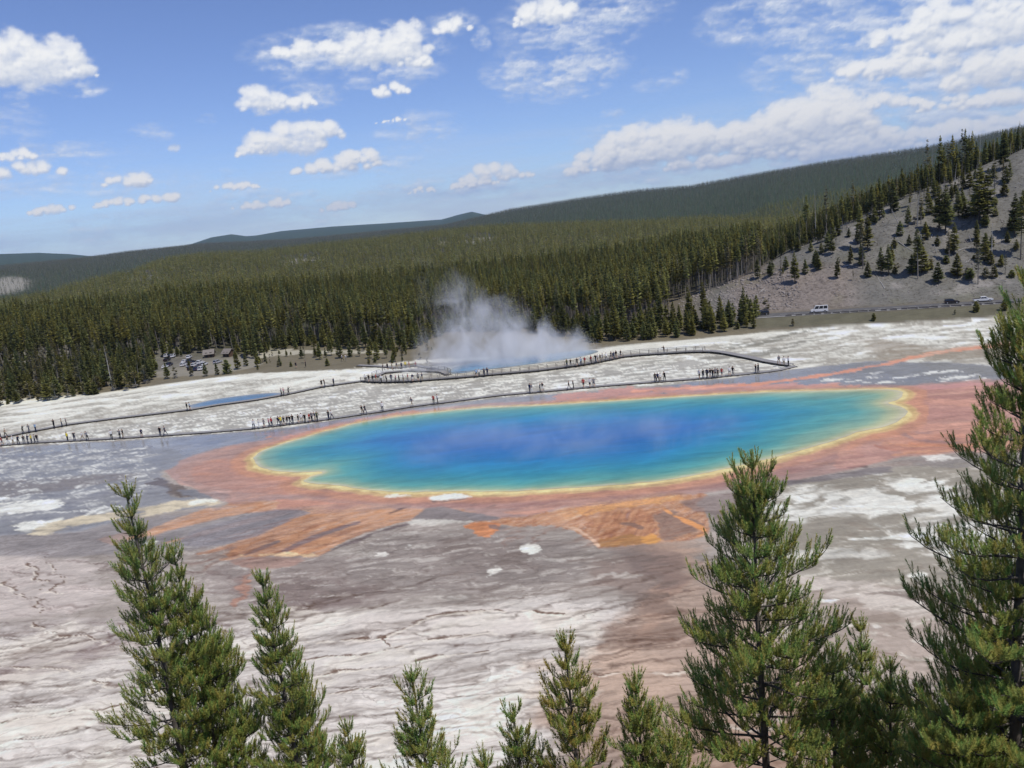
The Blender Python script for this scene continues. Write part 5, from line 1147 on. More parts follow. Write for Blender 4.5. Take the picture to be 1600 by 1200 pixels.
for i, (a, b, up, lb) in enumerate([((335, 658), (270, 492), 1, 'long white leaning snag at the left shoulder of the hill'), ((358, 640), (340, 450), 1, 'thin pale upright snag beside the leaning white one'), ((860, 600), (825, 520), 1, 'short pale stub leaning left, high on the hill'), ((1040, 680), (1075, 620), 0, 'pale log lying beside a small rounded tree'), ((1190, 752), (1320, 710), 0, 'dark crooked log lying level below the tall trees'),
    ((1262, 700), (1250, 658), 1, 'short white upright stub above the crooked log'), ((785, 960), (730, 870), 0, 'thin dark log pointing down to the road left of the middle'), ((860, 700), (940, 755), 0, 'log lying right of a little tree'), ((1160, 820), (1290, 900), 0, 'long dark log lying below the thin trees'), ((1370, 895), (1455, 922), 0, 'pale log low on the right of the hill'), ((980, 712), (990, 665), 1, 'short pale stub beside the rounded tree'),
    ((815, 772), (826, 732), 1, 'pale stub behind the broad green tree'), ((1230, 818), (1262, 796), 0, 'short bright log in the middle right'), ((555, 838), (640, 820), 0, 'level grey log above the rocky outcrop'), ((1072, 762), (1060, 715), 1, 'thin pale stick standing between two trees'), ((120, 960), (60, 1010), 0, 'small log over the outcrop at the left foot'), ((1450, 350), (1553, 395), 0, 'long grey log near the top right'), ((1400, 715), (1500, 717), 0, 'level log right of the dead tree'),
    ((300, 668), (370, 690), 0, 'pale log at the base of the leaning snag')]):
    log(c4(*a), c4(*b), 0.15 if i not in (6,) else .1, lb, bool(up), 'dead_tree' if up else 'fallen_log')
for (p, q, lb) in [((905, 486), (838, 452), 'long pale fallen trunk leaning in front of the wood right of the steam'), ((900, 492), (880, 470), 'short pale fallen trunk at the wood edge'), ((600, 520), (570, 470), 'pale leaning trunk in the wood left of the steam')]:
    m = MB(); x, y, z = hp(*p); s = pxscale(x, y, z); v = Vector(((q[0]-p[0])/s, 1.0, (p[1]-q[1])/s)); m.tube([(0, 0, 0), v*.5, v], [.17, .14, .07], 6)
    o = link('fallen_log', m.mesh('fallen_log', M_LOG)); o.location = (x, y, z+.1); tag(o, lb, 'log')

M_ROCK = plain('grey_brown_rock', (0.25, 0.22, 0.195), 0.9, 0.15, 0.3, 1.4, 0.2)
def rocks(name, pts, label):
    V = []; F = []; b = 0
    bm = bmesh.new(); bmesh.ops.create_icosphere(bm, subdivisions=1, radius=1); bv = np.array([v.co[:] for v in bm.verts]); bf = np.array([[v.index for v in f.verts] for f in bm.faces]); bm.free()
    for (x, y, z, s) in pts:
        q = bv*(1+rng.uniform(-.3, .3, len(bv)))[:, None]*np.array([s*rng.uniform(.7, 1.4), s*rng.uniform(.7, 1.2), s*rng.uniform(.5, .9)])
        V.append(q+[x, y, z+s*0.1]); F.append(bf+b); b += len(bv)
    me = new_mesh(name, np.concatenate(V), np.concatenate(F)); o = link(name, me, None, M_ROCK); tag(o, label, 'rocks', kind='stuff'); return o
rk = []
for i in range(1500):
    if rng.random() < 0.6: px, py = 1060+rng.random()*190, 425+rng.random()*62
    else: px, py = c4(rng.uniform(0, 1550), rng.uniform(380, 1000))
    d = ray(np.float64(px), np.float64(py)); a = math.degrees(math.atan2(d[0], d[1]))
    e = math.degrees(math.atan2(d[2], math.hypot(d[0], d[1])))
    if e > np.interp(a, L1[0], np.degrees(np.arctan2(L1[2]-CAM_H, L1[1])))-0.05: continue
    x, y, z = hp(px, py)
    if math.hypot(x, y) < road_r(a)[0]+6.5: continue
    rk.append((x, y, z, rng.uniform(.1, .38)*(1.5 if px < 1250 else 1)))
rocks('rock_rubble', rk, 'broken grey-brown rock strewn over the bare hillside above the road')

# grey scrub along the left wood edge
for i, px in enumerate(np.linspace(-12, 232, 52)):
    px = px+rng.uniform(-2, 2); py = float(np.interp(px, [-150, 0, 100, 200, 238], [664, 627, 615, 602, 594]))-rng.uniform(0, 7)
    x, y, z = hp(px, py); k = ['greybush', 'greybush', 'shrub1', 'snag0', 'young0', 'shrub0', 'greybush'][int(rng.integers(7))]; sc = rng.uniform(.8, 1.35)*(.45 if k == 'snag0' else 1)
    t_ = make_tree(k, x, y, z-.1, sc, rng.random()*6, '%s, %s from left in the scrub fringing the left wood' % ({'greybush': 'leafless grey bush', 'shrub1': 'thin grey-green bush', 'snag0': 'short dead stem', 'young0': 'small green conifer', 'shrub0': 'rounded green bush'}[k], ordw(i+1)), 'scrub along the left wood edge', 'dead_tree' if k == 'snag0' else 'shrub', cat='shrub'); t_.scale = (sc*1.3, sc*1.3, sc)
# ------------------------------------------------------------------ road with its edge stones
M_ASPH = plain('road_surface', (0.13, 0.125, 0.118), 0.9, 0.2, 0.12, 0.8)
M_LINE = plain('road_line', (0.62, 0.60, 0.52), 0.8, 0.2, 0.1, 2)
def ribbon(name, azs, rc, w, zf, mat, label=None, dash=None, parent=None):
    V = []; F = []
    for i, (a, r) in enumerate(zip(azs, rc)):
        for s in (-w/2, w/2):
            q = r+s; V.append((q*math.sin(rad(a)), q*math.cos(rad(a)), zf(a)))
        if i and (dash is None or (i//dash) % 2): F.append((2*i-2, 2*i, 2*i+1, 2*i-1))
    me = bpy.data.meshes.new(name); me.from_pydata(V, [], [f[::-1] for f in F]); o = link(name, me, parent, mat)
    if label: tag(o, label, 'road', kind='structure')
    return o
raz = np.arange(azpx(1150, 495), 44, 0.15); rrr, rzz = road_r(raz)
rd = ribbon('road', raz, rrr, 7.0, lambda a: float(road_r(a)[1])+0.05, M_ASPH, 'grey two-lane road running along the foot of the bare hill')
ribbon('edge_line', raz, rrr-3.2, 0.14, lambda a: float(road_r(a)[1])+0.056, M_LINE, None, None, rd)
ribbon('centre_line', raz, rrr, 0.14, lambda a: float(road_r(a)[1])+0.056, M_LINE, None, 3, rd)
M_GRAV = plain('pale_gravel', (0.36, 0.345, 0.32), 0.95, 0.1, 0.15, 1)
g_ = ribbon('road_shoulder', raz, rrr-4.05, 1.1, lambda a: float(road_r(a)[1])+0.04, M_GRAV, 'pale gravel shoulder between road and grass bank')
M_STONE = plain('kerb_stone', (0.15, 0.14, 0.13), 0.9, 0.1, 0.2, 3)
px = 1232.0; k_ = 0
while px < 1596:
    a = azpx(px, 486-(px-1200)*0.05); r, z = road_r(a); r = float(r)-3.9
    m = MB(); L = rng.uniform(1.4, 2.6); m.box((0, 0, .2), (L, .45, .42)); m.box((L*.1, 0, .42), (L*.6, .3, .08))
    o = link('roadside_log', m.mesh('roadside_log', M_STONE)); o.location = (r*math.sin(rad(a)), r*math.cos(rad(a)), float(z)+.02); o.rotation_euler = (0, 0, -rad(a)+rng.uniform(-.05, .05)-0.12)
    k_ += 1; tag(o, 'low dark log barrier, %s from left along the road edge' % ordw(k_), 'barrier', 'log barriers along the road edge'); px += rng.uniform(13, 19)
for (px, py, hh, k, lb) in [(1365, 502, 12, 'shrub0', 'small shrub on the grass bank between van and pickup'), (1525, 488, 17, 'shrub0', 'rounded shrub on the bank below the white pickup'), (1569, 486, 18, 'shrub0', 'dark shrub on the bank right of the white pickup'), (1492, 492, 8, 'shrub1', 'tiny shrub on the bank below the dark car'), (1239, 510, 12, 'shrub1', 'thin shrub on the bank below the white van'), (1166, 512, 22, 'young0', 'thin young conifer left of the road end'), (1178, 513, 24, 'young1', 'young conifer beside the road end')]:
    x, y, z = hp(px, py); make_tree(k, x, y, z-.05, hh/pxscale(x, y, z)/KINDS_[k][3], rng.random()*6, lb, 'shrubs on the roadside bank', 'shrub', cat='shrub')
_ox = 0
for i in range(46):
    px = rng.uniform(400, 690); py = rng.uniform(532, 572) if px > 460 else rng.uniform(548, 574)
    x, y, z = hp(px, py); k = ['shrub0', 'shrub1', 'greybush', 'young0'][int(rng.integers(4))]; _ox += 1
    make_tree(k, x, y, z-.05, rng.uniform(.3, .8), rng.random()*6, '%s on the open ground left of the steam, %s of the scattered ones' % ({'shrub0': 'low green shrub', 'shrub1': 'thin shrub', 'greybush': 'leafless bush', 'young0': 'tiny conifer'}[k], ordw(_ox)), 'low growth on the open ground', 'shrub', cat='shrub')
# scattered young trees on the open ground left of the steam
for (px, py, hh, k, lb) in [(403, 578, 10, 'young0', 'tiny conifer right of the parked cars'), (415, 565, 16, 'young1', 'small conifer on open ground right of the cabins'), (438, 572, 18, 'young2', 'dark round young conifer on open ground near the small pool'), (478, 568, 32, 'sparse0', 'thin tree with a bare stem on open ground'), (500, 562, 26, 'young0', 'loose pale young tree on open ground'), (512, 572, 12, 'shrub0', 'low spreading shrub on open ground'),
    (455, 573, 8, 'shrub0', 'very low shrub on open ground'), (518, 556, 34, 'full0', 'dark pointed conifer, first of the clump left of the steam'), (532, 560, 32, 'young2', 'bushy conifer, second of the clump left of the steam'), (548, 558, 26, 'young1', 'small conifer in the clump left of the steam'), (562, 557, 28, 'full1', 'narrow conifer in the middle of the clump'), (578, 560, 26, 'young0', 'short conifer right in the clump left of the steam'), (590, 562, 30, 'young2', 'broad conifer near the right end of the clump'),
    (604, 560, 32, 'full2', 'tall dark conifer at the right end of the clump'), (618, 566, 40, 'full0', 'dark conifer beside the steam behind the deck'), (385, 572, 22, 'young1', 'bushy conifer right of the cabins'), (372, 577, 30, 'young2', 'wide dark conifer in front of the cabins'), (240, 590, 34, 'young2', 'bushy conifer left of the parked cars'), (222, 592, 30, 'young1', 'pale bushy conifer left of the parked cars'), (262, 592, 26, 'young0', 'small conifer in front of the parked cars'), (275, 591, 20, 'greybush', 'grey leafless bush in front of the parked cars'),
    (300, 588, 16, 'shrub1', 'low thin bush before the car park'), (322, 588, 22, 'young0', 'bushy conifer at the right front of the car park'), (340, 586, 20, 'young1', 'small bushy conifer below the cabins'), (356, 584, 22, 'shrub0', 'low bush below the cabins'), (296, 574, 14, 'young0', 'small tree among the parked cars')]:
    x, y, z = hp(px, py); make_tree(k, x, y, z-.05, hh/pxscale(x, y, z)/KINDS_[k][3], rng.random()*6, lb, None, 'shrub' if k[:2] in ('sh', 'gr') else 'pine_tree', cat='shrub' if k[:2] in ('sh', 'gr') else 'pine tree')

# ------------------------------------------------------------------ boardwalks
M_DECK = plain('weathered_boards', (0.30, 0.285, 0.265), 0.85, 0.2, 0.2, 2.5)
M_POST = plain('dark_timber', (0.085, 0.078, 0.07), 0.85, 0.2, 0.2, 4)
M_RAIL = plain('grey_rail_timber', (0.22, 0.20, 0.18), 0.85, 0.2, 0.15, 4)
def path_pts(P, step):
    P = np.array(P, float); x, y = gp(P[:, 0], P[:, 1]); W = np.stack([x, y], 1)
    s = np.concatenate([[0], np.cumsum(np.linalg.norm(np.diff(W, axis=0), axis=1))]); n = max(2, int(s[-1]/step)); t = np.linspace(0, s[-1], n+1)
    return np.stack([np.interp(t, s, W[:, 0]), np.interp(t, s, W[:, 1])], 1)
def deckmesh(W, w, z, th):
    T = np.gradient(W, axis=0); T /= np.linalg.norm(T, axis=1)[:, None]; Nn = np.stack([-T[:, 1], T[:, 0]], 1)
    V = []; F = []
    for p, n in zip(W, Nn):
        for s, zz in ((-1, z), (1, z), (1, z-th), (-1, z-th)): V.append((p[0]+n[0]*s*w/2, p[1]+n[1]*s*w/2, zz))
    for i in range(len(W)-1):
        for k in range(4):
            a, b = i*4+k, i*4+(k+1) % 4; F.append((a, b, b+4, a+4))
    F += [(3, 2, 1, 0), tuple((len(W)-1)*4+k for k in range(4))]
    return V, F, T, Nn
def boardwalk(P, label, w=2.0, z=0.42, rail=None):
    w *= 0.8; W = path_pts(P, 2.4); r = empty('boardwalk', (W[0][0], W[0][1], 0)); tag(r, label, 'boardwalk', 'boardwalks over the hot spring flat')
    o0 = np.array([W[0][0], W[0][1]]); W = W-o0
    V, F, T, Nn = deckmesh(W, w, z, 0.07); m = MB(); m.add(V, F); link('deck', m.mesh('deck', M_DECK), r)
    # side beams, one under each edge, resting on cross sleepers
    for s in (-1, 1):
        m = MB(); V2, F2, _, _ = deckmesh(W+Nn*s*(w/2-0.12), 0.10, z-0.072, 0.20); m.add(V2, F2); link('beam', m.mesh('beam', M_POST), r)
    m = MB()
    for p, t in zip(W, T): m.box((p[0], p[1], 0.072), (0.5, w+0.3, 0.14), 0, math.atan2(t[1], t[0]))
    q = link('sleeper', m.mesh('sleeper', M_POST), r); q['kind'] = 'stuff'
    if rail:
        for s in rail:
            off = W+Nn*s*(w/2-0.06)
            for zz, hh, nm in ((z+1.06, 0.09, 'top_rail'), (z+0.66, 0.08, 'middle_rail'), (z+0.30, 0.08, 'lower_rail')):
                m = MB(); V2, F2, _, _ = deckmesh(off, 0.07, zz, hh); m.add(V2, F2); link(nm, m.mesh(nm, M_RAIL), r)
            pm = MB(); pm.box((0, 0, 0.53), (0.11, 0.11, 1.02)); pme = pm.mesh('post', M_RAIL)
            for p, t in zip(off, T):
                o = link('post', pme, r); o.location = (p[0]+0.0, p[1], z+0.003); o.rotation_euler = (0, 0, math.atan2(t[1], t[0]))
    return r
B1 = [(-120, 706), (0, 696.5), (60, 692), (100, 690), (180, 686), (250, 681.5), (330, 676), (400, 670), (440, 665), (520, 655), (600, 643), (650, 635), (700, 629), (780, 618.5), (850, 612.5), (930, 605), (1000, 599.5), (1060, 595), (1100, 592), (1180, 584), (1215, 580), (1242, 573.5)]
B2 = [(-120, 700), (0, 685), (40, 677), (110, 664), (180, 655), (250, 647), (300, 641), (340, 634), (400, 626), (450, 617), (500, 606), (540, 600), (568, 596.5)]
B3 = [(568, 596.5), (600, 598), (640, 597), (680, 594), (720, 591), (760, 587.5), (800, 584), (840, 580.5), (880, 575.5), (920, 569.5), (950, 563.5), (970, 559), (1000, 556), (1040, 553.5), (1080, 551), (1100, 551)]
B4 = [(1100, 551), (1120, 551.5), (1140, 555), (1170, 561), (1200, 567.5), (1228, 572), (1236, 573)]
boardwalk(B1, 'long low boardwalk running past the far edge of the big blue spring', 1.7, .32)
boardwalk(B2, 'upper left boardwalk branch passing the small pale pool')
boardwalk(B3, 'boardwalk with timber railing in front of the steaming crater', 2.6, 0.55, (-1, 1))
boardwalk(B4, 'dark-edged boardwalk ramp sloping down right to join the lower walk', 2.4, 0.6)
boardwalk([(586, 590), (600, 584), (640, 580), (690, 581.5), (700, 586)], 'viewing platform with railing left of the steam', 2.4, 0.5, (1,))
boardwalk([(560, 572), (600, 574), (622, 576), (650, 572), (690, 580)], 'boardwalk behind the viewing platform leading to the open ground', 1.8, 0.4)

# ------------------------------------------------------------------ people
def body_mesh(name, joints, edges, cols):
    me = bpy.data.meshes.new(name); me.from_pydata([j[0] for j in joints], edges, []); o = bpy.data.objects.new(name, me)
    tmp = COL.objects.link(o); md = o.modifiers.new('s', 'SKIN'); md.use_smooth_shade = True
    for v, j in zip(me.skin_vertices[0].data, joints): v.radius = j[1]
    me.skin_vertices[0].data[0].use_root = True
    o.modifiers.new('u', 'SUBSURF').levels = 1
    bpy.context.view_layer.update(); dg = bpy.context.evaluated_depsgraph_get(); out = bpy.data.meshes.new_from_object(o.evaluated_get(dg), depsgraph=dg)
    bpy.data.objects.remove(o); out.name = name
    out.materials.clear()
    for i in range(5): out.materials.append(None)
    mi = []
    for p in out.polygons:
        c = p.center; r_ = math.hypot(c.x, c.y)
        if c.z > 1.62 or (c.z > 1.52 and c.y > 0.03 and r_ < .2): k = 3                # hair or hat
        elif c.z > 1.42: k = 0                                                        # face, neck
        elif abs(c.x) > 0.235 and c.z < cols.get('sleeve', 1.15): k = 0                # bare forearm
        elif c.z > 0.90: k = 1
        elif c.z < 0.09: k = 4
        elif c.z < cols.get('hem', 0.0): k = 0
        else: k = 2
        mi.append(k)
    out.polygons.foreach_set('material_index', mi); return out
def figure(name, stride=0.1, arms=((0.05, 0), (-0.05, 0)), lean=0.0, hem=0.0, sleeve=1.15, sit=False):
    J = [((0, 0, 0.95), (0.15, 0.11)), ((0, -lean*.5, 1.18), (0.14, 0.10)), ((0, -lean, 1.38), (0.17, 0.10)), ((0, -lean*1.1, 1.49), (0.06, 0.06)), ((0, -lean*1.2-0.01, 1.60), (0.088, 0.10)), ((0, -lean*1.2, 1.71), (0.07, 0.085))]
    E = [(0, 1), (1, 2), (2, 3), (3, 4), (4, 5)]
    for s, k in ((-1, 0), (1, 1)):
        b = len(J); st = stride*s
        J += [((0.10*s, 0, 0.86), (0.095, 0.10)), ((0.105*s, -st*.55-0.03, 0.48), (0.065, 0.07)), ((0.11*s, -st, 0.10), (0.045, 0.05)), ((0.12*s, -st-0.14, 0.04), (0.045, 0.035))]
        E += [(0, b), (b, b+1), (b+1, b+2), (b+2, b+3)]
        f, up = arms[k]; c = len(J)
        J += [((0.19*s, -lean, 1.37), (0.06, 0.06)), ((0.25*s, -lean-f*.4, 1.13+up*.1), (0.045, 0.045)), ((0.25*s-(0.10*s if up else 0), -lean-f-0.02-(0.18 if up else 0), 0.90+up*.55), (0.033, 0.035)), ((0.24*s-(0.12*s if up else 0), -lean-f*1.1-0.04-(0.2 if up else 0), 0.82+up*.68), (0.03, 0.025))]
        E += [(2, c), (c, c+1), (c+1, c+2), (c+2, c+3)]
    return body_mesh(name, J, E, {'hem': hem, 'sleeve': sleeve})
FIG = [figure('standing', 0.04, ((.04, 0), (.04, 0))), figure('walking', 0.30, ((.22, 0), (-.2, 0)), 0.04), figure('photographing', 0.05, ((.12, 1), (.12, 1)), 0.0), figure('walking_shorts', 0.26, ((.2, 0), (-.18, 0)), 0.03, 0.50), figure('standing_shorts', 0.06, ((.05, 0), (.1, 0)), 0, 0.52), figure('leaning', 0.12, ((.2, 1), (.05, 0)), 0.10), figure('long_coat', 0.08, ((.03, 0), (.03, 0)), 0, 0, 0.8)]
CLOTH = {}
def cloth(n, c):
    if n not in CLOTH: CLOTH[n] = plain('cloth_'+n, c, 0.85, 0.1, 0.08, 9)
    return CLOTH[n]
TOPS = [('black', (.012, .012, .014)), ('dark blue', (.015, .025, .07)), ('white', (.75, .75, .74)), ('grey', (.22, .22, .23)), ('red', (.38, .04, .04)), ('dark grey', (.05, .05, .055)), ('light blue', (.25, .38, .55)), ('pink', (.62, .28, .33)), ('olive', (.10, .11, .06)), ('yellow', (.75, .62, .08)), ('tan', (.42, .33, .23))]
LEGS = [('black', (.012, .012, .014)), ('dark blue', (.02, .03, .07)), ('tan', (.36, .29, .2)), ('grey', (.18, .18, .19)), ('white', (.7, .7, .68))]
HAIR = [('hair_dark', (.012, .010, .008)), ('hair_brown', (.06, .035, .02)), ('hat_pale', (.6, .57, .5)), ('hat_dark', (.03, .03, .04))]
SKINS = [(.45, .27, .18), (.30, .17, .11), (.55, .36, .26)]
def yline(B, x): B = np.array(B); return float(np.interp(x, B[:, 0], B[:, 1]))
ORD = ['leftmost', 'second from left', 'third from left', 'fourth from left', 'fifth from left', 'sixth from left', 'seventh from left', 'eighth from left', 'ninth from left', 'tenth from left', 'eleventh from left', 'twelfth from left', 'thirteenth from left']
POSE = ['standing', 'walking', 'taking pictures', 'walking in shorts', 'wearing shorts', 'leaning forward', 'in long trousers']
def crowd(B, xs, place, zd, tops=None, group=None, dy=0.0):
    for i, x in enumerate(xs):
        y = yline(B, x)+dy+rng.uniform(-.25, .25); wx, wy = gp(np.float64(x), np.float64(y-1.0), zd)
        k = int(rng.integers(len(FIG))); t = TOPS[int(rng.choice(len(TOPS), p=[.26, .14, .15, .1, .06, .12, .05, .04, .04, .02, .02]))] if tops is None or tops[i] is None else next(q for q in TOPS if q[0] == tops[i])
        l = LEGS[int(rng.choice(5, p=[.4, .28, .12, .15, .05]))]; h = HAIR[int(rng.choice(4, p=[.45, .2, .22, .13]))]
        o = link('person', FIG[k]); o.location = (float(wx), float(wy), zd); sc = 1.27*rng.uniform(0.93, 1.06); o.scale = (sc*1.08, sc*1.08, sc); o.rotation_euler = (0, 0, rng.uniform(0, 6.28))
        ms = [cloth('skin%d' % int(rng.integers(3)), SKINS[int(rng.integers(3))]), cloth(t[0].replace(' ', '_')+'_top', t[1]), cloth(l[0].replace(' ', '_')+'_legs', l[1]), cloth(*h), cloth('shoe', (.03, .03, .03))]
        for j, mt in enumerate(ms): o.material_slots[j].link = 'OBJECT'; o.material_slots[j].material = mt
        lb_ = 'person in %s top %s, %s %s' % (t[0], POSE[k], ORD[i] if len(xs) > 1 else 'alone', place)
        if len(lb_.split()) > 16: lb_ = lb_.replace(' '+POSE[k], '')
        tag(o, lb_, 'person', group or 'visitors on the boardwalks')
crowd(B2, [1, 9, 36, 46, 56], 'on the upper walk', .42)
crowd(B2, [85, 97, 104], 'of three on the upper walk', .42)
crowd(B2, [293, 297], 'by the small pale pool', .42)
crowd(B1, [4, 13, 21, 29, 38, 44, 50, 55, 59], 'of the far left lower group', .32, [None, None, 'white', None, None, 'dark blue', None, None, None])
crowd(B1, [106, 117, 129, 137], 'of the four by yellow', .32, ['yellow', 'dark grey', 'white', 'grey'])
crowd(B1, [175, 188, 193], 'of three left of the pine tip', .32)
crowd(B1, [222], 'above the left pine tip', .32)
crowd(B1, [251, 259], 'right of the left pine', .32, ['black', 'dark blue'])
crowd(B1, [397, 405, 413, 421, 425], 'of the pale-clad group', .32, ['white', 'white', 'grey', 'pink', 'red'])
crowd(B1, [436, 440, 444, 449, 454, 458], 'of the dark six', .32)
crowd(B1, [467, 472, 477, 484, 488, 493, 496], 'by the pink mats', .32, ['black', 'white', 'black', 'red', None, None, None])
crowd(B1, [514, 519], 'of the pair above the pool tip', .32, ['black', 'white'])
crowd(B1, [567, 571], 'of the dark pair', .32, ['black', 'dark grey'])
crowd(B1, [598], 'above the pool left part', .32, ['white'])
crowd(B1, [644], 'striding above the pool', .32, ['grey'])
crowd(B1, [678, 684], 'of the red-white pair', .32, ['red', 'white'])
crowd(B2, [440, 444, 451], 'of three past the small pool', .42)
crowd(B2, [503, 508, 522], 'of three near the platform', .42, ['black', 'black', 'dark blue'])
crowd(B3, [571, 577, 583, 588, 596, 604], 'at the platform corner', .55)
crowd(B3, [612, 619, 624, 631, 638, 645, 654, 660], 'in the middle of the platform', .55)
crowd([(580, 578), (600, 580), (640, 576), (690, 578)], [599, 606, 613, 620, 628, 634, 640, 650], 'on the rear platform', .5)
crowd(B3, [745, 749, 757, 762], 'at the railing before steam', .55, ['light blue', 'white', 'dark blue', 'dark blue'])
crowd(B3, [886, 892, 902, 908, 914, 924, 931, 934, 938, 942], 'in the row at the railing', .55)
crowd(B3, [948, 955, 959, 963, 970], 'at the row end', .55, ['white', 'black', None, 'black', 'black'])
crowd(B3, [1038], 'on the right railing stretch', .55, ['dark grey'])
crowd(B1, [828, 831, 844, 848], 'of four above the pool middle', .32, ['dark blue', 'grey', 'grey', 'dark grey'])
crowd(B1, [889, 896, 912, 922, 928], 'of five with a red top', .32, ['dark grey', 'black', 'red', 'white', 'grey'])
crowd(B1, [1024, 1028, 1032, 1039], 'of four by the pink edge', .32, ['black', 'dark blue', 'white', 'black'])
crowd(B1, [1093, 1099, 1105, 1110, 1114, 1118, 1122, 1128], 'of the large right group', .32)
crowd(B1, [1140, 1145], 'right of the large group', .32, ['white', 'black'])
crowd(B1, [1181, 1185], 'of the dark pair near the ramp', .32, ['black', 'black'])
crowd(B4, [1217, 1225, 1232], 'at the ramp end', .6, ['grey', 'white', 'white'], dy=0)
crowd([(530, 565), (700, 560)], [535, 541], 'on the open ground by the trees', .3)
crowd([(440, 578), (480, 574)], [463, 478], 'beyond the white flat', .3)

# ------------------------------------------------------------------ vehicles
def paintm(n, c): 
    if n not in CLOTH:
        s = NT(n); s.bsdf(tuple(c)+(1,), 0.28, 0.5, None, **{'Coat__Weight': 0.6}); CLOTH[n] = s.mat
    return CLOTH[n]
M_GLASS = paintm('dark_glass', (.01, .012, .015)); M_TYRE = plain('tyre_rubber', (.015, .015, .015), .8, .2); M_RIM = paintm('wheel_rim', (.4, .4, .42)); M_LAMP = paintm('lamp_glass', (.7, .68, .6)); M_TAIL = paintm('tail_lamp', (.35, .02, .02)); M_TRIM = plain('black_trim', (.02, .02, .02), .6, .3)
PROF = {  # side outline (x, z), glass band, length, width
 'suv': dict(low=[(-2.3, .35), (-2.35, .75), (-2.3, 1.05), (1.05, 1.05), (2.15, .92), (2.33, .7), (2.3, .35)], cab=[(-2.28, 1.05), (-2.0, 1.68), (0.15, 1.70), (1.05, 1.05)], w=1.88, wx=(-1.42, 1.42)),
 'sedan': dict(low=[(-2.35, .30), (-2.38, .72), (-2.3, .95), (1.0, .92), (2.15, .78), (2.35, .6), (2.3, .30)], cab=[(-1.85, .95), (-1.2, 1.40), (0.1, 1.43), (1.05, .93)], w=1.80, wx=(-1.4, 1.4)),
 'van': dict(low=[(-2.95, .35), (-2.98, 1.2), (-2.95, 1.3), (2.0, 1.30), (2.75, 1.05), (2.95, .8), (2.9, .35)], cab=[(-2.95, 1.3), (-2.88, 2.45), (1.0, 2.50), (1.35, 2.35), (2.0, 1.3)], w=2.0, wx=(-1.85, 1.85)),
 'pickup': dict(low=[(-2.9, .45), (-2.92, 1.1), (1.35, 1.12), (2.7, 1.05), (2.9, .8), (2.85, .45)], cab=[(-0.95, 1.12), (-0.8, 1.80), (0.7, 1.82), (1.45, 1.12)], w=1.95, wx=(-1.8, 1.85))}
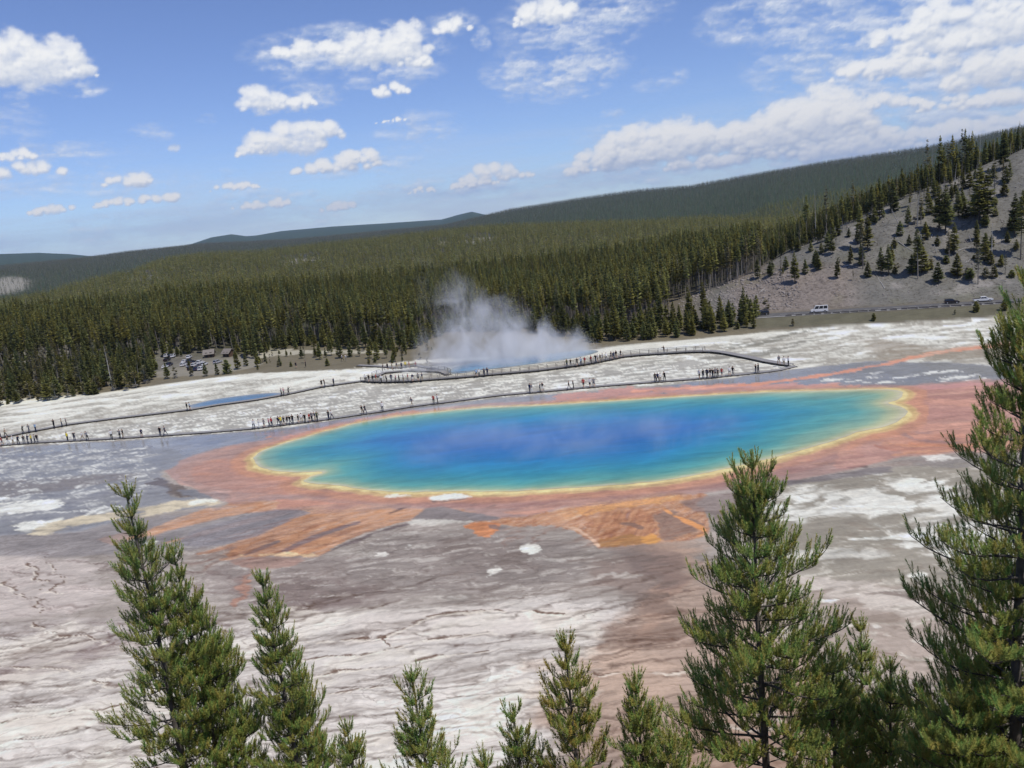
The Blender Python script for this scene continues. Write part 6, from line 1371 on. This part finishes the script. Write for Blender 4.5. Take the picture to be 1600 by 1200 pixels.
def vehicle(kind, paint, name, label, cat, group=None):
    p = PROF[kind]; r = empty(name, (0, 0, 0)); tag(r, label, cat, group); w = p['w']
    def prism(P, w0, w1, z0=None):
        zs = [q[1] for q in P]; zl, zh = min(zs), max(zs); V = []; n = len(P)
        for s in (-1, 1):
            for (x, z) in P: V.append((x, s*(w0+(w1-w0)*(z-zl)/(zh-zl))/2, z))
        F = [tuple(range(n)), tuple(range(2*n-1, n-1, -1))]+[(i, i+n, (i+1) % n+n, (i+1) % n) for i in range(n)]
        return V, F
    bm = bmesh.new()
    for V, F in (prism(p['low'], w, w*0.97), prism(p['cab'], w*0.93, w*0.76)):
        vs = [bm.verts.new(v) for v in V]
        for f in F: bm.faces.new([vs[i] for i in f])
    bmesh.ops.recalc_face_normals(bm, faces=bm.faces); bmesh.ops.bevel(bm, geom=bm.edges[:], offset=0.06, segments=2, affect='EDGES')
    me = bpy.data.meshes.new('body'); bm.to_mesh(me); bm.free(); kid(r, link('body', me, r, paint))
    c = p['cab']; zb = c[0][1]+.07; zt = max(q[1] for q in c)-.13
    def edge(i, j, z): (x0, z0), (x1, z1) = c[i], c[j]; return x0+(x1-x0)*(z-z0)/(z1-z0)
    nC = len(c); xr0, xr1 = edge(0, 1, zb)+.12, edge(0, 1, zt)+.12; xf0, xf1 = edge(nC-2 if nC == 4 else nC-2, nC-1, zb)-.14, (c[-2][0]-.12 if nC == 4 else c[-2][0]-.1)
    wz = lambda z: (w*0.93+(w*0.76-w*0.93)*(z-c[0][1])/(zt+.13-c[0][1]))/2+.012
    k = 3 if kind in ('suv', 'van') else 2
    for s in (-1, 1):
        for i in range(k):
            a, b = i/k+.02, (i+1)/k-.02
            P = [(xr0+(xf0-xr0)*a, zb), (xr0+(xf0-xr0)*b, zb), (xr1+(xf1-xr1)*b, zt), (xr1+(xf1-xr1)*a, zt)]
            m = MB(); V = [(x, s*wz(z), z) for x, z in P]+[(x, s*(wz(z)-.04), z) for x, z in P]; m.add(V, [(0, 1, 2, 3), (7, 6, 5, 4), (0, 4, 5, 1), (1, 5, 6, 2), (2, 6, 7, 3), (3, 7, 4, 0)]); kid(r, link('side_window', m.mesh('side_window', M_GLASS), r))
    for nm, (i, j), dx in (('windscreen', (nC-1, nC-2), .03), ('rear_window', (0, 1), -.03)):
        za, zc = zb-.02, (c[j][1]-.08); xa, xc = edge(i, j, za)+dx, edge(i, j, zc)+dx; m = MB(); ya, yc = wz(za)-.12, wz(zc)-.12
        m.add([(xa, -ya, za), (xa, ya, za), (xc, yc, zc), (xc, -yc, zc), (xa-dx*2, -ya, za), (xa-dx*2, ya, za), (xc-dx*2, yc, zc), (xc-dx*2, -yc, zc)], [(0, 1, 2, 3), (7, 6, 5, 4), (0, 4, 5, 1), (2, 6, 7, 3), (1, 5, 6, 2), (3, 7, 4, 0)]); kid(r, link(nm, m.mesh(nm, M_GLASS), r))
    if kind == 'pickup':
        m = MB(); m.box((-1.93, 0, 1.135), (1.75, w*.84, .03)); kid(r, link('load_bed', m.mesh('load_bed', M_TRIM), r))
    R = .36 if kind in ('sedan',) else .39
    for x in p['wx']:
        for s in (-1, 1):
            m = MB(); pts = [(x, s*(w/2-.20), R), (x, s*(w/2+.015), R)]; m.tube(pts, [R, R], 16); t = link('wheel', m.mesh('wheel', M_TYRE), r); kid(r, t)
            m = MB(); m.tube([(x, s*(w/2-.1), R), (x, s*(w/2+.028), R)], [R*.62, R*.58], 12); q = link('rim', m.mesh('rim', M_RIM), t); kid(t, q)
    fx = p['low'][-2][0]; fz = p['low'][-2][1]
    for s in (-1, 1):
        m = MB(); m.box((fx-.06, s*(w/2-.26), fz+.05), (.12, .36, .14)); kid(r, link('headlight', m.mesh('headlight', M_LAMP), r))
        m = MB(); m.box((p['low'][1][0]+.03, s*(w/2-.2), p['low'][1][1]+.1), (.1, .24, .16)); kid(r, link('tail_light', m.mesh('tail_light', M_TAIL), r))
    m = MB(); m.box((fx-.02, 0, .42), (.12, w*.86, .14)); kid(r, link('bumper', m.mesh('bumper', M_TRIM), r))
    return r
VS = 0.84
WHT = paintm('white_paint', (.78, .78, .77)); BLK = paintm('black_paint', (.012, .012, .014)); SIL = paintm('silver_paint', (.42, .43, .45)); NAVY = paintm('navy_paint', (.02, .03, .07)); RED = paintm('red_paint', (.25, .03, .03)); GRY = paintm('grey_paint', (.12, .125, .13))
def on_road(o, px, lane, flip):
    o.scale = (VS, VS, VS)
    a = azpx(px, 490-(px-1190)*.058); r, z = road_r(a); r = float(r)+lane
    o.location = (r*math.sin(rad(a)), r*math.cos(rad(a)), float(z)+.055)
    a2 = a+.4; r2 = float(road_r(a2)[0])+lane; dx, dy = r2*math.sin(rad(a2))-o.location.x, r2*math.cos(rad(a2))-o.location.y
    o.rotation_euler = (0, 0, math.atan2(dy, dx)+(math.pi if flip else 0))
on_road(vehicle('suv', BLK, 'parked_car', 'black car at the left end of the road below the rocky outcrop', 'car'), 1192, 1.2, True)
on_road(vehicle('van', WHT, 'van', 'white passenger van with dark side windows driving on the road', 'van'), 1280, 0.0, True)
on_road(vehicle('suv', BLK, 'car', 'black car on the road behind the white pickup truck', 'car'), 1487, 1.6, False)
on_road(vehicle('pickup', WHT, 'pickup_truck', 'white pickup truck with crew cab at the right of the road', 'pickup truck'), 1536, 1.6, False)
pr = {k: vehicle(k, WHT, 'parked_car', 'x', 'car', 'cars in the parking area') for k in ('suv', 'sedan')}; usedp = set()
CN = {'white': WHT, 'black': BLK, 'silver': SIL, 'navy': NAVY, 'red': RED, 'grey': GRY}
for i, (px, py, k, c, a, lb) in enumerate([(263, 562, 'suv', 'white', .3, 'leftmost of the car park, back row'), (262, 566, 'sedan', 'black', .3, 'just in front of the leftmost white car'), (272, 561.5, 'suv', 'white', .5, 'second in the back row beside the leftmost'), (265, 571, 'suv', 'navy', .4, 'in the front left of the car park'), (258, 574, 'sedan', 'white', .4, 'in the front left corner of the car park'),
    (296, 561, 'suv', 'white', .5, 'alone behind the middle rows'), (289, 566, 'sedan', 'white', .35, 'left end of the middle row'), (297, 566, 'suv', 'navy', .35, 'second in the middle row'), (305, 566.5, 'sedan', 'black', .35, 'third in the middle row'), (312, 567, 'suv', 'white', .35, 'right of the black car in the middle row'), (287, 570.5, 'suv', 'white', .35, 'left end of the third row'), (296, 571.5, 'sedan', 'silver', .35, 'second in the third row'),
    (304, 571, 'suv', 'white', .35, 'middle of the third row'), (312, 571.5, 'sedan', 'grey', .35, 'right part of the third row'), (319, 569.5, 'suv', 'white', .35, 'right end of the rows by the cabins'), (299, 576, 'suv', 'black', .3, 'nearest row, left'), (307, 576.5, 'sedan', 'navy', .3, 'nearest row, second'), (315, 576, 'suv', 'white', .3, 'nearest row, right'), (236, 573, 'suv', 'white', .8, 'half hidden by trees left of the car park'), (340, 566, 'suv', 'silver', .1, 'beside the cabins')]):
    o = pr[k] if k not in usedp else copy_tree(pr[k]); usedp.add(k); x, y = gp(np.float64(px), np.float64(py), .5); z = float(H(x, y)); o.location = (float(x), float(y), z+.03); o.rotation_euler = (0, 0, a+1.2); o.scale = (VS, VS, VS)
    for ch in o.children:
        if ch.name.startswith('body'): ch.material_slots[0].link = 'OBJECT'; ch.material_slots[0].material = CN[c]
    o['label'] = '%s parked %s, %s' % (c, 'car' if k == 'sedan' else 'off-road car', lb)
for (px, py, c, lb) in [(479, 497, BLK, 'dark car on the bend of the side road in the wood'), (459, 503, GRY, 'dark grey car at the tree edge beside the side road bend')]:
    x, y, z = hp(px, py); o = vehicle('suv', c, 'parked_car', lb, 'car'); o.location = (x, y, z+.05); o.rotation_euler = (0, 0, 1.0)
# cabins
M_WOODW = plain('brown_cabin_wall', (.13, .085, .06), .85, .2, .2, 3); M_ROOF = plain('pale_brown_shingle_roof', (.25, .22, .19), .9, .1, .2, 3); M_DOOR = plain('dark_door', (.04, .035, .03), .7, .2)
def cabin(px, py, L, W, hh, rz, label):
    x, y, z = hp(px, py); r = empty('cabin', (x, y, z), rz); tag(r, label, 'cabin', 'small cabins by the car park')
    m = MB(); m.box((0, 0, hh/2), (L, W, hh)); m.add([(-L/2, -W/2, hh), (-L/2, W/2, hh), (-L/2, 0, hh+W*.42), (L/2, -W/2, hh), (L/2, W/2, hh), (L/2, 0, hh+W*.42)], [(0, 2, 1), (3, 4, 5)]); link('wall', m.mesh('wall', M_WOODW), r)
    for s in (-1, 1):
        e = .55; k = (W/2+e)/(W/2); zt = hh+W*.42+.12; ze = zt-W*.42*k; m = MB(); Lh = L/2+.5
        m.add([(-Lh, 0, zt), (Lh, 0, zt), (Lh, s*(W/2+e), ze), (-Lh, s*(W/2+e), ze), (-Lh, 0, zt-.1), (Lh, 0, zt-.1), (Lh, s*(W/2+e), ze-.1), (-Lh, s*(W/2+e), ze-.1)], [(0, 1, 2, 3), (7, 6, 5, 4), (3, 2, 6, 7), (0, 3, 7, 4), (1, 5, 6, 2)]); link('roof', m.mesh('roof', M_ROOF), r)
    for s, nm, X in ((-1, 'door', -L*.25), (-1, 'door', L*.25)):
        m = MB(); m.box((X, s*(W/2+.02), 1.02), (.9, .06, 2.0)); link(nm, m.mesh(nm, M_DOOR), r)
    m = MB(); m.box((-L/2-.02, 0, hh*.75), (.06, 1.2, .5)); link('window', m.mesh('window', M_GLASS), r)
    return r
cabin(328, 558, 3.4, 2.9, 1.7, .15, 'small brown cabin with pale roof, left of the pair by the cars')
cabin(358, 557, 3.4, 2.9, 1.8, -.5, 'small brown cabin with pale roof, right of the pair by the cars')

# ------------------------------------------------------------------ foreground pines
def needle_mat(name, base):
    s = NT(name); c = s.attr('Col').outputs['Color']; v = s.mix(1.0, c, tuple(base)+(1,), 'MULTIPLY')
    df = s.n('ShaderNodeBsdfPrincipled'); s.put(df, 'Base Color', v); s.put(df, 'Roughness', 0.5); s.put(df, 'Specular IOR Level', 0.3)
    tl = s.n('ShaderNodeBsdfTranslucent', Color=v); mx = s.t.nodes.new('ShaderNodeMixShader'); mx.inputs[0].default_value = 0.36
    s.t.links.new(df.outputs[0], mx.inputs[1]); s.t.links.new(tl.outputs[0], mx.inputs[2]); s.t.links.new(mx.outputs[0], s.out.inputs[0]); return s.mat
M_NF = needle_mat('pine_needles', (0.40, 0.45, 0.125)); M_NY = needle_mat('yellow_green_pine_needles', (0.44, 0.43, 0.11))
M_BARK = plain('grey_pine_bark', (0.13, 0.115, 0.10), .9, .15, .35, 14)
def shoot_template(rg, n, nl=0.050, wd=0.0052):
    t = rg.random(n)**0.9; a = rg.random(n)*2*np.pi; an = rg.uniform(0.7, 1.25, n)*(1-0.55*t*t); z = 0.03+t*0.97
    L = nl*rg.uniform(.75, 1.1, n)*(1-0.25*t)
    d = np.stack([np.cos(a)*np.sin(an), np.sin(a)*np.sin(an), np.cos(an)], 1); sd = np.stack([-np.sin(a), np.cos(a), 0*a], 1)
    return z, d, sd, L, wd
def big_pine(tip, d, rmax_px, slope, seed, label, yellow=0.0, z_bot=None, asym=0.0, name='pine_tree', dens=1.0, needles=50, whorl=0.25, lead=0.5, taper=1.0, base_px=1290, sparse_top=0.0):
    rg = np.random.default_rng(seed)
    dr = ray(np.float64(tip[0]), np.float64(tip[1])); t = d/dr[1]; x, y, zt = dr[0]*t, d, CAM_H+dr[2]*t
    zg = float(H(np.float64(x), np.float64(y))); sc = FPX/d
    hgt = zt-zg; rmax = rmax_px/sc
    # crown must reach a little below the frame
    dz_vis = min(hgt*0.93, (base_px-tip[1])/sc*1.02)
    segs = []; shoots = []                     # shoots: base, dir, len, shade
    tr = 0.012+0.0135*hgt
    def trunk_r(dz): return 0.006+0.0105*dz if dz > 0 else 0.006
    bend = rg.uniform(-.02, .02, 2)
    def axis(dz): return np.array([bend[0]*math.sin(dz*1.1)*dz*.4, bend[1]*dz, zt-zg-dz])
    pts = [axis(q) for q in np.linspace(0, hgt, 24)]; m = MB(); m.tube(pts, [trunk_r(q) for q in np.linspace(0, hgt, 24)], 8)
    def add_shoot(p, dv, L, sh): dv = dv/np.linalg.norm(dv)+np.array([0, 0, .6]); shoots.append((p, dv/np.linalg.norm(dv), L, sh))
    # leader: a candle with shoots along it
    for q in np.arange(0.0, lead, 0.055):
        add_shoot(axis(q+.10), np.array([rg.normal(0, .12), rg.normal(0, .12), 1]), 0.13, 1.0)
    for q in (-.1, 0, .1): add_shoot(axis(.12), np.array([q, -q, 1]), 0.20, .75)
    dz = 0.16; 
    while dz < dz_vis:
        nb = int(rg.integers(5, 8)) if dz > .5 else int(rg.integers(3, 5))
        a0 = rg.random()*6.28
        for b in range(nb):
            az = a0+b*2*math.pi/nb+rg.uniform(-.3, .3)
            Lx = 1.22*rmax*(1-math.exp(-slope*dz**taper/rmax))
            L = (Lx+0.08)*rg.choice([rg.uniform(.8, 1.12), rg.uniform(.45, .85)], p=[.62, .38])*(1+asym*math.cos(az))*(1+.22*math.sin(dz*5.3+seed))
            if L < .08: L = .08
            pit = rad(rg.uniform(42, 66))*(1-min(dz/5.0, .62))
            p = axis(dz+rg.uniform(-.05, .05)); hd = np.array([math.cos(az), math.sin(az), 0])
            n = max(3, int(L/0.088)+2); P = [p]; dirs = []
            for i in range(n):
                f = i/n; pp = pit*(0.72-0.25*math.sin(f*3.1))+rad(34)*f*f+rg.normal(0, .05)
                dv = hd*math.cos(pp)+np.array([0, 0, math.sin(pp)])+np.append(rg.normal(0, .07, 2), 0); dv /= np.linalg.norm(dv); dirs.append(dv); P.append(P[-1]+dv*L/n)
            r0 = 0.006+0.011*L; m.tube(P, [r0*(1-.8*i/n) for i in range(n+1)], 4, cap=False)
            bare = 0.06 if L < .5 else 0.18+0.10*min(1, dz/4)
            add_shoot(P[-1]-dirs[-1]*.07, dirs[-1]+[0, 0, .25], min(.24, .13+.12*L), 1.0)
            for i in range(n):
                f = (i+.5)/n
                if f < bare: continue
                for side in (-1, 1, 0):
                    if rg.random() > (0.85 if side else 0.65)*dens: continue
                    base = P[i]+(P[i+1]-P[i])*rg.random(); sd = np.cross(dirs[i], [0, 0, 1]); sd /= np.linalg.norm(sd)+1e-6
                    sub = (1-f)*0.36*L+0.10 if side else .10
                    sub = min(sub, 0.55)
                    dv = dirs[i]*.75+sd*side*rg.uniform(.45, .9)+np.array([0, 0, rg.uniform(.3, .95)]); dv /= np.linalg.norm(dv)
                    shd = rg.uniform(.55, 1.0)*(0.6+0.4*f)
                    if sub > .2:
                        k = int(sub/.085); q = base.copy(); e = base+dv*sub; m.tube([base, e], [.004, .002], 3, cap=False)
                        for j in range(k):
                            q = base+dv*sub*(j+.8)/k; w_ = np.cross(dv, [0, 0, 1]); w_ /= np.linalg.norm(w_)+1e-6
                            add_shoot(q, dv*.8+w_*rg.choice([-1, 1])*rg.uniform(.2, .8)+np.array([0, 0, rg.uniform(.3, 1.1)]), rg.uniform(.12, .20), shd)
                        add_shoot(e-dv*.06, dv+[0, 0, .35], rg.uniform(.13, .20), min(1, shd*1.2))
                    else:
                        add_shoot(base, dv, rg.uniform(.13, .22), shd)
        dz += whorl*rg.uniform(.75, 1.2)
    tz, td, ts, tL, wd = shoot_template(rg, needles)
    B = np.array([s[0] for s in shoots]); D = np.array([s[1] for s in shoots]); L = np.array([s[2] for s in shoots])*1.12; S = np.array([s[3] for s in shoots])
    ref = np.where(np.abs(D[:, 2:3]) < .95, np.array([[0, 0, 1.0]]), np.array([[1.0, 0, 0]])); U = np.cross(D, ref); U /= np.linalg.norm(U, axis=1)[:, None]; W_ = np.cross(D, U)
    tw = rg.random(len(B))*6.28; U2 = U*np.cos(tw)[:, None]+W_*np.sin(tw)[:, None]; W2 = -U*np.sin(tw)[:, None]+W_*np.cos(tw)[:, None]
    def tf(v): return v[None, :, 0, None]*U2[:, None]+v[None, :, 1, None]*W2[:, None]+v[None, :, 2, None]*D[:, None]
    dn = tf(td); sn = tf(ts); o = B[:, None]+D[:, None]*(tz[None, :, None]*L[:, None, None])
    ns = (0.9+0.25*rg.random(len(B)))[:, None, None]
    w = wd*max(1.0, d/11)*0.78
    a = o-sn*w; b = o+sn*w; c = o+dn*tL[None, :, None]*ns+rg.normal(0, .003, o.shape)
    V = np.stack([a, b, c], 2).reshape(-1, 3); F = np.arange(len(V)).reshape(-1, 3)
    me = new_mesh('crown', V, F)
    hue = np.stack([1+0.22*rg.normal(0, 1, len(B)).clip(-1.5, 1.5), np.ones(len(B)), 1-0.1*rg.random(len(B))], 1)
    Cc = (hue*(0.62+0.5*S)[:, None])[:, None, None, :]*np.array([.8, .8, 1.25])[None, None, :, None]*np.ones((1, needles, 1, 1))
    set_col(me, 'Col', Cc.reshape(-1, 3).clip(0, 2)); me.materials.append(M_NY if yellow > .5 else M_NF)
    r = empty(name, (x, y, zg-0.15)); tag(r, label, 'pine tree', 'young pines standing in the foreground')
    link('crown', me, r); link('trunk', m.mesh('trunk', M_BARK, True), r)
    return len(F)
tot = 0
for a in [dict(tip=(192, 750), d=10.5, rmax_px=92, slope=.28, seed=101, label='tall slender pine at the left, its tip reaching up to the bluish flat', lead=.55),
          dict(tip=(268, 850), d=10.9, rmax_px=80, slope=.31, seed=102, label='pine just behind the tall left pine, its tip to the right of it'),
          dict(tip=(322, 955), d=11.3, rmax_px=70, slope=.36, seed=103, label='lower right shoulder pine of the left clump'),
          dict(tip=(405, 886), d=10.8, rmax_px=74, slope=.25, seed=104, label='narrow pine standing right beside the left clump', lead=.5),
          dict(tip=(452, 1010), d=11.5, rmax_px=60, slope=.35, seed=114, label='smaller pine leaning out behind the narrow second pine', dens=.8),
          dict(tip=(538, 1120), d=10.0, rmax_px=40, slope=.35, seed=105, label='small pine tip between the narrow pine and the thin candle-topped pine'),
          dict(tip=(641, 1038), d=9.6, rmax_px=78, slope=.42, seed=106, label='sparse pine with a long dark candle tip, left of bottom centre', dens=.8, lead=.6),
          dict(tip=(755, 1168), d=9.0, rmax_px=22, slope=.3, seed=107, label='tiny pine tip at the bottom edge, left of the bushy small pine'),
          dict(tip=(800, 1095), d=9.0, rmax_px=56, slope=.42, seed=108, label='bushy small pine left of the yellow-green one'),
          dict(tip=(880, 982), d=8.8, rmax_px=88, slope=.40, seed=109, label='yellow-green open pine with upswept branches at bottom centre', yellow=1, dens=.85),
          dict(tip=(990, 1045), d=8.6, rmax_px=52, slope=.33, seed=110, label='slim dark pine just right of the yellow-green one'),
          dict(tip=(1045, 1135), d=8.2, rmax_px=70, slope=.6, seed=111, label='low pine crown filling the gap left of the big central pine'),
          dict(tip=(1174, 698), d=9.0, rmax_px=180, slope=.48, seed=112, label='big full pine right of centre, overlapping the spring', lead=.5, whorl=.25),
          dict(tip=(1300, 1000), d=9.8, rmax_px=90, slope=.5, seed=113, label='pine filling in low behind the big central pine'),
          dict(tip=(1345, 960), d=10.6, rmax_px=75, slope=.36, seed=115, label='pine with thin bare candles between the two big pines', dens=.8, lead=.7),
          dict(tip=(1392, 1022), d=9.6, rmax_px=95, slope=.5, seed=116, label='bushy pine at the bottom between the two big pines'),
          dict(tip=(1606, 405), d=7.6, rmax_px=200, slope=.34, seed=117, label='largest pine, cut by the right picture edge, reaching above the road', lead=.6, whorl=.26, taper=1.1),
          dict(tip=(1448, 1105), d=8.4, rmax_px=90, slope=.6, seed=120, label='low pine filling the gap left of the bottom right corner'),
          dict(tip=(1565, 985), d=8.0, rmax_px=130, slope=.6, seed=121, label='full pine in front of the trunk of the largest pine'),
          dict(tip=(1500, 1065), d=7.2, rmax_px=150, slope=.8, seed=118, label='dense low pine in the bottom right corner')]:
    tot += big_pine(**a)
print('needle tris', tot)

# ------------------------------------------------------------------ steam
def steam(name, loc, size, dens, label, sc=0.12, sharp=(0.45, 0.7), color=(.985, .992, 1.0, 1), shape='plume', step=1.0, lean=-0.35):
    m = MB(); m.box((0, 0, size[2]/2), size); s = NT(name+'_vapour'); P = s.objc()
    sx = s.t.nodes.new('ShaderNodeSeparateXYZ'); s.t.links.new(P, sx.inputs[0]); X, Y, Z = sx.outputs
    zn = s.math('DIVIDE', Z, size[2])
    if shape == 'plume':
        # drifting to the left as it rises
        X = s.math('ADD', X, s.math('MULTIPLY', s.math('MULTIPLY', zn, zn), -lean*size[0]))
        zl = s.math('SUBTRACT', 1.0, zn)
        ex = s.math('DIVIDE', X, s.math('MULTIPLY', s.math('ADD', 0.28, s.math('MULTIPLY', zl, 0.72)), size[0]*.5))
        ey = s.math('DIVIDE', Y, size[1]*.5)
        e = s.math('SUBTRACT', 1.0, s.math('ADD', s.math('MULTIPLY', ex, ex), s.math('MULTIPLY', ey, ey)))
        e = s.math('SUBTRACT', e, s.math('MULTIPLY', s.math('ADD', s.math('MULTIPLY', zn, 0.9), s.math('MULTIPLY', s.math('DIVIDE', X, size[0]), zn)), 1.0))
        thr = 0.2
    else:
        ex = s.math('DIVIDE', X, size[0]*.5); ey = s.math('DIVIDE', Y, size[1]*.5)
        e = s.math('SUBTRACT', s.math('SUBTRACT', 1.0, s.math('ADD', s.math('MULTIPLY', ex, ex), s.math('MULTIPLY', ey, ey))), s.math('MULTIPLY', zn, zn))
    nz = s.noise(s.scale(P, (1, 1, .8)), sc, 6, .62, .8)
    ed = s.ramp(zn, 0.75, 1.0, 1.0, 0.0)
    f = s.math('ADD', s.math('MULTIPLY', e, .30), nz)
    dn = s.math('MULTIPLY', s.ramp(f, sharp[0], sharp[1]), s.math('MULTIPLY', ed, s.ramp(e, 0.0, 0.35)))
    dn = s.math('MULTIPLY', dn, s.math('MULTIPLY', s.math('SUBTRACT', 1.15, zn), dens))
    v = s.n('ShaderNodeVolumePrincipled', Color=color, Density=dn, Anisotropy=-0.1); s.t.links.new(v.outputs[0], s.out.inputs[1])
    o = link(name, m.mesh(name, s.mat)); o.location = loc; tag(o, label, 'steam', kind='stuff'); return o
x, y = gp(np.float64(812), np.float64(566)); steam('steam', (float(x)-4, float(y)+1, 0.25), (72, 26, 36), 0.145, 'bluish white steam rising from the crater behind the railed boardwalk', .15, (.55, .85))
x, y = gp(np.float64(880), np.float64(690)); steam('steam', (float(x), float(y), 0.25), (84, 40, 5), 0.05, 'faint steam wisps drifting over the blue spring', .10, (.60, .95), shape='flat')
